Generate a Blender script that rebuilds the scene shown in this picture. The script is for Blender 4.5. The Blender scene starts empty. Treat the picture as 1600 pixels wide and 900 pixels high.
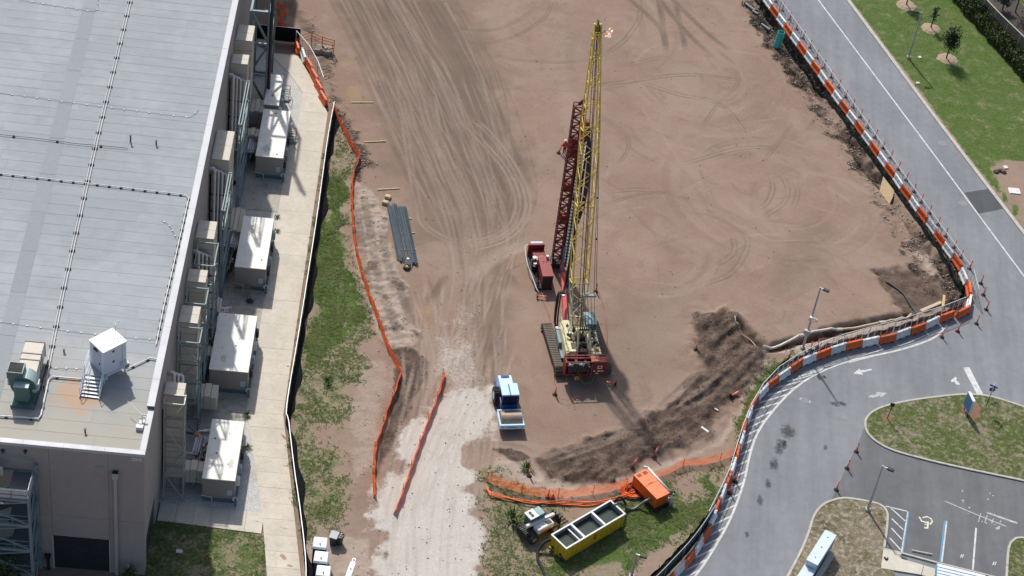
import bpy, math, random
import numpy as np
from mathutils import Vector, Matrix

R = math.radians
random.seed(7)
rng = np.random.default_rng(11)
scene = bpy.context.scene
C = scene.collection

# ------------------------------------------------------------------ camera, sky, sun, exposure
CAM_H, CAM_T, CAM_R, CAM_F = 128.0, R(48.8), R(9.0), 3144.0     # height, angle off nadir, roll, focal length for a 1600 px wide frame
_fw = Vector((0, math.sin(CAM_T), -math.cos(CAM_T)))
_up0 = Vector((0, math.cos(CAM_T), math.sin(CAM_T)))
_rt0 = Vector((1, 0, 0))
_rt = _rt0 * math.cos(CAM_R) + _up0 * math.sin(CAM_R)
_up = _up0 * math.cos(CAM_R) - _rt0 * math.sin(CAM_R)
_cp = Vector((0, -CAM_H * math.tan(CAM_T), CAM_H))
cd = bpy.data.cameras.new('camera')
cam = bpy.data.objects.new('camera', cd)
C.objects.link(cam)
cd.sensor_width = 36.0
cd.lens = CAM_F / 1600 * 36
cd.clip_start = 1.0
cd.clip_end = 3000.0
mw = Matrix((( _rt.x, _up.x, -_fw.x, _cp.x), (_rt.y, _up.y, -_fw.y, _cp.y), (_rt.z, _up.z, -_fw.z, _cp.z), (0, 0, 0, 1)))
cam.matrix_world = mw
scene.camera = cam

SUN_EL, SHADOW_AZ = R(47), R(-64)          # shadows run towards the viewer and a little to the right
sun_from = Vector((-math.cos(SHADOW_AZ) * math.cos(SUN_EL), -math.sin(SHADOW_AZ) * math.cos(SUN_EL), math.sin(SUN_EL)))
world = bpy.data.worlds.new('World')
scene.world = world
world.use_nodes = True
wn = world.node_tree
bg = wn.nodes['Background']
sky = wn.nodes.new('ShaderNodeTexSky')
sky.sky_type = 'NISHITA'
sky.sun_disc = False
sky.sun_elevation = SUN_EL
sky.sun_rotation = math.atan2(sun_from.x, sun_from.y)
sky.air_density = 1.0
sky.dust_density = 2.5
sky.ozone_density = 1.0
wn.links.new(sky.outputs[0], bg.inputs['Color'])
bg.inputs['Strength'].default_value = 0.12
sl = bpy.data.lights.new('sun', 'SUN')
sl.energy = 4.0
sl.angle = R(1.2)
sl.color = (1.0, 0.965, 0.91)
so = bpy.data.objects.new('sun', sl)
C.objects.link(so)
so.rotation_euler = sun_from.to_track_quat('Z', 'Y').to_euler()
so.location = (0, 0, 90)
vs = scene.view_settings
scene.display_settings.display_device = 'sRGB'
vs.view_transform = 'Standard'
vs.look = 'None'
vs.exposure = 0.06
vs.gamma = 1.0
vs.use_curve_mapping = False
scene.render.resolution_x, scene.render.resolution_y = 1024, 576

# ------------------------------------------------------------------ where things stand
def G(px, py, z=0.0):
    """survey point: where the plane at height z is met by the sight line through a photo pixel"""
    d = _fw * CAM_F + _rt * (px - 800) - _up * (py - 450)
    return _cp + d * ((z - _cp.z) / d.z)

def GL(pts, z=0.0):
    return [G(x, y, z) for x, y in pts]

def ZZ(ox, oy, s, pts):
    return [(ox + x / s, oy + y / s) for x, y in pts]

B0 = G(226, 899)                       # foot of the big building's near right corner
BR = R(5.2)
_cb, _sb = math.cos(BR), math.sin(BR)
def BW(x, y, z=0.0):                   # building frame -> world (x along the front, y along the side wall)
    return Vector((B0.x + x * _cb - y * _sb, B0.y + x * _sb + y * _cb, z))
def BF(px, py, z=0.0):
    g = G(px, py, z) - B0
    return (g.x * _cb + g.y * _sb, -g.x * _sb + g.y * _cb)

# ------------------------------------------------------------------ mesh and object helpers
class MB:
    def __init__(s):
        s.v, s.f, s.mi, s.st = [], [], [], []
    def add(s, vs, fs, m=0):
        o = len(s.v)
        s.st.append((o, len(s.f)))
        s.v.extend([tuple(v) for v in vs])
        s.f.extend([[i + o for i in f] for f in fs])
        s.mi.extend([m] * len(fs))
        return s
    def box(s, c, d, rz=0.0, m=0, rx=0.0, ry=0.0, top=None):
        x, y, z = d[0] / 2, d[1] / 2, d[2] / 2
        tx, ty = (x, y) if top is None else (top[0] / 2, top[1] / 2)
        vs = [(-x, -y, -z), (x, -y, -z), (x, y, -z), (-x, y, -z), (-tx, -ty, z), (tx, -ty, z), (tx, ty, z), (-tx, ty, z)]
        M = Matrix.Translation(c)
        if rz: M = M @ Matrix.Rotation(rz, 4, 'Z')
        if rx: M = M @ Matrix.Rotation(rx, 4, 'X')
        if ry: M = M @ Matrix.Rotation(ry, 4, 'Y')
        return s.add([M @ Vector(v) for v in vs], [(0, 3, 2, 1), (4, 5, 6, 7), (0, 1, 5, 4), (1, 2, 6, 5), (2, 3, 7, 6), (3, 0, 4, 7)], m)
    def b2(s, x0, x1, y0, y1, z0, z1, m=0):
        return s.box(((x0 + x1) / 2, (y0 + y1) / 2, (z0 + z1) / 2), (x1 - x0, y1 - y0, z1 - z0), m=m)
    def _fr(s, d):
        d = d.normalized()
        u = d.cross(Vector((0, 0, 1)))
        if u.length < 1e-3: u = Vector((1, 0, 0))
        u.normalize()
        return u, u.cross(d).normalized()
    def bar(s, p, q, w, h=None, m=0):
        p, q = Vector(p), Vector(q)
        u, v = s._fr(q - p)
        h = h or w
        o = [u * w / 2 + v * h / 2, -u * w / 2 + v * h / 2, -u * w / 2 - v * h / 2, u * w / 2 - v * h / 2]
        return s.add([p + k for k in o] + [q + k for k in o], [(0, 1, 2, 3), (7, 6, 5, 4), (0, 4, 5, 1), (1, 5, 6, 2), (2, 6, 7, 3), (3, 7, 4, 0)], m)
    def cyl(s, p, q, r, n=10, r2=None, m=0, caps=True):
        p, q = Vector(p), Vector(q)
        u, v = s._fr(q - p)
        r2 = r if r2 is None else r2
        a = [2 * math.pi * k / n for k in range(n)]
        vs = [p + (u * math.cos(t) + v * math.sin(t)) * r for t in a] + [q + (u * math.cos(t) + v * math.sin(t)) * r2 for t in a]
        fs = [(k, n + k, n + (k + 1) % n, (k + 1) % n) for k in range(n)]
        if caps: fs += [tuple(range(n)), tuple(reversed(range(n, 2 * n)))]
        return s.add(vs, fs, m)
    def tube(s, pts, r, n=6, m=0, r2=None, caps=True):
        pts = [Vector(p) for p in pts]
        k = len(pts)
        t0 = (pts[1] - pts[0]).normalized()
        u, v = s._fr(t0)
        vs, fs = [], []
        for i in range(k):
            t = (pts[min(i + 1, k - 1)] - pts[max(i - 1, 0)]).normalized()
            u = (u - t * u.dot(t))
            if u.length < 1e-4: u, _ = s._fr(t)
            u.normalize()
            w = u.cross(t)
            rr = r if r2 is None else r + (r2 - r) * i / (k - 1)
            for j in range(n):
                a = 2 * math.pi * j / n
                vs.append(pts[i] + (u * math.cos(a) + w * math.sin(a)) * rr)
        for i in range(k - 1):
            for j in range(n):
                fs.append((i * n + j, (i + 1) * n + j, (i + 1) * n + (j + 1) % n, i * n + (j + 1) % n))
        if caps: fs += [tuple(range(n)), tuple(reversed(range((k - 1) * n, k * n)))]
        return s.add(vs, fs, m)
    def prism(s, poly, z0, z1, m=0, bottom=True):
        n = len(poly)
        a = sum(poly[i][0] * poly[(i + 1) % n][1] - poly[(i + 1) % n][0] * poly[i][1] for i in range(n))
        if a < 0: poly = list(reversed(poly))
        vs = [(p[0], p[1], z0) for p in poly] + [(p[0], p[1], z1) for p in poly]
        fs = [tuple(range(n, 2 * n))] + [(i, (i + 1) % n, n + (i + 1) % n, n + i) for i in range(n)]
        if bottom: fs.append(tuple(reversed(range(n))))
        return s.add(vs, fs, m)
    def ext(s, prof, org, ax, ay, vec, m=0):
        """profile points (a,b) -> org + a*ax + b*ay, extruded along vec"""
        org, ax, ay, vec = Vector(org), Vector(ax), Vector(ay), Vector(vec)
        n = len(prof)
        p = [org + ax * a + ay * b for a, b in prof]
        return s.add(p + [k + vec for k in p], [tuple(reversed(range(n))), tuple(range(n, 2 * n))] + [(i, (i + 1) % n, n + (i + 1) % n, n + i) for i in range(n)], m)
    def ball(s, c, r, n=10, k=6, m=0, sz=(1, 1, 1)):
        vs = [(c[0], c[1], c[2] - r * sz[2])]
        for i in range(1, k):
            t = -math.pi / 2 + math.pi * i / k
            for j in range(n):
                a = 2 * math.pi * j / n
                vs.append((c[0] + r * sz[0] * math.cos(t) * math.cos(a), c[1] + r * sz[1] * math.cos(t) * math.sin(a), c[2] + r * sz[2] * math.sin(t)))
        vs.append((c[0], c[1], c[2] + r * sz[2]))
        fs = [(0, 1 + (j + 1) % n, 1 + j) for j in range(n)]
        for i in range(k - 2):
            for j in range(n):
                a = 1 + i * n
                fs.append((a + j, a + (j + 1) % n, a + n + (j + 1) % n, a + n + j))
        e = len(vs) - 1
        a = 1 + (k - 2) * n
        fs += [(a + j, a + (j + 1) % n, e) for j in range(n)]
        return s.add(vs, fs, m)
    def mesh(s, name, mats, smooth=False):
        me = bpy.data.meshes.new(name)
        me.from_pydata(s.v, [], s.f)
        for mt in (mats if isinstance(mats, (list, tuple)) else [mats]):
            me.materials.append(mt)
        if any(s.mi): me.polygons.foreach_set('material_index', s.mi)
        if smooth: me.shade_smooth()
        me.update()
        return me
    def build(s, name, mats, parent=None, smooth=False, bev=0.0):
        o = bpy.data.objects.new(name, s.mesh(name, mats, smooth))
        C.objects.link(o)
        if parent is not None: o.parent = parent
        if bev:
            b = o.modifiers.new('bevel', 'BEVEL')
            b.width = bev
            b.segments = 1
            b.limit_method = 'ANGLE'
            b.angle_limit = R(40)
        return o

def each(mb, name, mat, parent=None, smooth=False):
    """one object for every primitive collected in mb"""
    for (v0, f0), (v1, f1) in zip(mb.st, mb.st[1:] + [(len(mb.v), len(mb.f))]):
        k = MB()
        k.add(mb.v[v0:v1], [[i - v0 for i in f] for f in mb.f[f0:f1]])
        k.build(name, mat, parent, smooth)
def obj(name, me, parent=None, loc=None, rz=0.0):
    o = bpy.data.objects.new(name, me)
    C.objects.link(o)
    if parent is not None: o.parent = parent
    if loc is not None: o.location = loc
    if rz: o.rotation_euler = (0, 0, rz)
    return o
def tag(o, label, cat, group=None):
    o['label'] = label
    o['category'] = cat
    if group: o['group'] = group
    return o
def thing(name, label, cat, loc=(0, 0, 0), rz=0.0, group=None):
    o = bpy.data.objects.new(name, None)
    C.objects.link(o)
    o.empty_display_size = 0.3
    o.location = loc
    o.rotation_euler = (0, 0, rz)
    return tag(o, label, cat, group)
def kind(o, k):
    o['kind'] = k
    return o
def copy_tree(o, parent=None):
    c = o.copy()
    C.objects.link(c)
    c.parent = parent
    for ch in list(o.children):
        copy_tree(ch, c)
    return c
ORD = ['first', 'second', 'third', 'fourth', 'fifth', 'sixth', 'seventh', 'eighth', 'ninth', 'tenth', 'eleventh', 'twelfth', 'thirteenth',
       'fourteenth', 'fifteenth', 'sixteenth', 'seventeenth', 'eighteenth', 'nineteenth', 'twentieth', 'twenty-first', 'twenty-second', 'twenty-third', 'twenty-fourth',
       'twenty-fifth', 'twenty-sixth', 'twenty-seventh', 'twenty-eighth', 'twenty-ninth', 'thirtieth']

def smooth_line(pts, step=0.4):
    """Catmull-Rom through points, resampled"""
    pts = [Vector(p) for p in pts]
    if len(pts) < 3:
        n = max(1, int((pts[1] - pts[0]).length / step))
        return [pts[0].lerp(pts[1], i / n) for i in range(n + 1)]
    P = [pts[0] * 2 - pts[1]] + pts + [pts[-1] * 2 - pts[-2]]
    out = []
    for i in range(1, len(P) - 2):
        a, b, c, d = P[i - 1:i + 3]
        n = max(1, int((c - b).length / step))
        for k in range(n):
            t = k / n
            out.append(0.5 * ((2 * b) + (c - a) * t + (2 * a - 5 * b + 4 * c - d) * t * t + (3 * b - a - 3 * c + d) * t ** 3))
    out.append(pts[-1])
    return out
def offset_line(pts, d):
    """shift a ground polyline sideways (to the left for d > 0)"""
    out = []
    for i, p in enumerate(pts):
        t = (pts[min(i + 1, len(pts) - 1)] - pts[max(i - 1, 0)])
        t.z = 0
        t.normalize()
        out.append(p + Vector((-t.y, t.x, 0)) * d)
    return out
def march(pts, step, start=0.0):
    """points at even distances along a polyline with headings"""
    out, acc, nxt = [], 0.0, start
    for a, b in zip(pts, pts[1:]):
        L = (b - a).length
        while nxt <= acc + L and L > 0:
            t = (nxt - acc) / L
            d = b - a
            out.append((a.lerp(b, t), math.atan2(d.y, d.x)))
            nxt += step
        acc += L
    return out
def ribbon(mb, left, right, z=None):
    n = len(left)
    vs = [(p.x, p.y, p.z if z is None else z) for p in left] + [(p.x, p.y, p.z if z is None else z) for p in right]
    return mb.add(vs, [(i, n + i, n + i + 1, i + 1) for i in range(n - 1)])

# ------------------------------------------------------------------ materials
class NT:
    def __init__(s, name):
        s.m = bpy.data.materials.new(name)
        s.m.use_nodes = True
        s.t = s.m.node_tree
        s.b = s.t.nodes['Principled BSDF']
        s.out = s.t.nodes['Material Output']
    def n(s, typ, **kw):
        nd = s.t.nodes.new('ShaderNode' + typ)
        for k, v in kw.items(): setattr(nd, k, v)
        return nd
    def lk(s, a, b): s.t.links.new(a, b)
    def val(s, sock, v):
        if hasattr(v, 'links') or isinstance(v, bpy.types.NodeSocket): s.lk(v, sock)
        else: sock.default_value = v
    def noise(s, scale, detail=4, rough=0.6, vec=None, dist=0.0):
        nd = s.n('TexNoise')
        nd.inputs['Scale'].default_value = scale
        nd.inputs['Detail'].default_value = detail
        nd.inputs['Roughness'].default_value = rough
        nd.inputs['Distortion'].default_value = dist
        if vec is not None: s.lk(vec, nd.inputs['Vector'])
        return nd.outputs['Fac']
    def math(s, op, a, b=0.0, c=0.0, clamp=False):
        nd = s.n('Math', operation=op, use_clamp=clamp)
        s.val(nd.inputs[0], a)
        s.val(nd.inputs[1], b)
        if len(nd.inputs) > 2: s.val(nd.inputs[2], c)
        return nd.outputs[0]
    def ss(s, v, lo, hi):
        nd = s.n('MapRange', interpolation_type='SMOOTHSTEP')
        s.val(nd.inputs[0], v)
        nd.inputs[1].default_value = lo
        nd.inputs[2].default_value = hi
        return nd.outputs[0]
    def rng(s, v, lo, hi, a, b):
        nd = s.n('MapRange')
        s.val(nd.inputs[0], v)
        for i, k in enumerate((lo, hi, a, b)): nd.inputs[i + 1].default_value = k
        return nd.outputs[0]
    def mix(s, f, a, b, mode='MIX'):
        nd = s.n('Mix', data_type='RGBA', blend_type=mode)
        s.val(nd.inputs[0], f)
        for sk, v in ((nd.inputs[6], a), (nd.inputs[7], b)):
            if isinstance(v, bpy.types.NodeSocket): s.lk(v, sk)
            else: sk.default_value = (*v, 1) if len(v) == 3 else v
        return nd.outputs[2]
    def scale_col(s, col, f):
        nd = s.n('VectorMath', operation='SCALE')
        s.val(nd.inputs[0], col) if isinstance(col, bpy.types.NodeSocket) else setattr(nd.inputs[0], 'default_value', col)
        s.val(nd.inputs[3], f)
        return nd.outputs[0]
    def co(s, which='Object'):
        return s.n('TexCoord').outputs[which]
    def pos(s): return s.n('NewGeometry').outputs['Position']
    def bump(s, h, strength=0.3, dist=0.05):
        b = s.n('Bump')
        b.inputs['Strength'].default_value = strength
        b.inputs['Distance'].default_value = dist
        s.lk(h, b.inputs['Height'])
        s.lk(b.outputs[0], s.b.inputs['Normal'])

MATS = {}
def M(name, col, rough=0.55, metal=0.0, var=0.12, scale=1.5, dirt=None, damt=0.35, bump=0.0, spec=0.4, rnd=0.0):
    """paint, metal, plastic ... with uneven tone, optional dirt blotches and fine relief"""
    if name in MATS: return MATS[name]
    t = NT(name)
    p = t.co('Object')
    n1 = t.noise(scale, 5, 0.65, p)
    n2 = t.noise(scale * 9, 3, 0.6, p)
    k = t.rng(n1, 0.25, 0.75, 1 - var, 1 + var * 0.6)
    k = t.math('MULTIPLY', k, t.rng(n2, 0.3, 0.7, 1 - var * 0.4, 1 + var * 0.3))
    if rnd:
        r = t.n('ObjectInfo').outputs['Random']
        k = t.math('MULTIPLY', k, t.rng(r, 0, 1, 1 - rnd, 1 + rnd * 0.6))
    c = t.scale_col(col, k)
    if dirt is not None:
        d = t.ss(t.noise(scale * 2.3, 6, 0.7, p, 0.6), 0.48, 0.68)
        c = t.mix(t.math('MULTIPLY', d, damt), c, dirt)
    t.lk(c, t.b.inputs['Base Color'])
    t.lk(t.rng(n1, 0.3, 0.7, max(0.05, rough - 0.08), min(1, rough + 0.1)), t.b.inputs['Roughness'])
    t.b.inputs['Metallic'].default_value = metal
    t.b.inputs['Specular IOR Level'].default_value = spec
    if bump: t.bump(t.noise(scale * 14, 4, 0.7, p), bump, 0.02)
    MATS[name] = t.m
    return t.m

def net_mat(name, col, cell, hole, rough=0.6, thin=0.0):
    """woven net or wire mesh: strands with real see-through holes, by UV in metres"""
    if name in MATS: return MATS[name]
    t = NT(name)
    uv = t.n('UVMap').outputs[0]
    sp = t.n('SeparateXYZ')
    t.lk(uv, sp.inputs[0])
    fac = None
    for k in (0, 1):
        fr = t.math('FRACT', t.math('DIVIDE', sp.outputs[k], cell))
        e = t.math('LESS_THAN', fr, 1 - hole)
        fac = e if fac is None else t.math('MAXIMUM', fac, e)
    n = t.noise(1.3, 4, 0.6, t.pos())
    t.lk(t.scale_col(col, t.rng(n, 0.3, 0.7, 0.75, 1.15)), t.b.inputs['Base Color'])
    t.b.inputs['Roughness'].default_value = rough
    tr = t.n('BsdfTransparent')
    tl = t.n('BsdfTranslucent')           # thin plastic lets light through
    tl.inputs[0].default_value = (*col, 1)
    m0 = t.n('MixShader')
    m0.inputs[0].default_value = thin
    t.lk(t.b.outputs[0], m0.inputs[1])
    t.lk(tl.outputs[0], m0.inputs[2])
    ms = t.n('MixShader')
    t.lk(fac, ms.inputs[0])
    t.lk(tr.outputs[0], ms.inputs[1])
    t.lk(m0.outputs[0], ms.inputs[2])
    t.lk(ms.outputs[0], t.out.inputs[0])
    MATS[name] = t.m
    return t.m

def net_strip(name, line, z0, z1, mat, parent=None, sag=0.0, lean=0.0, wob=0.0):
    """upright strip along a ground polyline with UVs in metres"""
    n = len(line)
    vs, fs, uvs = [], [], []
    d = 0.0
    rows = 4
    off = offset_line(line, 1.0)
    for i, p in enumerate(line):
        if i: d += (line[i] - line[i - 1]).length
        nrm = off[i] - p
        s = sag * (0.5 + 0.5 * math.sin(d * 1.9)) + wob * 0.5 * math.sin(d * 5.1)
        for k in range(rows):
            f = k / (rows - 1)
            w = wob * math.sin(d * 3.3 + k * 1.7) * (0.4 + f)
            vs.append(p + nrm * (lean * f + w) + Vector((0, 0, z0 + (z1 - s - z0) * f)))
            uvs.append((d, (z1 - z0) * f))
    for i in range(n - 1):
        for k in range(rows - 1):
            a = i * rows + k
            fs.append((a, a + rows, a + rows + 1, a + 1))
    me = bpy.data.meshes.new(name)
    me.from_pydata([tuple(v) for v in vs], [], fs)
    ul = me.uv_layers.new(name='UVMap')
    for l in me.loops: ul.data[l.index].uv = uvs[l.vertex_index]
    me.materials.append(mat)
    me.update()
    return obj(name, me, parent)

# ------------------------------------------------------------------ the ground: one sheet, fine where the photograph shows it
def axis(lo, hi, step, far):
    a = list(np.arange(lo, hi + 1e-6, step))
    pre, d, x = [], step, lo
    while x > -far:
        d *= 1.35
        x -= d
        pre.append(x)
    post, d, x = [], step, a[-1]
    while x < far:
        d *= 1.35
        x += d
        post.append(x)
    return np.array(pre[::-1] + a + post)
GX = axis(-27.0, 48.0, 0.12, 420)
GY = axis(-46.0, 66.0, 0.12, 420)
XX, YY = np.meshgrid(GX, GY)
NX, NY = len(GX), len(GY)

def vnoise(X, Y, scale, seed):
    r = np.random.default_rng(seed)
    T = r.random((256, 256))
    x, y = X / scale + 1000.3, Y / scale + 1000.7
    xi, yi = np.floor(x).astype(int), np.floor(y).astype(int)
    fx, fy = x - xi, y - yi
    fx, fy = fx * fx * (3 - 2 * fx), fy * fy * (3 - 2 * fy)
    a, b = T[yi & 255, xi & 255], T[yi & 255, (xi + 1) & 255]
    c, d = T[(yi + 1) & 255, xi & 255], T[(yi + 1) & 255, (xi + 1) & 255]
    return (a * (1 - fx) + b * fx) * (1 - fy) + (c * (1 - fx) + d * fx) * fy - 0.5
def fbm(scale, seed, octs=4, X=None, Y=None):
    X = XX if X is None else X
    Y = YY if Y is None else Y
    s, a = 0, 1.0
    for k in range(octs):
        s = s + a * vnoise(X, Y, scale / 2 ** k, seed + k * 17)
        a *= 0.55
    return s
N8, N3, N1, N05 = fbm(8, 1), fbm(3, 2), fbm(1.1, 3), fbm(0.5, 4, 2)

def poly_mask(px, edge=0.5, warp=0.6, world=False):
    P = np.array([(p[0], p[1]) for p in (px if world else GL(px))])
    lo, hi = P.min(0) - 3, P.max(0) + 3
    i0, i1 = np.searchsorted(GX, lo[0]), np.searchsorted(GX, hi[0])
    j0, j1 = np.searchsorted(GY, lo[1]), np.searchsorted(GY, hi[1])
    X, Y = XX[j0:j1, i0:i1], YY[j0:j1, i0:i1]
    inside = np.zeros(X.shape, bool)
    dist = np.full(X.shape, 1e9)
    for (x1, y1), (x2, y2) in zip(P, np.roll(P, -1, 0)):
        c = ((y1 > Y) != (y2 > Y)) & (X < (x2 - x1) * (Y - y1) / (y2 - y1 + 1e-12) + x1)
        inside ^= c
        dx, dy = x2 - x1, y2 - y1
        t = np.clip(((X - x1) * dx + (Y - y1) * dy) / (dx * dx + dy * dy + 1e-12), 0, 1)
        dist = np.minimum(dist, (X - x1 - t * dx) ** 2 + (Y - y1 - t * dy) ** 2)
    sd = np.sqrt(dist) * np.where(inside, 1, -1)
    sd = sd + warp * (1.6 * N3[j0:j1, i0:i1] + 0.8 * N1[j0:j1, i0:i1])
    m = np.clip(sd / max(edge, 1e-3) * 0.5 + 0.5, 0, 1)
    out = np.zeros(XX.shape)
    out[j0:j1, i0:i1] = m * m * (3 - 2 * m)
    return out

TD, TL, TH_ = np.zeros(XX.shape), np.zeros(XX.shape), np.zeros(XX.shape)     # wheel tracks: dark, light, rut depth
FX0, FY0, FS = -27.0, -46.0, 0.12
PX0, PY0 = int(np.searchsorted(GX, -27.0 - 1e-6)), int(np.searchsorted(GY, -46.0 - 1e-6))
def stamp(line, w, field, amp, cleat=0.0, fade=True, patchy=0.5):
    """press a track of half-width w into a field along a ground polyline"""
    pts = march(line, 0.08)
    n = len(pts)
    if n < 3: return
    A = np.array([(p.x, p.y) for p, _ in pts])
    s = np.arange(n) * 0.08
    k = np.ones(n)
    if fade: k *= np.clip(np.minimum(s, s[-1] - s) / 2.0, 0, 1)
    ph = rng.random() * 40
    k *= np.clip(1 - patchy + patchy * (np.sin(s * 0.9 + ph) + np.sin(s * 0.37 + 2 * ph)) * 0.6 + 0.3 * patchy, 0, 1)
    if cleat: k *= 0.45 + 0.55 * (np.sin(s * 2 * math.pi / cleat) > 0)
    r = int(math.ceil(w / FS)) + 1
    ix = np.round((A[:, 0] - FX0) / FS).astype(int) + PX0
    iy = np.round((A[:, 1] - FY0) / FS).astype(int) + PY0
    for dy in range(-r, r + 1):
        for dx in range(-r, r + 1):
            jx, jy = ix + dx, iy + dy
            ok = (jx >= PX0) & (jx < NX) & (jy >= PY0) & (jy < NY)
            jx, jy, a = jx[ok], jy[ok], A[ok]
            d = np.hypot(GX[jx] - a[:, 0], GY[jy] - a[:, 1]) / w
            np.maximum.at(field, (jy, jx), amp * k[ok] * np.clip(1.25 - d ** 2, 0, 1))

def track(px, gauge=0.0, w=0.22, dark=0.5, light=0.0, deep=0.03, cleat=0.0, patchy=0.5):
    L = smooth_line(GL(px), 0.3)
    for off in ((-gauge / 2, gauge / 2) if gauge else (0,)):
        l = offset_line(L, off) if off else L
        if dark: stamp(l, w, TD, dark, cleat, patchy=patchy)
        if light: stamp(l, w, TL, light, cleat, patchy=patchy)
        if deep: stamp(l, w * 0.8, TH_, deep, cleat, patchy=patchy)

z1 = lambda p: ZZ(480, 0, 4, p)
z2 = lambda p: ZZ(540, 200, 3.6, p)
z3 = lambda p: ZZ(540, 420, 3.4625, p)
z4 = lambda p: ZZ(900, 0, 4.09, p)
z5 = lambda p: ZZ(900, 200, 3.4625, p)
# wheel ruts that swing round beside the rebar
for p in (z2([(700, -60), (780, 0), (870, 100), (960, 240), (1010, 340), (1025, 440), (990, 540), (900, 620), (760, 665), (640, 680)]),
          z2([(640, -60), (700, 0), (800, 110), (890, 220), (950, 330), (970, 430), (940, 530), (870, 590), (760, 630), (640, 640)])):
    track(p, 0.5, 0.16, 0.15, 0.75, 0.04, patchy=0.25)
for p in (z2([(300, -300), (335, 0), (370, 240), (410, 430), (440, 540), (560, 620), (680, 640)]), z2([(300, -200), (370, 30), (470, 230), (540, 400), (590, 560), (610, 700), (640, 880)]),
          z2([(480, -220), (520, 20), (560, 220), (640, 400), (690, 600), (700, 760), (690, 950)]), z2([(360, -400), (470, 0), (620, 330), (700, 560), (720, 760), (650, 1000)]),
          z2([(740, 130), (790, 300), (815, 420), (815, 560)])):
    track(p, 0.5, 0.2, 0.25, 0.6, 0.04, patchy=0.35)
# the fan of old tracks coming down from the top
gl = [(520, -10), (575, 120), (625, 250), (672, 350), (700, 440), (690, 540), (650, 640)]
gr = [(690, -10), (770, 110), (812, 210), (842, 300), (830, 360), (800, 430), (770, 560)]
for i in range(230):
    f, g = random.random(), random.random()
    a = random.uniform(0.0, 0.5)
    b = random.uniform(0.4, 1.0)
    pts = [(l[0] + (r[0] - l[0]) * (f + (g - f) * k / 6 * 0.6), l[1] + (r[1] - l[1]) * f) for k, (l, r) in enumerate(zip(gl, gr))]
    k0, k1 = int(a * 4), max(int(a * 4) + 3, int(b * 7))
    wb_, wp = random.uniform(-22, 22), random.uniform(0, 6)
    pts = [(x + wb_ * math.sin(wp + k * 0.8), y) for k, (x, y) in enumerate(pts)]
    dk = random.random() < 0.68 or i % 5 == 0
    track(pts[k0:k1], 0, random.uniform(0.06, 0.15) if i % 5 else 0.3, random.uniform(0.3, 0.9) if dk else 0, 0 if dk else random.uniform(0.3, 0.8), random.uniform(0.01, 0.04), patchy=0.4)
# down the haul road to the gravel
for i in range(60):
    x0, x1 = random.uniform(640, 800), random.uniform(600, 745)
    y0 = random.uniform(420, 560)
    pts = [(x0, y0), (x0 * 0.6 + x1 * 0.4 + 12, y0 + (740 - y0) * 0.4), (x1 + 12, 760), (x1, random.uniform(820, 940))]
    dk = random.random() < 0.4
    track(pts, random.choice((0, 1.7)), random.uniform(0.08, 0.22), 0.6 if dk else 0, 0 if dk else 0.8, 0.025, patchy=0.7)
# crawler prints by the top edge
for p in (z4([(300, -60), (350, 0), (470, 110), (550, 200), (580, 340)]), z4([(520, -60), (540, 60), (570, 250), (582, 345)]), z4([(640, 0), (660, 120), (690, 260), (710, 345)]),
          z4([(500, -50), (600, 80), (740, 240), (890, 380)]), z4([(560, -60), (720, 100), (860, 230), (990, 330)])):
    track(p, 0, 0.4, 1.0, 0, 0.06, cleat=0.5, patchy=0.2)
# turning circles
for p in (z1([(780, 90), (900, 160), (1050, 190), (1200, 180), (1330, 120), (1400, 70), (1430, -20)]), z1([(850, 230), (1000, 265), (1150, 268), (1300, 230), (1420, 160), (1500, 90), (1530, 0)]),
          z1([(1150, 330), (1250, 365), (1400, 385), (1600, 390), (1760, 375)]), z4([(0, 385), (150, 360), (300, 270), (390, 150), (410, 80), (400, -20)]),
          z5([(1050, 250), (1065, 330), (1030, 410), (960, 450)]), z5([(1090, 230), (1145, 320), (1130, 400), (1050, 460), (1000, 490)]), z5([(880, 540), (930, 620), (890, 730), (820, 800), (680, 850)]),
          z5([(840, 560), (860, 650), (830, 700), (720, 770)]), z5([(560, 200), (700, 160), (900, 110), (1120, 110)]), z5([(150, 350), (300, 335), (450, 340)]),
          z5([(130, 430), (300, 370), (450, 350), (560, 380)]), z4([(0, 560), (350, 520), (700, 480), (1100, 520)]), z4([(280, 430), (500, 380), (640, 370)]), z4([(330, 500), (640, 600), (900, 660), (1050, 800), (1090, 900)]),
          z4([(880, 300), (1010, 420), (1030, 540), (900, 680), (780, 850)]), z5([(1000, 200), (1080, 100), (1180, -20)]), z5([(200, 0), (280, 60), (270, 140), (200, 220)]), z5([(1180, 270), (1200, 360), (1170, 440)])):
    track(p, random.choice((0.3, 0.45)), 0.1, 0.85, 0.1, 0.04, patchy=0.4)
for i in range(130):
    x, y, a = random.uniform(880, 1330), random.uniform(20, 440), random.gauss(0.15, 0.5) + (0 if random.random() < 0.6 else 0.8)
    L = random.uniform(20, 110)
    if x > 1180 + (y - 100) * 0.62: continue
    b = a + random.gauss(0, 0.25)
    track([(x, y), (x + L * math.cos(a), y + L * 0.6 * math.sin(a)), (x + L * math.cos(a) + L * math.cos(b), y + L * 0.6 * (math.sin(a) + math.sin(b)))], 0, random.uniform(0.07, 0.24), random.uniform(0.12, 0.34) if i % 3 else 0, 0 if i % 3 else 0.35, 0.012, patchy=0.9)
track(z5([(250, 0), (330, 100), (500, 200), (600, 310), (680, 420), (850, 500), (1000, 600), (1200, 650)]), 1.6, 0.3, 0.3, 0, 0.02, patchy=0.6)
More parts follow.
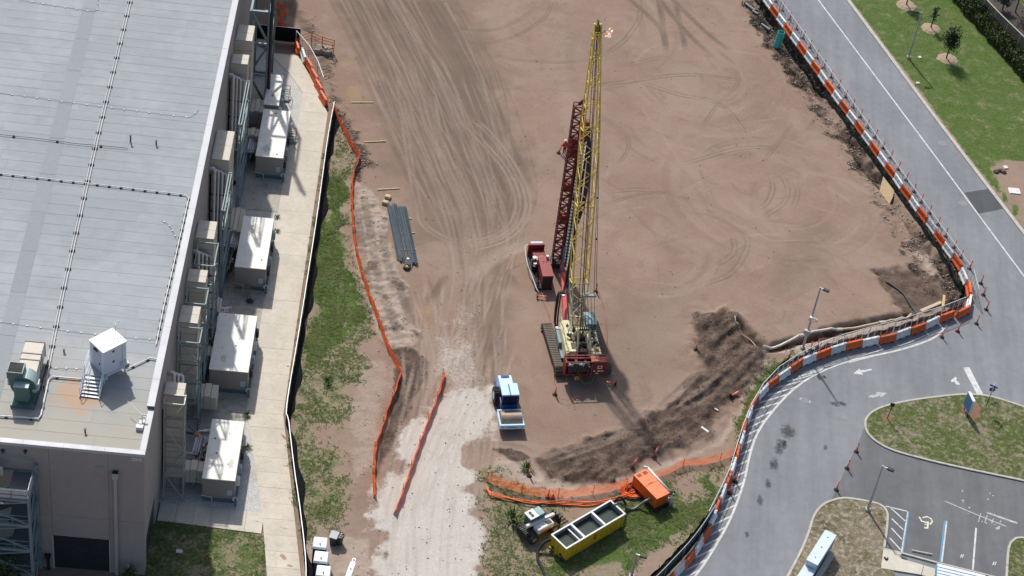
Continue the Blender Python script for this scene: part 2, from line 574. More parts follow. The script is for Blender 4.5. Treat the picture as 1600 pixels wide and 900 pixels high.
# broad soft sweeps of machines turning
for cx, cy, r0, r1, n in ((1215, 300, 4, 13, 16), (870, 30, 6, 16, 10), (1010, 390, 3, 9, 9), (1090, 120, 5, 15, 10), (1290, 330, 3, 8, 7)):
    c_ = G(cx, cy)
    for i in range(n):
        r_, a0, sp_ = random.uniform(r0, r1), random.uniform(0, 6.283), random.uniform(.6, 2.2)
        L_ = [c_ + Vector((r_ * math.cos(a0 + sp_ * k / 24), r_ * math.sin(a0 + sp_ * k / 24), 0)) for k in range(25)]
        if i % 3: stamp(L_, random.uniform(.25, .6), TD, random.uniform(.12, .3), patchy=.5)
        else: stamp(L_, random.uniform(.25, .6), TL, random.uniform(.2, .45), patchy=.5)
        stamp(L_, .2, TH_, .02, patchy=.5)
# dozer sweep, pale, above the power unit
track(z2([(1030, 640), (950, 670), (830, 730), (740, 800), (690, 880)]), 0, 1.0, 0, 0.85, 0.05, patchy=0.1)
track(z3([(985, -40), (860, 20), (760, 70)]), 0, 0.12, 0.8, 0, -0.05)
# crawler prints beside the rebar, in the soft mud and along the berm
for p in (z2([(100, 380), (140, 600), (170, 760), (190, 900)]), z2([(60, 420), (90, 640), (110, 820), (150, 960)]), z2([(200, 560), (240, 780), (290, 950)]), z3([(250, 0), (310, 160), (370, 330)]), z3([(160, 60), (240, 240), (300, 400)]),
          z3([(430, 480), (400, 600), (330, 720), (240, 860)]), z3([(370, 560), (290, 700), (200, 830)]), z3([(440, 200), (500, 110), (560, 20)]), z3([(800, 30), (850, 90), (900, 60)]), z3([(860, 0), (900, 60), (940, 110)])):
    track(p, 0, 0.5, 0.95, 0, 0.08, cleat=0.34, patchy=0.25)
zb = lambda p: ZZ(740, 640, 4.21, p)
zc = lambda p: ZZ(920, 420, 3.914, p)
for p in (zb([(420, 320), (600, 270), (780, 220), (960, 160), (1100, 80)]), zb([(460, 340), (640, 300), (820, 240), (1000, 170)]), zb([(120, 230), (300, 250), (420, 300)]), zc([(420, 860), (560, 740), (680, 620)]),
          zc([(480, 870), (640, 770), (800, 640)]), zc([(560, 880), (700, 790), (860, 650)])):
    track(p, 0, 0.45, 0.6, 0.3, 0.10, cleat=0.4, patchy=0.2)

# what lies where
grass = np.zeros(XX.shape)
def put(dst, px, v=1.0, edge=0.6, warp=0.7, world=False):
    m = poly_mask(px, edge, warp, world) * v
    return np.maximum(dst, m)
grass = put(grass, [(522, 196), (548, 232), (562, 262), (546, 292), (547, 360), (556, 430), (580, 505), (572, 560), (556, 625), (530, 660), (540, 720), (548, 770), (535, 815), (500, 842), (470, 845), (448, 700), (456, 600), (478, 430), (500, 300)], 0.75, 0.9, 0.9)
grass = put(grass, [(524, 250), (545, 290), (543, 360), (552, 430), (575, 480), (560, 530), (500, 560), (470, 600), (480, 480), (500, 330)], 1.0, 1.2, 1.0)
grass = put(grass, [(490, 640), (520, 700), (530, 790), (490, 835), (475, 835), (465, 700)], 0.62, 1.0, 1.2)
grass = put(grass, [(760, 720), (790, 735), (830, 760), (890, 792), (985, 770), (1045, 742), (1140, 712), (1150, 650), (1196, 572), (1230, 556), (1190, 610), (1160, 690), (1130, 785), (1070, 862), (1030, 920), (745, 930), (765, 850), (752, 780)], 0.66, 0.7, 0.9)
grass = put(grass, [(940, 800), (1010, 760), (1060, 740), (1130, 725), (1120, 780), (1060, 850), (1010, 900), (880, 905), (850, 890)], 0.95, 1.0, 1.0)
grass = put(grass, [(1165, 610), (1200, 575), (1240, 550), (1225, 570), (1180, 640), (1160, 680), (1140, 700)], 0.9, 0.6, 0.6)
lawn = put(np.zeros(XX.shape), [(1285, -62), (1325, -4), (1418, 118), (1514, 246), (1606, 366), (1700, 490), (1900, 300), (1700, -100)], 1.0, 0.3, 0.1)
grass = put(grass, [(1285, -62), (1325, -4), (1418, 118), (1514, 246), (1606, 366), (1700, 490), (1900, 300), (1700, -100)], 1.0, 0.3, 0.1)                # the lawn beyond the road
grass = put(grass, [(243, 800), (418, 836), (422, 940), (200, 940)], 0.82, 0.3, 0.1)                                   # lawn at the building corner
bare = put(np.zeros(XX.shape), [(1548, 262), (1580, 252), (1640, 250), (1700, 420), (1640, 380), (1590, 330)], 0.9, 0.5, 0.5)
bare = put(bare, [(775, 730), (850, 765), (930, 762), (880, 780), (800, 752)], 0.5, 0.8, 0.8)
bare = put(bare, [(885, 800), (920, 782), (935, 788), (912, 812), (870, 815)], 0.9, 0.5, 0.5)
bare = put(bare, [(1010, 862), (1060, 845), (1030, 900), (990, 905)], 0.75, 0.5, 0.7)
bare = put(bare, [(1050, 745), (1085, 740), (1100, 770), (1070, 780)], 0.7, 0.6, 0.7)
bare = put(bare, [(480, 660), (520, 668), (528, 690), (500, 705), (486, 690)], 0.7, 0.6, 0.7)
grass = grass * (1 - bare)
gravel = put(np.zeros(XX.shape), [(690, 608), (760, 612), (770, 642), (765, 682), (735, 706), (728, 760), (735, 800), (757, 832), (742, 880), (750, 950), (560, 950), (583, 850), (582, 800), (592, 765), (612, 720), (640, 670), (668, 615)], 0.85, 1.6, 1.3)
gravel = put(gravel, [(700, 500), (740, 490), (760, 560), (750, 640), (680, 650), (670, 560)], 0.5, 3.0, 1.6)
gravel = put(gravel, [(715, 420), (745, 420), (752, 520), (735, 560), (690, 560), (690, 500)], 0.4, 3.0, 1.6)
gravel = put(gravel, [(585, 790), (640, 690), (730, 700), (725, 790), (745, 850), (735, 950), (570, 950)], 1.0, 1.6, 1.2)
sand = put(np.zeros(XX.shape), [(553, 285), (585, 300), (608, 380), (625, 440), (645, 520), (655, 545), (605, 545), (575, 470), (552, 400)], 0.85, 0.7, 0.6)
sand = put(sand, [(770, 712), (830, 722), (860, 746), (930, 756), (1000, 730), (1080, 702), (1120, 690), (1152, 640), (1168, 600), (1192, 560), (1208, 572), (1160, 650), (1132, 692), (1000, 762), (880, 782), (800, 748), (768, 735)], 0.8, 0.6, 0.6)
sand = put(sand, [(560, 560), (610, 560), (605, 640), (590, 720), (550, 760), (545, 690), (540, 620)], 0.55, 0.9, 0.8)
sand = put(sand, [(478, 842), (580, 838), (585, 940), (465, 940)], 0.75, 0.4, 0.4)
sand = put(sand, [(1415, 375), (1450, 425), (1490, 465), (1500, 462), (1450, 395)], 0.8, 0.5, 0.5)
sand = put(sand, [(1205, 548), (1260, 530), (1330, 512), (1420, 497), (1470, 487), (1440, 506), (1340, 532), (1240, 556)], 0.7, 0.4, 0.3)
yellow = put(np.zeros(XX.shape), [(520, 100), (560, 95), (575, 150), (560, 165), (535, 150)], 0.75, 2.0, 1.6)
yellow = put(yellow, [(490, 60), (540, 80), (570, 130), (580, 200), (555, 190), (530, 120)], 0.42, 2.5, 1.6)
yellow = put(yellow, [(535, 160), (575, 180), (605, 290), (630, 300), (600, 300), (572, 290), (555, 220)], 0.35, 1.2, 0.8)
yellow = put(yellow, [(648, 470), (680, 475), (672, 520), (655, 530)], 0.5, 1.6, 1.4)
mud = put(np.zeros(XX.shape), [(606, 545), (650, 540), (672, 565), (655, 615), (632, 660), (612, 700), (590, 745), (583, 730), (600, 660), (622, 590)], 0.75, 0.5, 0.5)
berm = put(np.zeros(XX.shape), [(1094, 496), (1150, 488), (1176, 516), (1196, 545), (1178, 580), (1154, 612), (1118, 664), (1086, 696), (1042, 708), (985, 734), (940, 754), (880, 754), (845, 736), (830, 714), (930, 688), (1000, 660), (1056, 620), (1098, 576), (1088, 540)], 1.0, 1.2, 0.7)
_bd = (G(1100, 560) - G(880, 735)).normalized()
def ndir(sl, sw, seed):
    return fbm(1.0, seed, 2, (XX * _bd.x + YY * _bd.y) / sl, (-XX * _bd.y + YY * _bd.x) / sw)
ND = ndir(3.2, 0.8, 71)
mud = np.maximum(mud, np.clip(berm * 1.15, 0, 1))
mud = put(mud, [(772, 702), (800, 705), (835, 714), (845, 722), (800, 716)], 0.7, 0.4, 0.5)
side = put(np.zeros(XX.shape), [(1150, -20), (1195, -20), (1500, 425), (1516, 462), (1492, 470), (1440, 440), (1390, 360), (1335, 262), (1240, 135)], 1.0, 0.8, 0.9)
mud = np.maximum(mud, side * np.clip(0.62 + 1.3 * N3 + 0.6 * N1, 0, 0.95))
exc = put(np.zeros(XX.shape), [(1372, 426), (1436, 418), (1482, 446), (1506, 470), (1462, 486), (1412, 496), (1392, 462)], 1.0, 0.6, 0.5)
mud = np.maximum(mud, exc * 0.62)
hole = put(np.zeros(XX.shape), [(1486, 468), (1515, 458), (1510, 470), (1480, 478)], 1.0, 0.4, 0.3)
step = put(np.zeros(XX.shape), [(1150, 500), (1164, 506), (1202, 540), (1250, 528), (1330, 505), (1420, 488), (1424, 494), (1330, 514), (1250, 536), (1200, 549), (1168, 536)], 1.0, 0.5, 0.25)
mud = np.maximum(mud, step * 0.95)  # dark mud colour here also paints in the shade along the cut bank
rim = put(np.zeros(XX.shape), [(515, 165), (550, 190), (572, 250), (566, 290), (550, 280), (556, 250), (535, 205)], 0.75, 0.6, 0.7)
rim = put(rim, [(452, -10), (500, 45), (520, 90), (535, 165), (515, 165), (490, 80), (440, 10)], 0.5, 0.6, 0.6)
mud = np.maximum(mud, rim)
damp = put(np.zeros(XX.shape), [(1210, 372), (1290, 348), (1302, 400), (1330, 420), (1300, 450), (1218, 458)], 0.4, 1.6, 0.9)
damp = put(damp, [(530, -10), (720, -10), (775, 120), (818, 230), (815, 330), (760, 380), (660, 380), (600, 200)], 0.8, 3.0, 2.0)
damp = put(damp, [(760, 460), (800, 470), (790, 600), (745, 610)], 0.8, 1.5, 0.9)
damp = put(damp, [(940, 470), (1060, 440), (1100, 480), (1050, 600), (960, 640)], 0.35, 3.0, 2.0)
damp = put(damp, [(905, 560), (1000, 570), (990, 640), (900, 630)], 0.4, 1.5, 1.0)
damp = np.clip(damp + 0.35 * N8, 0, 1)
bank = put(np.zeros(XX.shape), [(553, 285), (588, 300), (604, 330), (606, 380), (625, 440), (645, 520), (655, 545), (605, 545), (575, 470), (552, 400)], 1.0, 0.6, 0.6)
mud = np.maximum(mud, bank * np.clip(1.0 * N1 + 0.9 * N3 - 0.05, 0, 0.55))
sand = np.maximum(sand, bank)
grass = np.clip(grass * (1 - 0.9 * mud), 0, 1)

# paved ground is laid over the sheet, which dips under it
ROAD_L = [(1150, -60), (1194, -2), (1360, 228), (1500, 424), (1524, 462), (1514, 482), (1480, 497), (1440, 511), (1400, 524), (1355, 534), (1310, 545), (1264, 561), (1240, 572), (1222, 585), (1205, 600), (1189, 615), (1177, 632), (1168, 650), (1161, 672), (1155, 692), (1149, 712), (1141, 735), (1132, 758), (1120, 786), (1106, 818), (1088, 848), (1064, 880), (1040, 908), (1000, 950)]
ROAD_R = [(1280, -58), (1322, -2), (1508, 246), (1602, 368), (1750, 560), (1900, 760), (1900, 960)]
pave = poly_mask(ROAD_L + [(1000, 990), (1900, 990)] + ROAD_R[::-1], 0.25, 0.0)
PATHS = [[BW(0.3, 90), BW(1.0, 86), BW(9.4, 66), BW(9.3, 19), BW(12.9, -4), BW(9.9, -4), BW(9.2, 5.5), BW(0, 6), BW(0, 90)]]
pave = np.maximum(pave, poly_mask(PATHS[0], 0.25, 0.0, True))
Z = 0.05 * N8 + 0.035 * N3 + 0.012 * N1
Z += grass * (0.06 * N1 + 0.03 * N05)
Z += berm * (0.32 + 0.5 * ND + 0.35 * N3) + mud * (0.06 * N1 + 0.03 * N05)
Z += side * (0.5 * N3 + 0.25 * N1 - 0.2) + rim * (0.3 * N1 + 0.15)
ditch = put(np.zeros(XX.shape), [(1172, -20), (1186, -20), (1352, 238), (1494, 430), (1508, 456), (1494, 458), (1478, 430), (1336, 240)], 1.0, 0.5, 0.5)
Z -= ditch * (0.9 + 0.8 * N3)
mud = np.maximum(mud, ditch * np.clip(0.8 + N3, 0, 1))
Z += bank * (0.10 + 0.11 * N1 + 0.10 * N05)
Z -= exc * (0.35 + 0.2 * N1) + hole * 0.8 + step * 0.85
Z += sand * 0.05 * N05 * 2
Z -= TH_ * (1 + 0.6 * N05) * (1 + 1.2 * mud)
flat = np.clip(1 - np.abs(0), 0, 1)
Z = Z * (1 - pave) - 0.14 * pave
Z[(np.abs(XX) > 90) | (np.abs(YY + 0) > 110)] = -0.1

def ground_mat():
    t = NT('bare_ground')
    p = t.pos()
    def att(nm):
        a = t.n('Attribute')
        a.attribute_name = nm
        s = t.n('SeparateColor')
        t.lk(a.outputs['Color'], s.inputs[0])
        return s.outputs
    A, B, T = att('cover_a'), att('cover_b'), att('tracks')
    n_big, n_mid, n_sm, n_fine = t.noise(0.09, 4, 0.6, p), t.noise(0.7, 5, 0.65, p), t.noise(4.0, 5, 0.7, p), t.noise(22, 3, 0.7, p)
    jag = lambda m, a=0.7, lo=0.35, hi=0.65: t.ss(t.math('ADD', m, t.math('MULTIPLY', t.math('SUBTRACT', t.math('ADD', t.math('MULTIPLY', n_sm, 0.65), t.math('MULTIPLY', n_mid, 0.35)), 0.5), a)), lo, hi)
    dirt = t.mix(t.ss(n_big, 0.35, 0.68), (0.243, 0.168, 0.127), (0.287, 0.205, 0.156))
    dirt = t.mix(t.math('MULTIPLY', t.ss(n_mid, 0.5, 0.75), 0.45), dirt, (0.30, 0.222, 0.178))
    dirt = t.mix(t.math('MULTIPLY', t.ss(t.noise(0.2, 5, 0.62, p, 0.8), 0.48, 0.64), 0.5), dirt, (0.297, 0.226, 0.178))
    dirt = t.mix(t.math('MULTIPLY', t.ss(t.noise(0.31, 5, 0.65, p, 1.2), 0.53, 0.68), 0.5), dirt, (0.208, 0.143, 0.105))
    dirt = t.mix(t.math('MULTIPLY', B[2], 0.8), dirt, (0.146, 0.109, 0.082))
    dirt = t.mix(t.math('MULTIPLY', jag(B[1]), 0.6), dirt, (0.33, 0.225, 0.125))
    dirt = t.mix(t.math('MULTIPLY', jag(B[0], 0.8, 0.2, 0.8), 0.85), dirt, (0.37, 0.30, 0.245))
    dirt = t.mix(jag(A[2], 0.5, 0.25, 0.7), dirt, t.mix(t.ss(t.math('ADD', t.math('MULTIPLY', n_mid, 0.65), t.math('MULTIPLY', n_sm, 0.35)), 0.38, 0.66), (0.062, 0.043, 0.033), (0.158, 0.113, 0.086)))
    trD = t.math('MULTIPLY', T[0], t.rng(n_sm, 0.3, 0.7, 0.6, 1.15), clamp=True)
    dirt = t.mix(t.math('MULTIPLY', trD, 0.7), dirt, (0.105, 0.080, 0.065))
    trL = t.math('MULTIPLY', T[1], t.rng(n_sm, 0.3, 0.7, 0.6, 1.05), clamp=True)
    dirt = t.mix(t.math('MULTIPLY', trL, 0.8), dirt, (0.35, 0.275, 0.225))
    gv = t.mix(t.ss(n_fine, 0.3, 0.7), (0.40, 0.365, 0.32), (0.60, 0.565, 0.515))
    gv = t.mix(t.math('MULTIPLY', t.ss(n_mid, 0.52, 0.72), 0.35), gv, (0.36, 0.30, 0.25))
    gv = t.mix(t.math('MULTIPLY', trD, 0.55), gv, (0.28, 0.235, 0.195))
    gv = t.mix(t.math('MULTIPLY', trL, 0.4), gv, (0.44, 0.37, 0.31))
    c = t.mix(jag(A[1], 0.8, 0.3, 0.7), dirt, gv)
    g1 = t.mix(t.ss(n_sm, 0.3, 0.7), (0.050, 0.090, 0.018), (0.100, 0.150, 0.038))
    g1 = t.mix(t.math('MULTIPLY', t.ss(n_mid, 0.42, 0.68), 0.55), g1, (0.140, 0.150, 0.062))
    dry = t.mix(t.ss(n_fine, 0.35, 0.65), (0.185, 0.155, 0.095), (0.32, 0.27, 0.19))
    g2 = t.mix(t.ss(t.math('ADD', t.math('MULTIPLY', n_mid, 0.6), t.math('ADD', t.math('MULTIPLY', n_sm, 0.4), t.math('MULTIPLY', A[0], -0.55))), -0.02, 0.16), g1, dry)
    fz_ = t.math('ADD', t.math('MULTIPLY', n_fine, 0.5), t.math('MULTIPLY', n_sm, 0.5))
    gm = t.ss(t.math('ADD', A[0], t.math('MULTIPLY', t.math('SUBTRACT', fz_, 0.5), 1.3)), 0.08, 0.95)
    c = t.mix(gm, c, g2)
    c = t.scale_col(c, t.math('MULTIPLY', t.rng(n_fine, 0.3, 0.7, 0.9, 1.09), t.rng(n_sm, 0.3, 0.7, 0.92, 1.07)))
    t.lk(c, t.b.inputs['Base Color'])
    t.b.inputs['Roughness'].default_value = 0.95
    t.b.inputs['Specular IOR Level'].default_value = 0.15
    h = t.math('ADD', t.math('MULTIPLY', n_sm, 0.6), t.math('MULTIPLY', n_fine, 0.25))
    h = t.math('MULTIPLY', h, t.math('ADD', 0.55, t.math('MULTIPLY', t.math('MAXIMUM', t.math('MULTIPLY', A[2], 0.3), A[0]), 0.9)))
    t.bump(h, 0.55, 0.09)
    return t.m
GROUND = ground_mat()
me = bpy.data.meshes.new('ground')
nv = NX * NY
me.vertices.add(nv)
me.vertices.foreach_set('co', np.stack([XX.ravel(), YY.ravel(), Z.ravel()], 1).astype(np.float32).ravel())
ii = (np.arange(NY - 1)[:, None] * NX + np.arange(NX - 1)[None, :]).ravel()
quads = np.stack([ii, ii + 1, ii + NX + 1, ii + NX], 1).astype(np.int32)
nf = len(quads)
me.loops.add(nf * 4)
me.loops.foreach_set('vertex_index', quads.ravel())
me.polygons.add(nf)
me.polygons.foreach_set('loop_start', (np.arange(nf) * 4).astype(np.int32))
me.polygons.foreach_set('loop_total', np.full(nf, 4, np.int32))
me.update(calc_edges=True)
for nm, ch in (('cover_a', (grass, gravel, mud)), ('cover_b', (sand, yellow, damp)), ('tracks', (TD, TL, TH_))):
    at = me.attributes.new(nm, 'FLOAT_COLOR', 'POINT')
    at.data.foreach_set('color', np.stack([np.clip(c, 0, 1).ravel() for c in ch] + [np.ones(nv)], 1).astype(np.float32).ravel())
me.materials.append(GROUND)
me.shade_smooth()
kind(obj('ground', me), 'structure')

def zat(x, y):
    i = min(max(int(np.searchsorted(GX, x)), 1), NX - 1)
    j = min(max(int(np.searchsorted(GY, y)), 1), NY - 1)
    return float(Z[j, i])
def on(p):
    p = Vector(p)
    p.z = zat(p.x, p.y)
    return p

# ------------------------------------------------------------------ road, parking, kerbs, painted markings
def asphalt_mat(name, c1, c2):
    t = NT(name)
    p = t.pos()
    a, b, f = t.noise(0.12, 4, 0.6, p), t.noise(1.2, 5, 0.65, p), t.noise(30, 3, 0.7, p)
    # faint wear drawn out along the carriageway
    mp = t.n('Mapping')
    mp.inputs['Rotation'].default_value = (0, 0, R(25))
    mp.inputs['Scale'].default_value = (0.9, 0.06, 1)
    t.lk(p, mp.inputs['Vector'])
    w = t.noise(1.0, 4, 0.6, mp.outputs[0])
    c = t.mix(t.ss(t.math('ADD', t.math('MULTIPLY', a, 0.5), t.math('MULTIPLY', w, 0.5)), 0.35, 0.66), c1, c2)
    c = t.scale_col(c, t.math('MULTIPLY', t.rng(b, 0.3, 0.7, 0.92, 1.07), t.rng(f, 0.3, 0.7, 0.86, 1.12)))
    t.lk(c, t.b.inputs['Base Color'])
    t.b.inputs['Roughness'].default_value = 0.88
    t.b.inputs['Specular IOR Level'].default_value = 0.25
    t.bump(f, 0.25, 0.02)
    return t.m
ASPH = asphalt_mat('road_asphalt', (0.185, 0.193, 0.205), (0.235, 0.243, 0.256))
ASPH2 = asphalt_mat('parking_asphalt', (0.125, 0.127, 0.132), (0.165, 0.167, 0.172))
PATCH = asphalt_mat('patched_asphalt', (0.075, 0.08, 0.085), (0.095, 0.10, 0.105))
STAIN = asphalt_mat('oily_asphalt', (0.07, 0.07, 0.072), (0.13, 0.132, 0.136))
def feather(m):
    """thin film that breaks up and fades out towards its rim"""
    nt = m.node_tree
    t = NT.__new__(NT); t.m, t.t = m, nt
    t.b, t.out = nt.nodes['Principled BSDF'], nt.nodes['Material Output']
    d = t.n('VectorMath', operation='DISTANCE')
    sx = t.n('SeparateXYZ'); t.lk(t.co('Generated'), sx.inputs[0])
    cx = t.n('CombineXYZ'); t.lk(sx.outputs[0], cx.inputs[0]); t.lk(sx.outputs[1], cx.inputs[1])
    t.lk(cx.outputs[0], d.inputs[0]); d.inputs[1].default_value = (.5, .5, 0)
    a = t.math('ADD', t.math('SUBTRACT', .42, d.outputs['Value']), t.math('MULTIPLY', t.math('SUBTRACT', t.noise(3.5, 5, .7, t.pos()), .5), .9))
    ms = t.n('MixShader'); tr = t.n('BsdfTransparent')
    t.lk(t.math('MULTIPLY', t.ss(a, 0, .3), .62), ms.inputs[0]); t.lk(tr.outputs[0], ms.inputs[1]); t.lk(t.b.outputs[0], ms.inputs[2]); t.lk(ms.outputs[0], t.out.inputs[0])
feather(STAIN)
PAINT = M('white_road_paint', (0.62, 0.62, 0.60), 0.7, var=0.25, scale=1.2, dirt=(0.25, 0.26, 0.27), damt=0.7)
PAINT_OLD = M('worn_road_paint', (0.50, 0.50, 0.49), 0.8, var=0.3, scale=1.5, dirt=(0.2, 0.205, 0.215), damt=1.0)
PAINT_Y = M('cream_road_paint', (0.68, 0.66, 0.50), 0.7, var=0.2, scale=2, dirt=(0.25, 0.25, 0.25), damt=0.5)
PAINT_B = M('blue_road_paint', (0.10, 0.30, 0.48), 0.7, var=0.2, scale=2, dirt=(0.2, 0.25, 0.3), damt=0.4)
CONC = M('kerb_concrete', (0.47, 0.45, 0.40), 0.9, var=0.2, scale=0.8, dirt=(0.28, 0.26, 0.22), damt=0.55, bump=0.2)

def sheet(name, poly, z, mat, parent=None):
    mb = MB()
    P = [(p[0], p[1]) for p in poly]
    a = sum(P[i][0] * P[(i + 1) % len(P)][1] - P[(i + 1) % len(P)][0] * P[i][1] for i in range(len(P)))
    if a < 0: P.reverse()
    mb.add([(x, y, z) for x, y in P], [tuple(range(len(P)))])
    return mb.build(name, mat, parent)
def sheet_px(name, px, z, mat, parent=None):
    return sheet(name, GL(px), z, mat, parent)
def line_px(name, px, w, z, mat, parent=None, smooth=True):
    L = smooth_line(GL(px), 0.5) if smooth else [Vector(p) for p in GL(px)]
    mb = MB()
    ribbon(mb, offset_line(L, w / 2), offset_line(L, -w / 2), z)
    return mb.build(name, mat, parent)

roadL = smooth_line(GL(ROAD_L), 0.8)
road = kind(sheet('road', roadL + GL([(1000, 990), (1900, 990)]) + GL(ROAD_R[::-1]), 0.0, ASPH), 'structure')
park = kind(sheet_px('parking_lot', [(1352, 664), (1342, 690), (1318, 740), (1298, 783), (1320, 778), (1370, 785), (1388, 800), (1382, 858), (1620, 925), (1900, 990), (1900, 800), (1600, 752), (1500, 731), (1390, 702)], 0.004, ASPH2), 'structure')
sheet_px('asphalt_patch', [(1507, 301), (1545, 295), (1569, 326), (1529, 334)], 0.006, PATCH, road)
def blot(name, px, py, rx, ry, mat, parent, z=0.009, seed=0, n=22):
    r = random.Random(seed)
    c = G(px, py)
    P = []
    for k in range(n):
        a = 2 * math.pi * k / n
        q = r.uniform(0.72, 1.15)
        P.append((c.x + rx * q * math.cos(a), c.y + ry * q * math.sin(a)))
    return sheet(name, P, z, mat, parent)
for i, (x, y, a, b) in enumerate([(1231, 674, 0.95, 1.2), (1221, 692, 0.7, 0.8), (1217, 702, 0.6, 0.9), (1226, 694, 0.35, 0.8), (1211, 726, 0.45, 1.1), (1206, 727, 0.3, 0.8), (1200, 756, 0.4, 0.8), (1187, 781, 0.45, 0.9), (1304, 632, 0.7, 0.5), (1167, 836, 0.3, 0.6), (1290, 700, 0.3, 0.5)]):
    blot('oil_stain', x, y, a, b, STAIN, road, seed=i)
for i, (x, y) in enumerate([(1318, 651), (1258, 626), (1472, 224), (1505, 318)]):
    mb = MB()
    c = G(x, y)
    mb.cyl((c.x, c.y, -0.03), (c.x, c.y, 0.012), 0.52 if i != 1 else 0.4, 20)
    mb.cyl((c.x, c.y, 0.012), (c.x, c.y, 0.018), 0.4 if i != 1 else 0.3, 20)
    mb.build('manhole_cover', M('worn_manhole', (0.24, 0.24, 0.245), 0.8, var=0.2, scale=3), road)
# lane line, edge line, hatching
line_px('lane_line', [(1240, -52), (1278, -1), (1370, 122), (1465, 249), (1530, 337), (1602, 434), (1700, 565)], 0.16, 0.006, PAINT, road)
EDGE = [(1480, 508), (1462, 526), (1437, 537), (1397, 549), (1335, 562), (1296, 575), (1262, 592), (1236, 612), (1219, 629), (1203, 648), (1188, 669), (1178, 690), (1170, 718), (1163, 750), (1153, 781), (1139, 815), (1121, 848), (1101, 880), (1080, 908), (1050, 945)]
line_px('edge_line', EDGE, 0.2, 0.008, PAINT, road)
line_px('edge_line', [(1474, 512), (1444, 525), (1414, 537), (1395, 543)], 0.14, 0.006, PAINT, road)
line_px('edge_line', [(1382, 545), (1348, 556), (1330, 562)], 0.14, 0.006, PAINT, road)
hw = smooth_line(GL(EDGE), 0.3)
bl = smooth_line(GL(ROAD_L), 0.3)
hd = (G(1160, 720) - G(1185, 708)).normalized()
for i, (p, a) in enumerate(march(hw, 1.45, 9.5)):
    d = (G(1195, 640) - G(1218, 633)).normalized() if p.y > G(1200, 640).y else hd
    if p.y > G(1240, 600).y: d = (G(1210, 598) - G(1240, 590)).normalized()
    L = 0.4
    while L < 3.2 and min((p + d * L - q).length for q in bl[::2]) > 0.45: L += 0.2
    if L < 0.6: continue
    t = Vector((-d.y, d.x, 0)) * 0.08
    p = p + d * 0.1
    MB().add([(v.x, v.y, 0.006) for v in (p + t, p + d * L + t, p + d * L - t, p - t)], [(0, 1, 2, 3)]).build('hatch_stripe', PAINT, road)
def poly_px(name, zs, pts, mat, parent, z=0.007):
    return sheet_px(name, zs(pts), z, mat, parent)
z5c = lambda p: ZZ(1060, 420, 2.963, p)
poly_px('turn_arrow', z5c, [(810, 485), (838, 462), (843, 471), (893, 463), (897, 470), (848, 481), (857, 491)], PAINT, road)
poly_px('turn_arrow', z5c, [(878, 595), (884, 587), (918, 580), (916, 570), (966, 575), (940, 594), (932, 588), (905, 597)], PAINT_OLD, road)
poly_px('turn_arrow', z5c, [(1262, 515), (1275, 508), (1280, 500), (1288, 505), (1287, 516), (1302, 531), (1302, 538), (1285, 535), (1278, 523), (1262, 525)], PAINT, road)
poly_px('turn_arrow', z5c, [(556, 603), (570, 596), (590, 604), (615, 612), (608, 622), (585, 616), (570, 610)], PAINT_OLD, road)
poly_px('stop_line', z5c, [(1318, 457), (1346, 455), (1411, 580), (1383, 583)], PAINT, road)
# parking bays
z7 = lambda p: ZZ(1220, 640, 3.4605, p)
def bay(name, a, b, w, mat, dz=0.009):
    line_px(name, z7([a, b]), w, dz, mat, park, False)
bay('bay_line', (688, 552), (652, 775), 0.13, PAINT)
bay('bay_line', (692, 552), (659, 776), 0.1, PAINT_B, 0.011)
bay('bay_line', (568, 522), (684, 550), 0.12, PAINT)
for a, b in (((590, 528), (672, 602)), ((600, 590), (662, 650)), ((598, 641), (655, 702)), ((588, 693), (648, 758))): bay('aisle_stripe', a, b, 0.12, PAINT)
bay('bay_line', (897, 602), (870, 824), 0.14, PAINT)
bay('bay_line', (886, 600), (861, 822), 0.12, PAINT_B)
bay('bay_line', (1056, 640), (1038, 866), 0.16, PAINT)
line_px('old_line', z7([(885, 494), (1000, 543), (1100, 585), (1220, 632)]), 0.1, 0.009, PAINT_OLD, park)
line_px('old_line', z7([(1115, 556), (1180, 580), (1280, 615)]), 0.22, 0.009, PAINT_OLD, park)
for a, b in (((1082, 560), (1068, 608)), ((1116, 572), (1102, 612)), ((1150, 590), (1140, 615)), ((1190, 600), (1184, 612))): bay('old_tick', a, b, 0.08, PAINT_OLD, 0.011)
for x, y in ((975, 792), (985, 792), (1150, 832), (1161, 832)): bay('tick_mark', (x + 4, y - 9), (x - 4, y + 9), 0.09, PAINT)
poly_px('old_mark', z7, [(1160, 640), (1186, 628), (1182, 648), (1166, 650)], PAINT_OLD, park, 0.010)
for i in range(13):
    x, y = random.uniform(960, 1240), random.uniform(430, 690)
    blot('paint_speck', *z7([(x, y)])[0], random.uniform(0.04, 0.11), random.uniform(0.04, 0.1), PAINT_OLD, park, 0.009, i, 8)
# wheelchair mark
wc = thing  # (marks are parts of the lot)
line_px('wheelchair_wheel', z7([(765, 585), (790, 579), (813, 590), (819, 606), (806, 622)]), 0.14, 0.010, PAINT_Y, park)
line_px('wheelchair_figure', z7([(748, 580), (762, 604), (797, 612)]), 0.14, 0.012, PAINT_Y, park, False)
line_px('wheelchair_figure', z7([(797, 606), (793, 640)]), 0.16, 0.014, PAINT_Y, park, False)
line_px('wheelchair_figure', z7([(777, 620), (796, 622)]), 0.11, 0.016, PAINT_Y, park, False)
line_px('wheelchair_figure', z7([(775, 639), (797, 641)]), 0.16, 0.012, PAINT_Y, park, False)

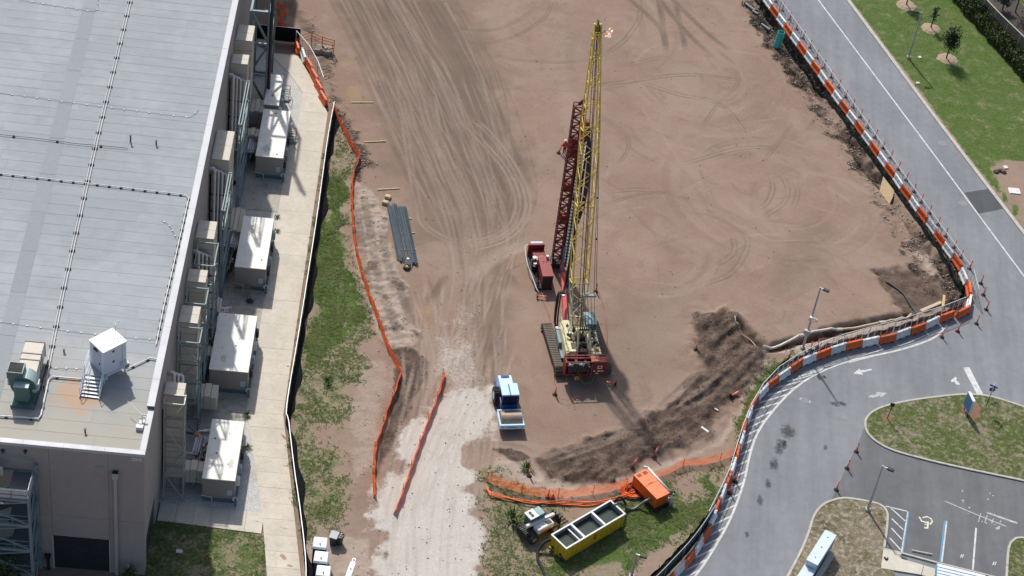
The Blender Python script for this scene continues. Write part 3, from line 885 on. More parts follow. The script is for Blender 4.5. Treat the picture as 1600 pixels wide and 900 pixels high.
def kerb(name, px, w=0.18, h=0.13, close=False, gutter=0.0, seg=3.0):
    """kerb built of cast lengths with open joints"""
    L = smooth_line(GL(px), 0.35)
    root = kind(obj(name, None), 'structure')
    pieces, cur, acc = [], [L[0]], 0.0
    for a, b in zip(L, L[1:]):
        cur.append(b)
        acc += (b - a).length
        if acc > seg:
            pieces.append(cur)
            cur, acc = [b], 0.0
    if len(cur) > 1: pieces.append(cur)
    for pc in pieces:
        pc = list(pc)
        d = (pc[-1] - pc[-2]).normalized()
        pc[-1] = pc[-1] - d * 0.015
        A, Bn = offset_line(pc, w / 2), offset_line(pc, -w / 2)
        n = len(pc)
        hh = h + random.uniform(-0.008, 0.008)
        vs = [(p.x, p.y, -0.1) for p in A] + [(p.x, p.y, hh) for p in A] + [(p.x, p.y, hh) for p in Bn] + [(p.x, p.y, -0.1) for p in Bn]
        fs = []
        for i in range(n - 1):
            for r in range(3): fs.append((r * n + i, (r + 1) * n + i, (r + 1) * n + i + 1, r * n + i + 1))
        fs += [(0, 3 * n, 2 * n, n), (n - 1, 2 * n - 1, 3 * n - 1, 4 * n - 1)]
        mb = MB()
        mb.add(vs, fs)
        mb.build('kerb_stone', CONC, root)
    return root
kerb('road_kerb', [(1281, -58), (1323, -2), (1415, 122), (1509, 247), (1603, 369), (1680, 470)], 0.42, 0.12)
ISL1 = [(1700, 775), (1600, 752), (1500, 731), (1440, 717), (1390, 702), (1362, 685), (1352, 668), (1355, 652), (1375, 638), (1420, 627), (1480, 619), (1515, 617), (1550, 621), (1600, 637), (1680, 668)]
ISL2 = [(1215, 930), (1248, 868), (1262, 836), (1272, 806), (1285, 790), (1300, 783), (1320, 779), (1355, 784), (1376, 790), (1386, 802), (1385, 830), (1381, 857)]
ISL3 = [(1571, 930), (1573, 890), (1576, 856), (1583, 845), (1596, 841), (1640, 850)]
for nm, px in (('island_kerb', ISL1), ('island_kerb', ISL2), ('island_kerb', ISL3)): kerb(nm, px, 0.2, 0.13)

def lawn_mat(name, green, dryness):
    t = NT(name)
    p = t.pos()
    b, m, s, f = t.noise(0.25, 4, 0.6, p), t.noise(1.1, 5, 0.7, p), t.noise(5, 4, 0.7, p), t.noise(24, 3, 0.7, p)
    g = t.mix(t.ss(s, 0.3, 0.7), tuple(c * 0.6 for c in green), tuple(c * 1.25 for c in green))
    d = t.mix(t.ss(f, 0.3, 0.7), (0.15, 0.12, 0.07), (0.34, 0.29, 0.21))
    k = t.math('ADD', t.math('MULTIPLY', b, 0.35), t.math('ADD', t.math('MULTIPLY', m, 0.4), t.math('MULTIPLY', s, 0.25)))
    c = t.mix(t.ss(k, 0.62 - dryness * 0.34, 0.74 - dryness * 0.3), g, d)
    c = t.mix(t.math('MULTIPLY', t.ss(t.noise(2.2, 5, .7, p), 0.5, 0.62), 0.9 * dryness if dryness > .6 else .3), c, (0.46, 0.41, 0.335))
    t.lk(t.scale_col(c, t.rng(f, 0.3, 0.7, 0.72, 1.2)), t.b.inputs['Base Color'])
    t.b.inputs['Roughness'].default_value = 0.95
    t.b.inputs['Specular IOR Level'].default_value = 0.1
    t.bump(t.math('ADD', s, f), 0.7, 0.1)
    return t.m
LAWN1 = lawn_mat('island_turf', (0.105, 0.135, 0.040), 0.46)
LAWN2 = lawn_mat('dry_turf', (0.12, 0.115, 0.05), 0.72)
def turf(name, px, mat, h=0.1, close=None):
    """gently uneven turf sheet filling a kerb line"""
    P = [(p.x, p.y) for p in (smooth_line(GL(px), 0.5) + (GL(close) if close else []))]
    import bmesh
    bm = bmesh.new()
    bm.faces.new([bm.verts.new((x, y, h)) for x, y in P])
    bm.normal_update()
    if bm.faces[:][0].normal.z < 0: bmesh.ops.reverse_faces(bm, faces=bm.faces)
    bmesh.ops.triangulate(bm, faces=bm.faces)
    me = bpy.data.meshes.new(name)
    bm.to_mesh(me)
    bm.free()
    me.materials.append(mat)
    return kind(obj(name, me), 'structure')
turf('island_lawn', ISL1, LAWN1, 0.10)
turf('verge_lawn', ISL2, LAWN2, 0.10, [(1384, 862), (1410, 930)])
turf('planting_bed', ISL3, LAWN1, 0.10, [(1660, 850), (1660, 940)])
# pavement by the bays
WALKC = M('pavement_concrete', (0.56, 0.53, 0.44), 0.9, var=0.14, scale=0.6, dirt=(0.38, 0.35, 0.28), damt=0.4, bump=0.15, rnd=0.06)
walk = kind(obj('pavement', None), 'structure')
def slab(name, poly, z0, z1, mat, parent):
    mb = MB()
    mb.prism([(p[0], p[1]) for p in poly], z0, z1)
    return mb.build(name, mat, parent)
for q in ([(554, 756), (650, 782), (651, 812), (770, 846), (757, 897), (540, 862)], [(773, 847), (832, 864), (832, 900), (815, 915), (760, 899)]):
    slab('paving_slab', GL(z7(q)), -0.1, 0.13, WALKC, walk)
slab('paving_slab', GL(z7([(552, 752), (660, 777), (840, 826), (1100, 890), (1250, 930), (1248, 938), (1098, 897), (838, 833), (655, 784), (551, 759)])), -0.1, 0.135, CONC, walk)
# blue and white crossing deck beyond the bay line
BW_W, BW_B = M('white_deck_paint', (0.72, 0.74, 0.76), 0.6, var=0.1), M('blue_deck_paint', (0.07, 0.22, 0.42), 0.6, var=0.15)
deck = thing('ramp_deck', 'white access ramp with blue stripes at the bottom edge beside the parking bays', 'ramp', G(*z7([(1000, 880)])[0]))
dk = GL(z7([(840, 836), (1105, 902), (1100, 960), (832, 960)]))
mb = MB(); mb.prism([(p.x - deck.location.x, p.y - deck.location.y) for p in dk], -0.1, 0.14); mb.build('ramp_slab', BW_W, deck)
for i in range(5):
    y = 852 + i * 17
    q = GL(z7([(842, y), (1100 - i * 0, y + 62), (1100, y + 67), (842, y + 5)]))
    MB().add([(p.x - deck.location.x, p.y - deck.location.y, 0.144) for p in q], [(0, 3, 2, 1)]).build('blue_stripe', BW_B, deck)
q = GL(z7([(838, 836), (845, 836), (838, 960), (830, 960)]))
MB().add([(p.x - deck.location.x, p.y - deck.location.y, 0.148) for p in q], [(0, 3, 2, 1)]).build('blue_stripe', BW_B, deck)
a, b = G(*z7([(708, 764)])[0]), G(*z7([(816, 786)])[0])
ws = thing('wheel_stop', 'grey concrete wheel stop at the head of the wheelchair bay', 'wheel stop', a.lerp(b, 0.5), math.atan2((b - a).y, (b - a).x))
L = (b - a).length
mb = MB(); mb.ext([(-0.09, 0), (0.09, 0), (0.06, 0.13), (-0.06, 0.13)], (-L / 2, 0, 0.004), (0, 1, 0), (0, 0, 1), (L, 0, 0)); mb.build('stop_block', CONC, ws)
mb = MB()
for s in (-1, 1): mb.cyl((s * L * 0.36, 0, 0.12), (s * L * 0.36, 0, 0.15), 0.03, 8)
mb.build('fixing_bolt', M('dark_steel', (0.06, 0.06, 0.065), 0.5, 0.6), ws)
# mortared path at the building: slabs cast one by one
PATHC = M('path_concrete', (0.60, 0.545, 0.455), 0.9, var=0.16, scale=0.45, dirt=(0.46, 0.40, 0.30), damt=0.5, bump=0.12, rnd=0.05)
RUSTY = M('rust_stain', (0.48, 0.33, 0.19), 0.9, var=0.2, scale=2)
feather(RUSTY)
path = kind(obj('path', None), 'structure')
def bslab(pts, parent=path, z=0.03, mat=PATHC): return slab('paving_slab', [BW(x, y) for x, y in pts], -0.12, z + random.uniform(-0.004, 0.004), mat, parent)
def edge_l(y):      # left edge of the path
    if y > 19.5: return 6.05
    if y > 7.9: return 6.05 + (19.5 - y) / 11.6 * 2.6
    return 8.65 + (7.9 - y) / 7 * 1.15
def edge_r(y):
    if y > 65: return 9.5 - (y - 65) * 0.43
    if y > 19.5: return 9.3 + (y - 19.5) * 0.006
    return 9.3 + (19.5 - y) / 17.5 * 3.1
y = -5.0
while y < 73:
    st = 1.75 if y < 20 else 3.3
    y2 = y + st - 0.02
    a0, a1, b0, b1 = edge_l(y), edge_l(y2), edge_r(y), edge_r(y2)
    if y < 60.5: bslab([(a0, y), (b0, y), (b1, y2), (a1, y2)])
    else: bslab([(6.65 - max(0, y - 68.5) * .8, y), (b0, y), (b1, y2), (6.65 - max(0, y2 - 68.5) * .8, y2)])
    y += st
for i in range(6):
    x0 = 0.15 + i * 1.45
    bslab([(x0, 5.98 - i * 0.08), (x0 + 1.43, 5.9 - i * 0.08), (x0 + 1.43, 7.92 - i * 0.03), (x0, 7.95 - i * 0.03)])
for i, (x, y, L, w, a) in enumerate([(9.6, 16.8, 1.8, 0.22, -0.9), (10.4, 16.3, 1.6, 0.3, -1.1), (10.2, 13.4, 2.2, 0.22, -0.2), (10.7, 6.3, 1.2, 0.12, -0.1), (8.4, 6.8, 0.7, 0.15, 0), (10.9, 3.2, 1.5, 0.4, -0.9), (11.5, 2.3, 0.9, 0.4, -0.6), (9.1, 25.7, 0.5, 0.4, 0.3)]):
    r = random.Random(i)
    P = [BW(x + L / 2 * math.cos(a) * math.cos(t) * r.uniform(.8, 1.1) - w / 2 * math.sin(a) * math.sin(t), y + L / 2 * math.sin(a) * math.cos(t) * r.uniform(.8, 1.1) + w / 2 * math.cos(a) * math.sin(t) * r.uniform(.5, 1.2)) for t in [k * 2 * math.pi / 16 for k in range(16)]]
    sheet('rust_streak', P, 0.041, RUSTY, path)
# equipment yard: gravel bed with cast pads
def pebble_mat():
    t = NT('yard_gravel')
    p = t.pos()
    v = t.n('TexVoronoi')
    v.inputs['Scale'].default_value = 9
    t.lk(p, v.inputs['Vector'])
    n = t.noise(0.6, 4, 0.6, p)
    c = t.mix(v.outputs['Distance'], (0.36, 0.35, 0.33), (0.62, 0.60, 0.56))
    c = t.mix(t.math('MULTIPLY', t.ss(n, 0.5, 0.7), 0.4), c, (0.30, 0.28, 0.25))
    t.lk(c, t.b.inputs['Base Color'])
    t.b.inputs['Roughness'].default_value = 0.95
    t.bump(v.outputs['Distance'], 0.6, 0.05)
    return t.m
kind(sheet('gravel_bed', [BW(x, y) for x, y in [(0, 7.95), (8.7, 7.8), (6.05, 19.5), (6.05, 60.5), (6.65, 60.6), (6.65, 68.6), (2.5, 74), (0, 76)]], -0.02, pebble_mat()), 'structure')
yard = kind(obj('yard_slab', None), 'structure')
PADC = M('pad_concrete', (0.47, 0.435, 0.37), 0.9, var=0.22, scale=0.5, dirt=(0.22, 0.20, 0.17), damt=0.6, bump=0.12, rnd=0.07)
for y0, y1, x1 in ((16.2, 20.8, 6.0), (20.82, 30.6, 6.0), (30.62, 33.4, 5.98), (36, 43.4, 5.97), (33.42, 35.98, 6.0), (47.3, 51.2, 6.0), (51.22, 60.5, 6.0), (60.52, 66.4, 4.7)):
    bslab([(1.9, y0), (x1, y0), (x1, y1), (1.9, y1)], yard, 0.02, PADC)

# ------------------------------------------------------------------ the big building
WALLM = M('wall_concrete', (0.335, 0.312, 0.292), 0.9, var=0.10, scale=0.25, dirt=(0.28, 0.26, 0.24), damt=0.4, bump=0.1, rnd=0.03)
COPE = M('coping_metal', (0.46, 0.47, 0.49), 0.5, var=0.06, scale=0.7, dirt=(0.45, 0.45, 0.46), damt=0.3)
STEEL = M('galvanised_steel', (0.20, 0.275, 0.29), 0.55, 0.1, var=0.18, scale=1.2, dirt=(0.2, 0.24, 0.25), damt=0.4)
DARKST = M('dark_steel', (0.06, 0.06, 0.065), 0.5, 0.6)
GREYST = M('grey_green_steel', (0.16, 0.22, 0.23), 0.55, 0.2, var=0.15, scale=1.5)
WHITEP = M('white_pipe_paint', (0.72, 0.71, 0.68), 0.6, var=0.12, scale=2, dirt=(0.45, 0.42, 0.38), damt=0.4)
BLACK = M('black_rubber', (0.022, 0.022, 0.024), 0.8, var=0.2)
ALU = M('bright_aluminium', (0.62, 0.63, 0.65), 0.32, 0.85, var=0.1, scale=2)
DUCTM = M('cream_duct_sheet', (0.56, 0.515, 0.43), 0.6, var=0.10, scale=0.7, dirt=(0.42, 0.38, 0.30), damt=0.45)
ORANGE_V = M('orange_valve_paint', (0.62, 0.17, 0.04), 0.5)

def roof_mat():
    t = NT('roof_membrane')
    p = t.co('Object')
    g = t.pos()
    sp = t.n('SeparateXYZ')
    t.lk(g, sp.inputs[0])
    a, m, f = t.noise(0.10, 4, 0.6, g), t.noise(0.8, 5, 0.65, g), t.noise(7, 3, 0.6, g)
    mp = t.n('Mapping')
    mp.inputs['Rotation'].default_value = (0, 0, -BR)
    mp.inputs['Scale'].default_value = (0.25, 2.6, 1)
    t.lk(g, mp.inputs['Vector'])
    st = t.noise(1.0, 4, 0.65, mp.outputs[0])
    r = t.n('ObjectInfo').outputs['Random']
    c = t.mix(t.ss(a, 0.38, 0.66), (0.255, 0.280, 0.300), (0.305, 0.325, 0.340))
    c = t.scale_col(c, t.math('MULTIPLY', t.rng(r, 0, 1, 0.975, 1.025), t.math('MULTIPLY', t.rng(st, 0.3, 0.7, 0.94, 1.04), t.rng(m, 0.3, 0.7, 0.95, 1.04))))
    # old silt stains gather towards the low front corner
    k = t.math('ADD', t.rng(sp.outputs[1], B0.y + 2, B0.y + 17, 0.75, -0.1), t.math('MULTIPLY', t.math('SUBTRACT', t.noise(0.28, 5, 0.65, g), 0.5), 1.1))
    c = t.mix(t.math('MULTIPLY', t.ss(k, 0.1, 0.9), 0.72), c, (0.38, 0.345, 0.265))
    rp = t.n('VectorMath', operation='DISTANCE')
    t.lk(g, rp.inputs[0])
    rp.inputs[1].default_value = tuple(BW(-6.2, 5.8, 13.9))
    kr = t.math('SUBTRACT', t.math('ADD', 1.0, t.math('MULTIPLY', t.math('SUBTRACT', m, 0.5), 1.8)), t.math('DIVIDE', rp.outputs['Value'], 2.6))
    c = t.mix(t.math('MULTIPLY', t.ss(kr, 0.0, 0.7), 0.75), c, (0.42, 0.26, 0.15))
    t.lk(c, t.b.inputs['Base Color'])
    t.b.inputs['Roughness'].default_value = 0.7
    t.b.inputs['Specular IOR Level'].default_value = 0.3
    t.bump(t.math('ADD', st, t.math('MULTIPLY', f, 0.3)), 0.15, 0.04)
    return t.m
ROOFM = roof_mat()
RZ = 13.9
bld = thing('warehouse', 'large grey flat-roofed industrial building filling the left side', 'building', (B0.x, B0.y, 0), BR)
XL = -40.0
YB = 90.0
def front_panel(x0, x1, z0, z1):
    MB().b2(x0 + 0.01, x1 - 0.01, 0, 0.25, z0 + 0.01, z1 - 0.01).build('wall_panel', WALLM, bld)
xs = [XL, -33, -26, -19, -12.6, -7.25, -2.75, 0]
for x0, x1 in zip(xs, xs[1:]):
    door = (x0 == -7.25)
    front_panel(x0, x1, 3.95 if door else -0.1, 6.35)
    front_panel(x0, x1, 6.35, 14.0)
MB().b2(XL, -0.28, 0.27, 0.4, -0.1, 13.8).build('wall_core', M('joint_sealant', (0.20, 0.185, 0.17), 0.9), bld)
y = 0.0
while y < YB:
    w = 7.4
    if y == 0:
        MB().b2(-0.25, 0, 0.27, 0.9, -0.1, 13.99).build('wall_panel', WALLM, bld)
        MB().b2(-0.25, 0, 0.92, 5.5, 3.6, 13.99).build('wall_panel', WALLM, bld)
        MB().b2(-0.25, 0, 5.52, w - .01, -0.1, 13.99).build('wall_panel', WALLM, bld)
    else: MB().b2(-0.25, 0, y + 0.01, y + w - 0.01, -0.1, 13.99).build('wall_panel', WALLM, bld)
    y += w
MB().b2(-0.4, -0.27, 0.42, YB, -0.1, 13.8).build('wall_core', M('joint_sealant', (0.20, 0.185, 0.17), 0.9), bld)
MB().b2(XL, XL + 0.25, 0.42, YB, -0.1, 13.99).build('wall_panel', WALLM, bld)
MB().b2(XL + 0.27, -0.27, YB - 0.25, YB, -0.1, 13.99).build('wall_panel', WALLM, bld)
# roof membrane laid in lapped sheets
MB().b2(XL + 0.3, -0.42, 0.42, YB - 0.3, RZ - 0.4, RZ - 0.02).build('roof_deck', ROOFM, bld)
y, i = 0.42, 0
while y < 66:
    w = 1.35
    cuts = [XL + 0.3] + sorted([-28 + random.uniform(-3, 3), -15.5 + random.uniform(-3.5, 3.5), -6.5 + random.uniform(-3.5, 3.5)]) + [-0.43]
    for x0, x1 in zip(cuts, cuts[1:]):
        j = random.uniform(0, 0.006)
        mb = MB()
        mb.add([(x0, y, RZ + 0.009 + j), (x1 - 0.012, y, RZ + 0.009 + j), (x1 - 0.012, y + w + 0.06, RZ + 0.001), (x0, y + w + 0.06, RZ + 0.001), (x0, y, RZ - 0.02), (x1 - 0.012, y, RZ - 0.02)], [(0, 1, 2, 3), (4, 5, 1, 0)])
        mb.build('roof_sheet', ROOFM, bld)
    y += w
    i += 1
sp = MB(); sp.add([(XL + .3, y, RZ), (-0.43, y, RZ), (-0.43, YB - .3, RZ), (XL + .3, YB - .3, RZ)], [(0, 1, 2, 3)]); sp.build('roof_sheet', ROOFM, bld)
# a walkway strip of older membrane
for k in range(12):
    y0 = 1.5 + k * 5.2
    MB().add([(-13.0 - 0.03 * y0, y0, RZ + 0.022), (-11.7 - 0.03 * y0, y0, RZ + 0.022), (-11.7 - 0.03 * y0 - .15, y0 + 5.15, RZ + 0.022), (-13.0 - 0.03 * y0 - .15, y0 + 5.15, RZ + 0.022)], [(0, 1, 2, 3)]).build('walkway_mat', M('old_membrane', (0.262, 0.286, 0.30), 0.8, var=0.12, scale=0.5, rnd=0.06), bld)
# parapet coping, in lengths
def coping(x0, x1, y0, y1, z, along):
    n = max(1, round((abs(y1 - y0) if along == 'y' else abs(x1 - x0)) / 3.0))
    for k in range(n):
        if along == 'y':
            a, b = y0 + (y1 - y0) * k / n + 0.006, y0 + (y1 - y0) * (k + 1) / n - 0.006
            MB().b2(x0, x1, a, b, z - 0.3, z + random.uniform(-.008, .008)).build('coping', COPE, bld)
        else:
            a, b = x0 + (x1 - x0) * k / n + 0.006, x0 + (x1 - x0) * (k + 1) / n - 0.006
            MB().b2(a, b, y0, y1, z - 0.3, z + random.uniform(-.008, .008)).build('coping', COPE, bld)
coping(-0.52, 0.06, 4.9, YB, 14.5, 'y')
coping(-0.40, 0.06, 0.42, 4.85, 14.22, 'y')
coping(XL, 0.06, -0.06, 0.40, 14.22, 'x')
MB().b2(-0.44, 0.04, 4.86, 4.9, 13.95, 14.46).build('coping_end', M('dark_coping_end', (0.08, 0.085, 0.1), 0.6), bld)
# scupper, downpipe, sign, doors, lamp
pp = MB()
pp.b2(-2.42, -1.94, -0.42, -0.002, 11.55, 12.15); pp.b2(-2.31, -2.07, -0.33, -0.06, 0.1, 11.56)
pp.build('downpipe', M('downpipe_metal', (0.42, 0.42, 0.41), 0.6, 0.2), bld)
MB().b2(-2.4, -1.96, -0.40, -0.02, 12.13, 12.16).build('rain_head_mouth', BLACK, bld)
MB().b2(-3.75, -3.05, -0.05, -0.002, 12.05, 12.42).build('overflow_scupper', M('scupper_metal', (0.28, 0.36, 0.38), 0.5, 0.2), bld)
MB().b2(-0.95, -0.2, -0.04, -0.002, 13.45, 13.72).build('wall_sign', M('white_sign_sheet', (0.75, 0.75, 0.74), 0.5, var=0.05), bld)
for k in range(6): MB().b2(-0.9 + k * 0.115, -0.9 + k * 0.115 + random.uniform(.05, .085), -0.05, -0.042, 13.53, 13.53 + random.uniform(.08, .12)).build('sign_letter', BLACK, bld)
DOORM = M('door_navy', (0.035, 0.038, 0.05), 0.5, 0.2, var=0.2, scale=1)
dr = MB(); dr.b2(-7.2, -2.8, 0.12, 0.2, -0.1, 3.9); dr = dr.build('roller_door', DOORM, bld)
for k in range(13): MB().b2(-7.2, -2.8, 0.08, 0.115, 0.02 + k * 0.3, 0.02 + k * 0.3 + 0.27).build('door_slat', DOORM, dr)
fr = MB(); fr.b2(-7.32, -7.2, -0.05, 0.0, -0.1, 3.98); fr.b2(-2.8, -2.72, -0.05, 0.0, -0.1, 3.98); each(fr, 'door_frame', M('pale_frame', (0.5, 0.48, 0.44), 0.6), bld)
sd = MB(); sd.b2(-0.18, -0.12, 0.95, 5.45, -0.1, 3.55); sd = sd.build('side_door', M('side_door_grey', (0.05, 0.048, 0.05), 0.5, 0.2), bld)
mb = MB(); mb.cyl((-0.06, 3.5, 1.1), (-0.0, 3.5, 1.1), 0.04, 8); mb.build('door_handle', ALU, sd)
for x, z in ((-10.7, 13.2), (-9.0, 13.35), (-1.35, 0.9)):
    mb = MB(); mb.b2(x - 0.12, x + 0.12, -0.16, -0.002, z, z + 0.2); mb.cyl((x, -0.14, z + 0.02), (x, -0.2, z - 0.1), 0.05, 8); mb.build('wall_lamp', DARKST if x < -5 else WHITEP, bld)
mb = MB(); mb.b2(-7.75, -7.55, -0.35, -0.1, 0, 1.5); mb.b2(-7.9, -7.45, -0.45, -0.05, 1.5, 1.75); mb.build('bollard', BLACK, bld)

# ---- rooftop services
roofz = RZ + 0.02
def RT(px, py, z=roofz):
    x, y = BF(px, py, z)
    return Vector((x, y, z))
def roof_pipe(name, label, px, r, mat, block=2.2, lift=0.12, bm=BLACK):
    root = thing(name, label, 'pipe', (B0.x, B0.y, 0), BR)
    L = [RT(x, y) + Vector((0, 0, lift)) for x, y in px]
    mb = MB(); mb.tube([p for p in L], r, 6); mb.build('pipe_run', mat, root)
    for p, a in march(L, block, block * 0.4):
        MB().box((p.x, p.y, roofz + lift * 0.4), (0.2, 0.26, lift * 0.8), a).build('support_block', bm, root)
    return root
roof_pipe('roof_conduit', 'pair of pale conduits on black blocks running lengthwise along the roof', [(207, -4), (152, 225), (102, 450), (88, 520), (70, 610)], 0.032, WHITEP, 2.35)
cd2 = roof_pipe('roof_conduit', 'thin conduit beside the lengthwise roof conduit on black blocks', [(203, -4), (148, 225), (98, 450), (84, 520), (66, 610)], 0.022, WHITEP, 2.35)
roof_pipe('gas_pipe', 'white roof pipe on black blocks turning along the parapet edge', [(-6, 272), (140, 288), (290, 306), (295, 311), (284, 360), (268, 430), (255, 485), (244, 540)], 0.045, WHITEP, 1.05)
roof_pipe('gas_pipe', 'white roof pipe bending round the green fan to the white hut', [(-6, 651), (40, 654), (60, 656), (64, 650), (76, 595), (82, 590), (128, 594)], 0.07, WHITEP, 1.9)
roof_pipe('gas_pipe', 'short white roof pipe from the white hut to the parapet', [(198, 578), (222, 567), (234, 561), (246, 563)], 0.06, WHITEP, 1.4)
roof_pipe('roof_conduit', 'dark thin conduit crossing the roof with black feet', [(-6, 211), (60, 218), (120, 226), (200, 233)], 0.03, DARKST, 3.9)
def cable(label, px, step=0.9):
    root = thing('lightning_cable', label, 'cable', (B0.x, B0.y, 0), BR)
    L = smooth_line([RT(x, y) + Vector((0, 0, 0.03)) for x, y in px], 0.5)
    mb = MB(); mb.tube(L, 0.014, 4); mb.build('conductor', M('copper_grey', (0.22, 0.22, 0.23), 0.5, 0.5), root)
    for p, a in march(L, step, 0.3): MB().box((p.x, p.y, roofz + 0.035), (0.11, 0.11, 0.06), a).build('cable_clip', WHITEP, root)
cable('lightning cable with white clips crossing the upper roof to the parapet', [(-6, 145), (150, 166), (280, 182), (298, 183), (311, 172)], 1.15)
cable('lightning cable with white clips at the top left of the roof', [(28, 0), (90, 10), (148, 18), (153, 4), (155, -6)], 1.1)
cable('lightning cable with white clips just beyond the white hut', [(-6, 503), (60, 512), (140, 522), (200, 528), (250, 532)], 1.1)
cable('lightning cable with white clips curling near the parapet bend', [(252, 345), (262, 350), (270, 362), (276, 376)], 0.7)
cable('lightning cable with white clips between the green fan and the white hut', [(88, 525), (80, 560), (75, 574), (100, 576), (130, 577)], 0.8)
for i, (x, y, h) in enumerate([(204, 222, 0.75), (244, 226, 0.45), (133, 898 - 223, 0.35), (100, 550, 0.3)]):
    p = RT(x, y)
    v = thing('roof_vent', ['tall thin dark vent pipe standing on the roof by the conduit', 'short dark vent stub on the roof near the parapet', 'small dark vent stub on the roof near the front coping', 'small dark vent between the green fan and the white hut'][i], 'vent', BW(p.x, p.y, roofz))
    mb = MB(); mb.cyl((0, 0, 0), (0, 0, h), 0.07, 8); mb.build('vent_pipe', DARKST, v)
    mb = MB(); mb.cyl((0, 0, h), (0, 0, h + 0.06), 0.12, 8); mb.build('vent_cap', DARKST, v)

# white hut on the roof with its steps
HUTM = M('hut_white_panel', (0.66, 0.70, 0.77), 0.45, var=0.06, scale=0.8)
hz = RZ + 3.35
q = [G(138, 531, hz), G(177, 511.6, hz), G(198, 533.4, hz), G(161.4, 552, hz)]
e1, e2 = q[2] - q[3], q[0] - q[3]
hw_, hd_ = (e1.length + (q[1] - q[0]).length) / 2, (e2.length + (q[1] - q[2]).length) / 2
hc = (q[0] + q[1] + q[2] + q[3]) / 4
ha = math.atan2(e1.y, e1.x)
hut = thing('roof_hut', 'white metal equipment hut raised on a frame on the roof', 'hut', (hc.x, hc.y, RZ), ha)
fz = 0.75
mb = MB(); mb.b2(-hw_ / 2 + .06, hw_ / 2 - .06, -hd_ / 2 + .06, hd_ / 2 - .06, fz, 3.25); mb.build('hut_body', HUTM, hut, bev=0.02)
mb = MB(); mb.b2(-hw_ / 2, hw_ / 2, -hd_ / 2, hd_ / 2, 3.25, 3.36); mb.build('hut_roof', M('hut_roof_white', (0.78, 0.79, 0.80), 0.4, var=0.05), hut, bev=0.02)
mb = MB()
for sx in (-1, 1):
    mb.bar((sx * (hw_ / 2 - .15), -hd_ / 2 - .2, fz - .1), (sx * (hw_ / 2 - .15), hd_ / 2, fz - .1), 0.16, 0.2)
    for sy in (-1, 0.9): mb.bar((sx * (hw_ / 2 - .15), sy * (hd_ / 2 - .15), 0), (sx * (hw_ / 2 - .15), sy * (hd_ / 2 - .15), fz - .2), 0.14)
for sy in (-1, 1): mb.bar((-hw_ / 2, sy * (hd_ / 2 - .1), fz - .12), (hw_ / 2, sy * (hd_ / 2 - .1), fz - .12), 0.14, 0.18)
mb.build('base_frame', HUTM, hut)
dd = MB(); dd.b2(-hw_ / 2 + .03, -hw_ / 2 + .06, -0.55, 0.45, fz + .05, fz + 2.1); dd = dd.build('hut_door', M('hut_door_blue', (0.50, 0.55, 0.64), 0.45), hut)
MB().b2(-hw_ / 2 - .03, -hw_ / 2 + .03, -0.46, -0.4, fz + .95, fz + 1.1).build('door_handle', DARKST, dd)
MB().b2(-hw_ / 2 - .08, -hw_ / 2 + .05, -0.2, 0.25, fz + 2.2, fz + 2.32).build('door_lamp', DARKST, hut)
mb = MB(); mb.b2(hw_ * 0.22, hw_ * 0.46, -hd_ / 2 - .42, -hd_ / 2 + .05, fz + .15, fz + .62); ac = mb.build('air_conditioner', WHITEP, hut, bev=0.02)
MB().b2(hw_ * 0.25, hw_ * 0.43, -hd_ / 2 - .43, -hd_ / 2 - .425, fz + .2, fz + .56).build('fan_grille', M('grille_grey', (0.2, 0.2, 0.21), 0.5), ac)
mb = MB(); mb.b2(hw_ * 0.30, hw_ * 0.36, -hd_ / 2 - .02, -hd_ / 2 + .05, fz + .62, fz + 2.2); mb.build('cable_duct', WHITEP, hut)
for zz in (1.2, 2.3): MB().b2(-hw_ * .1, -hw_ * .03, -hd_ / 2 + .03, -hd_ / 2 + .056, fz + zz - .2, fz + zz).build('panel_hinge', DARKST, hut)
mast = MB(); mast.cyl((hw_ / 2 - .1, hd_ / 2 - .5, 3.3), (hw_ / 2 - .1, hd_ / 2 - .5, 4.3), 0.025, 6)
for a in range(3): mast.bar((hw_ / 2 - .1, hd_ / 2 - .5, 4.25), (hw_ / 2 - .1 + .28 * math.cos(a * 2.1), hd_ / 2 - .5 + .28 * math.sin(a * 2.1), 4.3), 0.03)
for a in range(3): mast.ball((hw_ / 2 - .1 + .3 * math.cos(a * 2.1), hd_ / 2 - .5 + .3 * math.sin(a * 2.1), 4.3), 0.07, 6, 4)
mast.build('wind_sensor', WHITEP, hut)
# steps up to the hut
s0, s1 = G(146, 628, RZ), G(148, 590, RZ + 0.8)
st = thing('roof_steps', 'grey metal steps with handrails leading up to the white hut', 'steps', BW(*BF(140, 622, RZ), RZ), BR + R(-3))
for k in range(6): MB().b2(-0.72, 0.72, k * 0.27, k * 0.27 + 0.24, 0.13 * k + 0.08, 0.13 * k + 0.12).build('tread', M('tread_pale', (0.5, 0.53, 0.56), 0.5, 0.2), st)
MB().b2(-0.72, 0.9, 1.66, 3.5, 0.82, 0.88).build('landing', M('grating_grey', (0.32, 0.35, 0.38), 0.6, 0.2), st)
for s in (-0.76, 0.76):
    MB().bar((s, -0.1, 0.05), (s, 1.65, 0.85), 0.06, 0.25).build('stringer', HUTM, st)
    mb = MB(); mb.tube([(s, 0, 0.1), (s, 0.02, 1.0), (s, 1.7, 1.85), (s, 3.4 if s < 0 else 2.2, 1.85)], 0.03, 5)
    for yy, z0 in ((0.9, 0.5), (1.7, 0.85), (3.4 if s < 0 else 2.2, 0.85)): mb.cyl((s, yy, z0), (s, yy, z0 + 1.0), 0.025, 5)
    mb.tube([(s, 0.02, 0.55), (s, 1.7, 1.4), (s, 3.4 if s < 0 else 2.2, 1.4)], 0.02, 5)
    mb.build('handrail', HUTM, st)
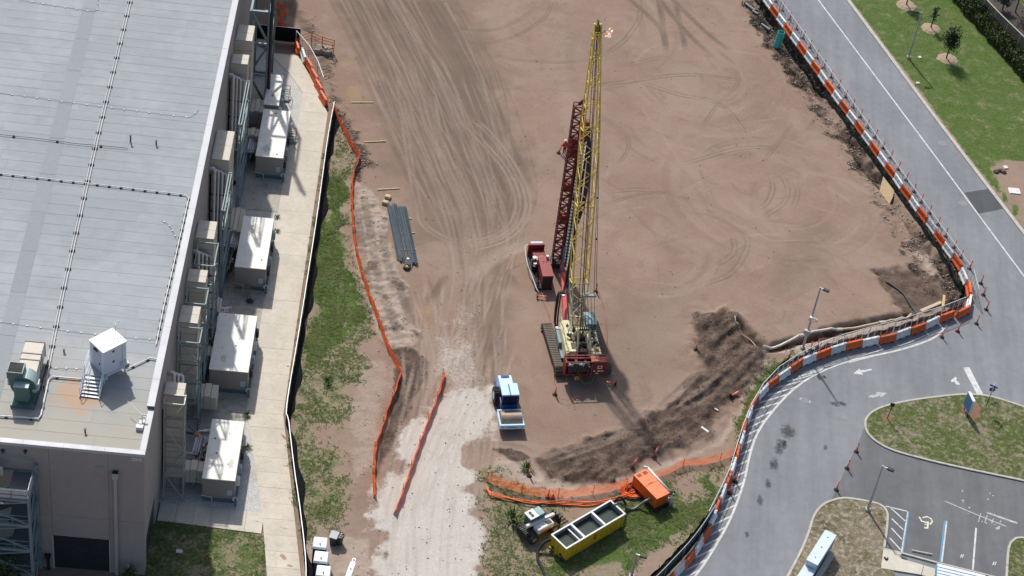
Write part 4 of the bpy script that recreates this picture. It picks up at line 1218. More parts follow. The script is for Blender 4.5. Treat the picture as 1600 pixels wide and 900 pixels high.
for sx in (-0.66, 0.8):
    for sy in (1.75, 3.4): MB().bar((sx, sy, 0), (sx, sy, 0.82), 0.08).build('leg', HUTM, st)

# green fan with its cream ducts
FANM = M('fan_green', (0.10, 0.17, 0.155), 0.5, 0.1, var=0.15, scale=1.5, dirt=(0.2, 0.24, 0.2), damt=0.3)
FANL = M('fan_pale_green', (0.36, 0.46, 0.45), 0.5, 0.1, var=0.12, scale=1.5)
fb = BF(34, 640, RZ)
fan = thing('roof_fan', 'dark green centrifugal fan with upward mouth on the roof at left', 'fan', BW(fb[0], fb[1], RZ), BR)
mb = MB()
prof = []
for k in range(21):
    a = -math.pi * 0.5 + k / 20 * math.pi * 1.5
    r = 0.95 + 0.28 * k / 20
    prof.append((r * math.cos(a), 1.45 + r * math.sin(a)))
prof = [(1.0 * math.cos(a), 1.35 + 1.0 * math.sin(a)) for a in [math.pi * 1.0 + k * math.pi * 1.5 / 18 for k in range(19)]]
prof += [(-0.05, 2.35), (-0.05, 2.75), (-1.2, 2.75), (-1.2, 1.4)]
mb.ext(prof, (0, 1.0, 0.15), (1, 0, 0), (0, 0, 1), (0, 1.15, 0))
sc = mb.build('scroll_housing', FANL, fan)
mb = MB(); mb.ext([(x * 1.01, z) for x, z in prof[:19]] + [(-0.06, 2.3), (-1.16, 2.3)], (0, 0.985, 0.15), (1, 0, 0), (0, 0, 1), (0, 0.02, 0)); mb.build('front_plate', FANM, fan)
mo = MB()
for a in (((-1.24, 0.98), (-1.16, 2.18)), ((-0.09, 0.98), (-0.01, 2.18))): mo.b2(a[0][0], a[1][0], a[0][1], a[1][1], 2.3, 2.95)
mo.b2(-1.16, -0.09, 0.98, 1.05, 2.3, 2.95); mo.b2(-1.16, -0.09, 2.11, 2.18, 2.3, 2.95)
mo = mo.build('discharge_mouth', FANM, fan)
MB().b2(-1.16, -0.09, 1.05, 2.11, 2.3, 2.918).build('mouth_opening', BLACK, mo)
mb = MB(); mb.b2(-0.62, 0.5, 0.35, 0.98, 0.5, 2.05); mb.build('motor_guard', FANM, fan, bev=0.03)
mb = MB(); mb.b2(-0.64, 0.52, 0.3, 0.95, 2.05, 2.12); mb.build('guard_lid', FANL, fan)
mb = MB(); mb.b2(-0.9, 0.95, 0.1, 2.6, 0.0, 0.28); mb.build('skid', FANM, fan)
mb = MB(); mb.b2(0.62, 1.1, 1.3, 1.9, 0.9, 1.6); mb.cyl((0.86, 1.3, 1.25), (0.86, 0.9, 1.25), 0.2, 10); mb.build('drive_motor', FANL, fan)
MB().b2(0.05, 0.2, 1.5, 1.9, 2.36, 2.43).build('warning_label', ORANGE_V, fan)
for k, (y0, y1) in enumerate(((2.2, 3.55), (3.62, 4.25), (4.32, 5.6))):
    mb = MB(); mb.b2(-0.72, 0.78, y0, y1, 0.55, 1.95); mb.build('duct_section', DUCTM, fan, bev=0.02)
    mb = MB(); mb.b2(-0.77, 0.83, y1 - 0.01, y1 + 0.08, 0.5, 2.0); mb.build('duct_flange', M('flange_brown', (0.30, 0.26, 0.21), 0.6), fan)
mb = MB()
for yy in (2.8, 4.9):
    for x in (-0.6, 0.66): mb.bar((x, yy, 0), (x, yy, 0.55), 0.08)
mb.build('duct_stand', DARKST, fan)
mb = MB()
for k in range(7):
    mb.cyl((0.95, 2.2 + k * 0.5, 0.02), (0.95 + random.uniform(-.1, .2), 2.2 + k * 0.5, 0.5), 0.03, 5)
mb.tube([(1.0, 0.4, 0.3), (1.05, 2, 0.35), (1.1, 4, 0.3), (1.05, 5.4, 0.3)], 0.04, 5)
mb.build('wiring_rack', DARKST, fan)
# camera mast on the corner parapet
cm = RT(222, 660)
mt = thing('camera_mast', 'white camera bracket with a slanting pole at the roof corner', 'camera mast', BW(cm.x, cm.y, RZ), BR)
mb = MB(); mb.cyl((0, 0, 0), (0, 0, 0.9), 0.05, 8); mb.b2(-.2, .2, -.2, .2, 0, .1); mb.build('post', WHITEP, mt)
mb = MB(); mb.tube([(0, 0, 0.85), (-1.3, 1.2, 1.0)], 0.03, 6); mb.build('slanting_pole', WHITEP, mt)
for x, y, z in ((0.18, 0, 0.9), (-0.1, -0.18, 0.7), (0.1, 0.15, 0.5)):
    mb = MB(); mb.cyl((x - .12, y, z), (x + .15, y, z - .05), 0.07, 8); mb.build('camera_head', WHITEP, mt)
mb = MB(); mb.b2(-.35, .2, -.9, -.5, 0, .35); mb.build('junction_box', WHITEP, mt)

# ---- stair tower against the front wall
tw = thing('stair_tower', 'galvanised steel stair tower against the front wall at bottom left', 'stair tower', (B0.x, B0.y, 0), BR)
TX0, TX1, TY0, TY1 = -15.5, -8.25, -3.1, -0.15
for x in (TX0, TX1):
    for y in (TY0, TY1): MB().bar((x, y, 0), (x, y, 12.2 if y == TY1 else 11.6), 0.22).build('column', STEEL, tw)
levels = (2.6, 5.5, 8.4, 11.2)
for z in levels:
    mb = MB()
    for y in (TY0, TY1): mb.bar((TX0, y, z), (TX1, y, z), 0.16, 0.24)
    for x in (TX0, TX1): mb.bar((x, TY0, z), (x, TY1, z), 0.16, 0.24)
    mb.build('floor_beam', STEEL, tw)
    MB().b2(TX1 - 1.7, TX1 - 0.1, TY0 + .1, TY1 - .1, z + 0.03, z + 0.09).build('landing', M('grating_dark', (0.12, 0.14, 0.15), 0.7, 0.2), tw)
    mb = MB()
    for h in (0.55, 1.05):
        mb.tube([(TX0, TY0, z + h), (TX1, TY0, z + h), (TX1, TY1, z + h)], 0.03, 5)
    for k in range(6): mb.cyl((TX1 - k * 1.3, TY0, z), (TX1 - k * 1.3, TY0, z + 1.05), 0.025, 5)
    mb.build('railing', STEEL, tw)
for z0, z1 in zip((0,) + levels[:-1], levels):
    mb = MB(); mb.bar((TX1, TY0, z0 + .1), (TX0 + 3.5, TY0, (z0 + z1) / 2 + .6), 0.12); mb.bar((TX0 + 3.5, TY0, (z0 + z1) / 2 + .6), (TX1, TY0, z1 - .1), 0.12); mb.build('brace', STEEL, tw)
    mb = MB(); mb.bar((TX1, TY0, z0 + .1), (TX1, TY1, z1 - .1), 0.1); mb.build('brace', STEEL, tw)
    fl = MB(); yy = TY0 + 0.8 if levels.index(z1) % 2 else TY1 - 0.8
    for s in (-0.5, 0.5): fl.bar((TX1 - 1.7, yy + s, z1), (TX0 + 1.0, yy + s, z0 + 0.1), 0.06, 0.26)
    fl = fl.build('stair_flight', STEEL, tw)
    for k in range(14):
        f = (k + .5) / 14
        MB().box((TX1 - 1.7 + (TX0 + 1 - TX1 + 1.7) * f, yy, z1 + (z0 + .1 - z1) * f + .05), (0.28, 0.95, 0.04)).build('tread', M('grating_dark', (0.12, 0.14, 0.15), 0.7, 0.2), fl)
PALEGAL = M('pale_mesh_panel', (0.55, 0.57, 0.58), 0.5, 0.35, var=0.12, scale=2)
for k in range(9):
    x = -11.2 - k * 0.5
    MB().box((x, -1.7, 11.55 + k * 0.16), (0.44, 1.5, 0.05)).build('roof_tread', PALEGAL, tw)
for s in (-2.55, -0.85):
    MB().add([(-10.6, s, 11.3), (-16, s, 12.9), (-16, s, 13.9), (-10.6, s, 12.3)], [(0, 1, 2, 3), (3, 2, 1, 0)][:1]).build('mesh_panel', PALEGAL, tw)
MB().b2(-11.2, -8.35, -3.05, -2.98, 11.3, 12.3).build('mesh_panel', PALEGAL, tw)
MB().b2(-8.3, -8.24, -3.0, -1.3, 11.35, 12.35).build('mesh_panel', PALEGAL, tw)
mb = MB(); mb.tube([(-12.2, -0.2, 12.4), (-11.5, -0.3, 12.9), (-9.5, -0.3, 12.9), (-8.25, -0.2, 12.5)], 0.04, 5); mb.tube([(-8.25, -0.2, 12.5), (-8.25, -3.1, 12.4), (-12, -3.1, 12.4)], 0.03, 5); mb.build('top_rail', STEEL, tw)

# ------------------------------------------------------------------ plant along the side wall
UNITS = [(3.2, 5.9, 52.4, 60.2, 'second from the top of the yard'), (3.1, 5.95, 35.5, 42.9, 'in the middle of the row'), (2.45, 5.85, 21.6, 28.95, 'largest of the row'), (3.5, 6.2, 8.6, 15.5, 'nearest the lawn'), (3.1, 4.6, 61.0, 66.3, 'topmost and partly hidden by the steel tower')]
UTOP = M('unit_cream_top', (0.80, 0.78, 0.71), 0.55, var=0.08, scale=0.6, dirt=(0.55, 0.52, 0.44), damt=0.35)
USIDE = M('unit_brown_side', (0.30, 0.27, 0.245), 0.6, var=0.10, scale=0.8)
TSTAIN = M('rain_stain', (.70, .675, .60), .7, var=.1); feather(TSTAIN)
UBASE = M('unit_green_base', (0.11, 0.17, 0.185), 0.55, 0.1, var=0.15, scale=1.5)
for i, (x0, x1, y0, y1, where) in enumerate(UNITS):
    u = thing('air_handling_unit', 'cream-topped air handling unit on the ground, ' + where, 'air handler', BW((x0 + x1) / 2, (y0 + y1) / 2), BR, 'air handling units along the wall')
    w, l = (x1 - x0) / 2, (y1 - y0) / 2
    mb = MB(); mb.b2(-w + .03, w - .03, -l + .03, l - .03, 0.02, 0.5); mb.build('base_skid', UBASE, u)
    mb = MB(); mb.b2(-w + .02, w - .02, -l + .02, l - .02, 0.5, 2.72); mb.build('casing', USIDE, u)
    n = 3
    for k in range(n): 
        mb = MB(); mb.b2(-w - .03, w + .03, -l - .03 + (2 * l + .06) * k / n, -l - .03 + (2 * l + .06) * (k + 1) / n - 0.012, 2.72, 2.8 + random.uniform(-.004, .004)); mb.build('roof_panel', UTOP, u)
    for k in range(4):
        MB().b2(w - .02, w + .02, -l + .1 + k * l / 2, -l + .02 + (k + 1) * l / 2, 0.6, 2.6).build('side_panel', UBASE if k % 2 else USIDE, u)
    MB().b2(w - .62, w - .2, -l - .03, -l + .02, 0.95, 1.6).build('access_label', M('pale_blue_panel', (0.42, 0.50, 0.58), 0.4), u)
    mb = MB(); mb.tube([(-w - .1, -l - .06, 0.75), (-w + .8, -l - .1, 0.62), (-w + .85, -l - .12, 0.6), (-w + .85, -l - .14, 0.05)], 0.035, 6); mb.build('drain_pipe', WHITEP, u)
    for k in range(4):
        yy = -l + 1.0 + k * (2 * l - 2) / 3 + random.uniform(-.3, .3)
        mb = MB(); mb.b2(w + .02, w + .3, yy, yy + .45, 0.9, 1.7); mb.build('control_box', random.choice((WHITEP, DARKST, FANL)), u)
    mb = MB(); mb.tube([(w + .12, -l + .05, 0.5), (w + .12, l - .4, 0.5)], 0.05, 6); mb.tube([(w + .2, -l + .05, 0.25), (w + .2, l - .4, 0.25)], 0.04, 6)
    mb.b2(w + .05, w + .25, -l - .35, -l - .15, 0.05, 1.0); mb.build('side_piping', UBASE, u)
    mb = MB(); mb.cyl((w + .1, -l - .18, 0.8), (w + .1, -l - .3, 0.8), 0.22, 10); mb.build('hose_reel', WHITEP, u)
    for k in range(1):
        a, b = random.uniform(-w + .4, w - .4), random.uniform(-l + .8, l - .8)
        n_ = 14; r_ = random.uniform(.3, .8)
        sheet('top_stain', [(a + r_ * random.uniform(.6, 1.1) * math.cos(j * 6.283 / n_), b + 1.6 * r_ * random.uniform(.6, 1.1) * math.sin(j * 6.283 / n_)) for j in range(n_)], 2.812 + .001 * k, TSTAIN, u)
    for k in range(6):
        a, b = random.uniform(-w + .2, w - .2), random.uniform(-l + .3, l - .3)
        mb = MB(); mb.cyl((a, b, 2.79), (a, b, 2.83), random.choice((0.03, 0.05, 0.09)), 6); mb.build('roof_fixing', DARKST, u)
# tall ducts on the wall and their runs to the units
DZ = 11.2
DUCTS = [(59.8, 62.5, 0), (55.8, 57.4, 0), (40.5, 44.9, 1), (29.2, 31.6, 2), (23.4, 25.0, 2), (18.2, 20.3, 3), (9.5, 11.0, 3)]
DN = ['topmost by the steel tower', 'above the top silver pipe bundle', 'long one beside the upper silver pipes', 'left of the middle unit', 'between the middle unit and the largest unit', 'left of the largest unit', 'nearest the lawn with stacked sections']
for (y0, y1, ui), nm in zip(DUCTS, DN):
    d = thing('wall_duct', 'cream sheet-metal duct climbing the wall, ' + nm, 'duct', BW(0.95, (y0 + y1) / 2), BR, 'ducts climbing the side wall')
    l = (y1 - y0) / 2
    z = 1.6
    while z < DZ - 0.05:
        z2 = min(z + 1.2, DZ)
        MB().b2(-0.8, 0.8, -l, l, z + .012, z2 - .012).build('duct_section', DUCTM if z2 == DZ else USIDE if False else DUCTM, d)
        MB().b2(-0.83, 0.83, -l - .03, l + .03, z2 - .012, z2 + .012).build('duct_flange', M('flange_brown', (0.30, 0.26, 0.21), 0.6), d)
        z = z2
    MB().b2(-0.8, 0.8, -l, 0 - .015, DZ + .012, DZ + .09).build('duct_cap', DUCTM, d)
    MB().b2(-0.8, 0.8, 0.015, l, DZ + .012, DZ + .09).build('duct_cap', DUCTM, d)
    MB().b2(-0.93, -0.8, -l, l, DZ - 1.6, DZ - .1).build('wall_inlet', DUCTM, d)
    # horizontal run to the unit
    ux0 = UNITS[ui][0] - 0.95
    k = 3
    for j in range(k):
        a, b = 0.82 + (ux0 - 0.82) * j / k, 0.82 + (ux0 - 0.82) * (j + 1) / k - .02
        h = 0.12 * math.sin(math.pi * (j + .5) / k)
        mb = MB(); mb.b2(a, b, -l * .8, l * .8, 0.9, 2.3 + h * 2); mb.build('elbow_section', DUCTM, d, bev=0.04)
    mb = MB()
    for x in (-0.6, 0.6):
        for yy in (-l + .1, l - .1): mb.bar((x, yy, 0), (x, yy, 1.6), 0.09)
    each(mb, 'duct_stand', STEEL, d)
# silver pipe bundles: out of the wall high up, down the wall, across to the unit
def bundle(y, ui, n, label, zt=10.2, zlow=1.3):
    root = thing('pipe_bundle', label, 'pipes', BW(1.0, y), BR, 'insulated pipe bundles on the side wall')
    ux = UNITS[ui][0] - 1.0
    for k in range(n):
        x = -0.45 + k * 0.33
        r = (0.14, 0.09, 0.12, 0.15, 0.08)[k % 5]
        zz = zt - 0.35 * k
        zl = zlow + 0.12 * (n - k)
        yt = y + 1.5 - y + 0.25 * k
        pts = [(-1.0, 0.25 * k, zz), (x - .1, 0.25 * k, zz), (x, 0.25 * k, zz - .15), (x, 0.1 * k, zl + .4), (x, 0.1 * k - .1, zl), (x + .1, 0.1 * k - .25, zl), (1.2 + .2 * k, 0.1 * k - .3 , zl), (1.25 + .2 * k, .1 * k, zl + .05), (1.35 + .2 * k, 2.0 + .2 * k, zl + .2), (1.45 + .2 * k, 2.2 + .2 * k, zl + .2), (max(ux, 1.6 + .2 * k) + .15, 2.2 + .2 * k, zl + .2)]
        mb = MB(); mb.tube(pts, r, 8); mb.build('pipe', (M('pipe_cladding', (0.64, 0.65, 0.66), 0.4, 0.15), WHITEP, M('pipe_cladding', (0.64, 0.65, 0.66), 0.4, 0.15), M('dull_pipe', (0.5, 0.5, 0.5), 0.45, 0.15), M('yellow_gas_pipe', (0.50, 0.38, 0.10), 0.5))[k % 5], root, smooth=True)
        if k in (0, 3):
            mb = MB(); mb.b2(1.3 + .2 * k - .14, 1.3 + .2 * k + .2, 1.5, 2.0, zl + .1, zl + .4); mb.build('valve', ORANGE_V, root)
    for z in (3.5, 5.5, 7.5): 
        mb = MB(); mb.bar((-0.9, 0.35, z), (1.2, 0.35, z), 0.1); mb.build('pipe_clamp', DARKST, root)
bundle(54.4, 0, 5, 'silver pipe bundle on the wall, topmost, with yellow pipe', 10.9)
bundle(39.6, 1, 5, 'silver pipe bundle on the wall beside the middle unit', 10.9)
bundle(28.2, 2, 4, 'silver pipe bundle behind the steel trusses by the largest unit', 10.6)
bundle(12.6, 3, 3, 'pale pipe bundle nearest the lawn, looping into the last unit', 10.8)
# low dark manifold between the wall and each unit
for i in range(4):
    x0, x1, y0, y1, _ = UNITS[i]
    r = thing('valve_manifold', ['dark valve manifold left of the topmost full unit', 'dark valve manifold left of the middle unit', 'dark valve manifold left of the largest unit', 'dark valve manifold left of the unit by the lawn'][i], 'manifold', BW(x0 - .55, (y0 + y1) / 2), BR)
    mb = MB()
    for k in range(5):
        yy = -2.2 + k * 1.0
        mb.tube([(-.6, yy, .8), (0.1, yy, .85), (0.15, yy, 1.6 - .1 * k), (0.5, yy, 1.7)], 0.06, 6)
    each(mb, 'manifold_pipe', DARKST, r)
    mb = MB(); mb.tube([(-.3, -2.6, 1.0), (-.3, 2.4, 1.0)], 0.09, 8); mb.tube([(-.1, -2.6, 1.4), (-.1, 2.4, 1.4)], 0.07, 8); each(mb, 'header_pipe', ALU, r)
    for k in range(3):
        mb = MB(); mb.cyl((0.1, -1.5 + k * 1.4, 1.4), (0.1, -1.5 + k * 1.4, 1.75), 0.11, 8); mb.build('valve', ORANGE_V if k == 1 else WHITEP, r)
    MB().b2(-.9, -.1, -1.6, -.4, 0.02, 1.2).build('sump_tank', M('olive_tank', (0.16, 0.15, 0.09), 0.6), r)
# steel trusses standing off the wall
def truss(y0, y1, x0, x1, label, mat=STEEL, zt=11.4, n=5, w=0.11):
    t = thing('steel_truss', label, 'steel frame', BW((x0 + x1) / 2, (y0 + y1) / 2), BR, 'steel frames along the side wall')
    xa, xb, ya, yb = -(x1 - x0) / 2, (x1 - x0) / 2, -(y1 - y0) / 2, (y1 - y0) / 2
    for x in (xa, xb):
        for y in (ya, yb): MB().bar((x, y, 0), (x, y, zt), w).build('column', mat, t)
    for k in range(n + 1):
        z = 0.4 + (zt - 0.5) * k / n
        for a, b in (((xa, ya), (xb, ya)), ((xb, ya), (xb, yb)), ((xb, yb), (xa, yb)), ((xa, yb), (xa, ya))):
            MB().bar((*a, z), (*b, z), w * .8).build('rail', mat, t)
        if k < n:
            z2 = 0.4 + (zt - 0.5) * (k + 1) / n
            A = ((xa, ya), (xb, ya)) if k % 2 else ((xb, ya), (xa, ya))
            MB().bar((*A[0], z), (*A[1], z2), w * .7).build('brace', mat, t)
            A = ((xb, ya), (xb, yb)) if k % 2 else ((xb, yb), (xb, ya))
            MB().bar((*A[0], z), (*A[1], z2), w * .7).build('brace', mat, t)
    return t
truss(15.8, 17.6, 0.4, 2.2, 'blue-grey steel frame beside the largest unit, second from the lawn')
truss(20.6, 22.6, 0.4, 2.1, 'blue-grey steel frame with white rungs beside the largest unit')
truss(25.6, 28.6, 0.5, 2.2, 'blue-grey steel frame left of the far end of the largest unit')
truss(33.2, 38.6, 1.98, 2.2, 'blue-grey steel frame below the middle unit pipes')
truss(46.0, 53.0, 2.0, 2.25, 'blue-grey steel frame between the middle and topmost full units')
truss(8.3, 9.3, 0.35, 1.95, 'thin steel frame with diagonals in front of the duct by the lawn', M('pale_steel', (0.40, 0.41, 0.40), 0.55, 0.3), 11.6, 4, 0.1)
big = truss(63.9, 69.8, 1.2, 3.1, 'tall dark green steel tower at the top of the yard', GREYST, 12.2, 3, 0.28)
mb = MB(); mb.cyl((1.15, -3.1, 0), (1.15, -3.1, 15.5), 0.17, 10); mb.build('dark_stack', DARKST, big)
mb = MB(); mb.cyl((0.85, -3.1, 0), (0.85, -3.1, 15), 0.1, 8); mb.build('pale_stack', STEEL, big)
# yellow crowd barrier, red steps
CB = M('dull_yellow_paint', (0.42, 0.30, 0.08), 0.6)
cbx = BF(372, 455)
bar_ = thing('crowd_barrier', 'dull yellow crowd barrier in front of the middle unit', 'barrier', BW(*BF(373, 460)), BR)
mb = MB(); mb.tube([(-1.05, 0, 0.0), (-1.05, 0, 1.05), (1.05, 0, 1.05), (1.05, 0, 0.0)], 0.03, 5); mb.tube([(-1.05, 0, .25), (1.05, 0, .25)], 0.025, 5); mb.build('frame', CB, bar_)
for k in range(13): MB().cyl((-.95 + k * .158, 0, .25), (-.95 + k * .158, 0, 1.05), 0.018, 5).build('upright', CB, bar_)
REDP = M('red_oxide_paint', (0.36, 0.10, 0.07), 0.6)
for (yy, x), lab in (((59.6, 6.25), 'red tubular access steps at the corner of the topmost full unit'), ((66.8, 4.9), 'red tubular rail beside the unit hidden by the steel tower')):
    s_ = thing('access_steps', lab, 'steps', BW(x, yy), BR)
    mb = MB()
    for xx in (-.35, .45): mb.tube([(xx, .1, 0), (xx, .1, 1.1), (xx, -1.5, 1.1), (xx, -1.6, 0)], 0.03, 5)
    mb.tube([(-.35, .1, 1.1), (.45, .1, 1.1)], 0.03, 5); mb.tube([(-.35, .1, .6), (.45, .1, .6)], 0.03, 5); mb.build('handrail', REDP, s_)
    for k in range(4): MB().b2(-.35, .45, -1.3 + k * .3, -1.06 + k * .3, .18 + k * .15, .22 + k * .15).build('tread', GREYST, s_)
for x, y in ((366, 268), (348, 420)):
    pass

# ------------------------------------------------------------------ barriers, fences, posts
OR_PL = M('orange_barrier_plastic', (0.70, 0.120, 0.026), 0.5, var=0.2, scale=2, dirt=(0.40, 0.21, 0.13), damt=0.6, rnd=0.22)
WH_PL = M('white_barrier_plastic', (0.76, 0.78, 0.78), 0.5, var=0.12, scale=2, dirt=(0.38, 0.36, 0.32), damt=0.65, rnd=0.14)
def barrier_meshes(mat):
    b = MB()
    prof = [(-0.24, 0), (0.24, 0), (0.24, 0.16), (0.13, 0.36), (0.10, 0.88), (-0.10, 0.88), (-0.13, 0.36), (-0.24, 0.16)]
    b.ext(prof, (-0.89, 0, 0.03), (0, 1, 0), (0, 0, 1), (1.78, 0, 0))
    for x in (-0.6, 0, 0.6):                       # moulded ribs
        b.b2(x - .06, x + .06, -0.145, 0.145, 0.40, 0.80)
    r = MB()
    r.b2(-0.17, 0.17, -0.25, 0.25, 0.03, 0.14)     # fork slots
    k = b
    for z in (0.2, 0.5, 0.8): k.b2(-0.95, -0.885, -0.05, 0.05, z - .06, z + .06)
    for z in (0.32, 0.65): k.b2(0.885, 0.95, -0.05, 0.05, z - .06, z + .06)
    c = MB()
    c.cyl((0, 0, 0.9), (0, 0, 0.95), 0.05, 8)
    return (('body', b.mesh('barrier_body', mat)), ('fork_slot', r.mesh('barrier_slot', BLACK)), ('fill_cap', c.mesh('barrier_cap', mat)))
BM = {'orange': barrier_meshes(OR_PL), 'white': barrier_meshes(WH_PL)}
bcount = {}
def barrier(p, a, col, where, tilt=0.0):
    key = (col, where)
    bcount[key] = bcount.get(key, 0) + 1
    t = thing('water_barrier', '%s plastic barrier, %s %s one %s' % (col, ORD[bcount[key] - 1], col, where), 'barrier', (p.x, p.y, 0.002), a, 'water-filled barriers round the site')
    for nm, me in BM[col]:
        if nm == 'body': obj(nm, me, t)
        else:
            for s in (-1, 1): obj(nm, me, t, (s * (.7 if nm == 'fill_cap' else .45), 0, 0))
p0, p12 = G(1210, 23.6), G(1494, 415)
dv = (p12 - p0) / 24
for i in range(-2, 25):
    barrier(p0 + dv * i + Vector((random.uniform(-.05, .05), random.uniform(-.05, .05), 0)), math.atan2(dv.y, dv.x) + random.uniform(-.04, .04), 'orange' if i % 2 == 0 else 'white', 'down the straight road from the top')
CUR = [(1505, 433, 'white'), (1513, 452, 'orange'), (1515, 474, 'white'), (1505, 487, 'orange'), (1480, 495, 'orange'), (1455, 504, 'white'), (1434, 514, 'orange'), (1411, 522, 'white'), (1386, 529, 'orange'), (1360, 534, 'white'), (1335, 539, 'orange'), (1310, 545, 'white'), (1286, 553, 'orange'), (1264, 561, 'white'), (1243, 572, 'orange'), (1224, 585, 'white'), (1207, 599, 'orange'), (1191, 613, 'white'), (1179, 630, 'orange'), (1170, 649, 'white'), (1163, 669, 'orange'), (1157.5, 689, 'white'), (1152, 710, 'orange'), (1144.5, 731, 'white'), (1136.5, 752, 'orange'), (1128.5, 772, 'white'), (1121, 793, 'orange'), (1113, 813.5, 'white'), (1102.5, 835, 'orange'), (1090.5, 854, 'white'), (1077, 873, 'orange'), (1062, 891, 'white'), (1045, 911, 'orange')]
cp = [G(x, y, 0.4) for x, y, _ in CUR]
for i, (x, y, c) in enumerate(CUR):
    a, b = cp[max(i - 1, 0)], cp[min(i + 1, len(cp) - 1)]
    d = b - a
    barrier(Vector((cp[i].x + random.uniform(-.07, .07), cp[i].y + random.uniform(-.07, .07), 0)), math.atan2(d.y, d.x) + random.uniform(-.06, .06), c, 'along the bend from the road corner')
# short run by the steel tower
for i, (x, y, c) in enumerate([(464, 78, 'orange'), (474, 92, 'white'), (483, 107, 'orange'), (491, 124, 'orange'), (498, 141, 'orange'), (505, 159, 'orange')]):
    a, b = G(464, 78), G(505, 159)
    g = G(x, y)
    barrier(g, math.atan2((b - a).y, (b - a).x) + (-.12 if i < 2 else .06), c, 'of the short run by the concrete path')

GALV = M('fence_galvanised', (0.56, 0.58, 0.60), 0.45, 0.3, var=0.1)
WIRE = net_mat('chain_link_wire', (0.38, 0.40, 0.42), 0.07, 0.93)
def panel_mesh(L, h=1.85):
    f = MB()
    f.tube([(-L / 2, 0, 0.08), (-L / 2, 0, h), (L / 2, 0, h), (L / 2, 0, 0.08)], 0.036, 5)
    for k in range(1, 4): f.cyl((-L / 2 + L * k / 4, 0, 0.1), (-L / 2 + L * k / 4, 0, h), 0.024, 5)
    f.tube([(-L / 2, 0, 0.12), (L / 2, 0, 0.12)], 0.02, 5)
    f.tube([(-L / 2, 0, h * .55), (L / 2, 0, h * .55)], 0.012, 4)
    s = MB()
    s.box((-L / 2, 0, 0.05), (0.12, 0.55, 0.06))
    me = bpy.data.meshes.new('fence_wire')
    me.from_pydata([(-L / 2, 0, .12), (L / 2, 0, .12), (L / 2, 0, h), (-L / 2, 0, h)], [], [(0, 1, 2, 3)])
    u = me.uv_layers.new(name='UVMap')
    for l, uv in zip(u.data, ((0, 0), (L, 0), (L, h), (0, h))): l.uv = uv
    me.materials.append(WIRE)
    return f.mesh('fence_frame', GALV), me, s.mesh('fence_foot', M('fence_foot_block', (0.25, 0.25, 0.25), 0.9))
PANEL = panel_mesh(2.9)
fcount = {}
def fence_run(px, where, zt=1.85, L=2.9):
    line = []
    for x, y in px:
        g = G(x, y, zt)
        line.append(Vector((g.x, g.y, 0)))
    pts = march(smooth_line(line, 0.5), L + 0.06)
    for (a, _), (b, _) in zip(pts, pts[1:]):
        d = b - a
        fcount[where] = fcount.get(where, 0) + 1
        t = thing('fence_panel', 'wire mesh fence panel, %s %s' % (ORD[fcount[where] - 1], where), 'fence panel', ((a + b) / 2), math.atan2(d.y, d.x), 'temporary fence panels')
        obj('frame', PANEL[0], t); obj('wire_mesh', PANEL[1], t); obj('foot', PANEL[2], t)
fence_run([(1205, -20), (1220, 0), (1308, 124), (1397, 250), (1462, 340), (1522, 422)], 'down the straight road from the top')
fence_run([(1522, 422), (1533, 443), (1524, 458), (1511, 464)], 'round the road corner')
fence_run([(1510, 464), (1477, 477), (1441, 488), (1400, 501), (1343, 515), (1296, 530), (1259, 547), (1222, 569), (1195, 596), (1180, 620), (1168, 645), (1160, 668), (1150, 700), (1142, 728), (1128, 758), (1113, 790), (1094, 822)], 'along the bend counted from the road corner')
fence_run([(463, 48), (477, 62), (492, 85), (500, 104), (508, 128), (513, 142)], 'of the short run beside the concrete path')
# windscreen on the last stretch
SCREEN = M('green_windscreen', (0.03, 0.075, 0.075), 0.85, var=0.2, scale=2)
w_ = thing('screened_fence', 'dark green windscreen fence at the bottom edge beside the hatched road margin', 'fence')
L = []
for x, y in [(1118, 790), (1098, 820), (1078, 846), (1052, 874), (1030, 897), (1005, 920)]:
    g = G(x, y, 1.75); L.append(Vector((g.x, g.y, 0)))
L = smooth_line(L, 0.5)
net_strip('windscreen', L, 0.1, 1.78, SCREEN, w_, wob=0.03)
mb = MB(); mb.tube([p + Vector((0, 0, 1.82)) for p in L], 0.035, 5); mb.build('top_rail', GALV, w_)
for p, a in march(L, 2.9): MB().cyl((p.x, p.y, 0), (p.x, p.y, 1.85), 0.035, 6).build('post', GALV, w_)
s3_ = thing('silt_fence', 'low dark silt fence at the trench foot of the straight barrier line', 'fence')
L = offset_line(smooth_line(GL([(1186, -10), (1360, 232), (1500, 426), (1512, 455)]), .5), -.55)
L = [on(p) for p in L]
for p in L: p.z = min(p.z, 0) - .1
net_strip('silt_fabric', L, 0.0, 0.8, M('dark_green_silt', (0.03, 0.045, 0.04), .8, var=.3), s3_, wob=0.06)
for p, a in march(L, 2.4): MB().bar((p.x, p.y, p.z - .2), (p.x, p.y, p.z + .95), 0.05).build('stake', DARKST, s3_)
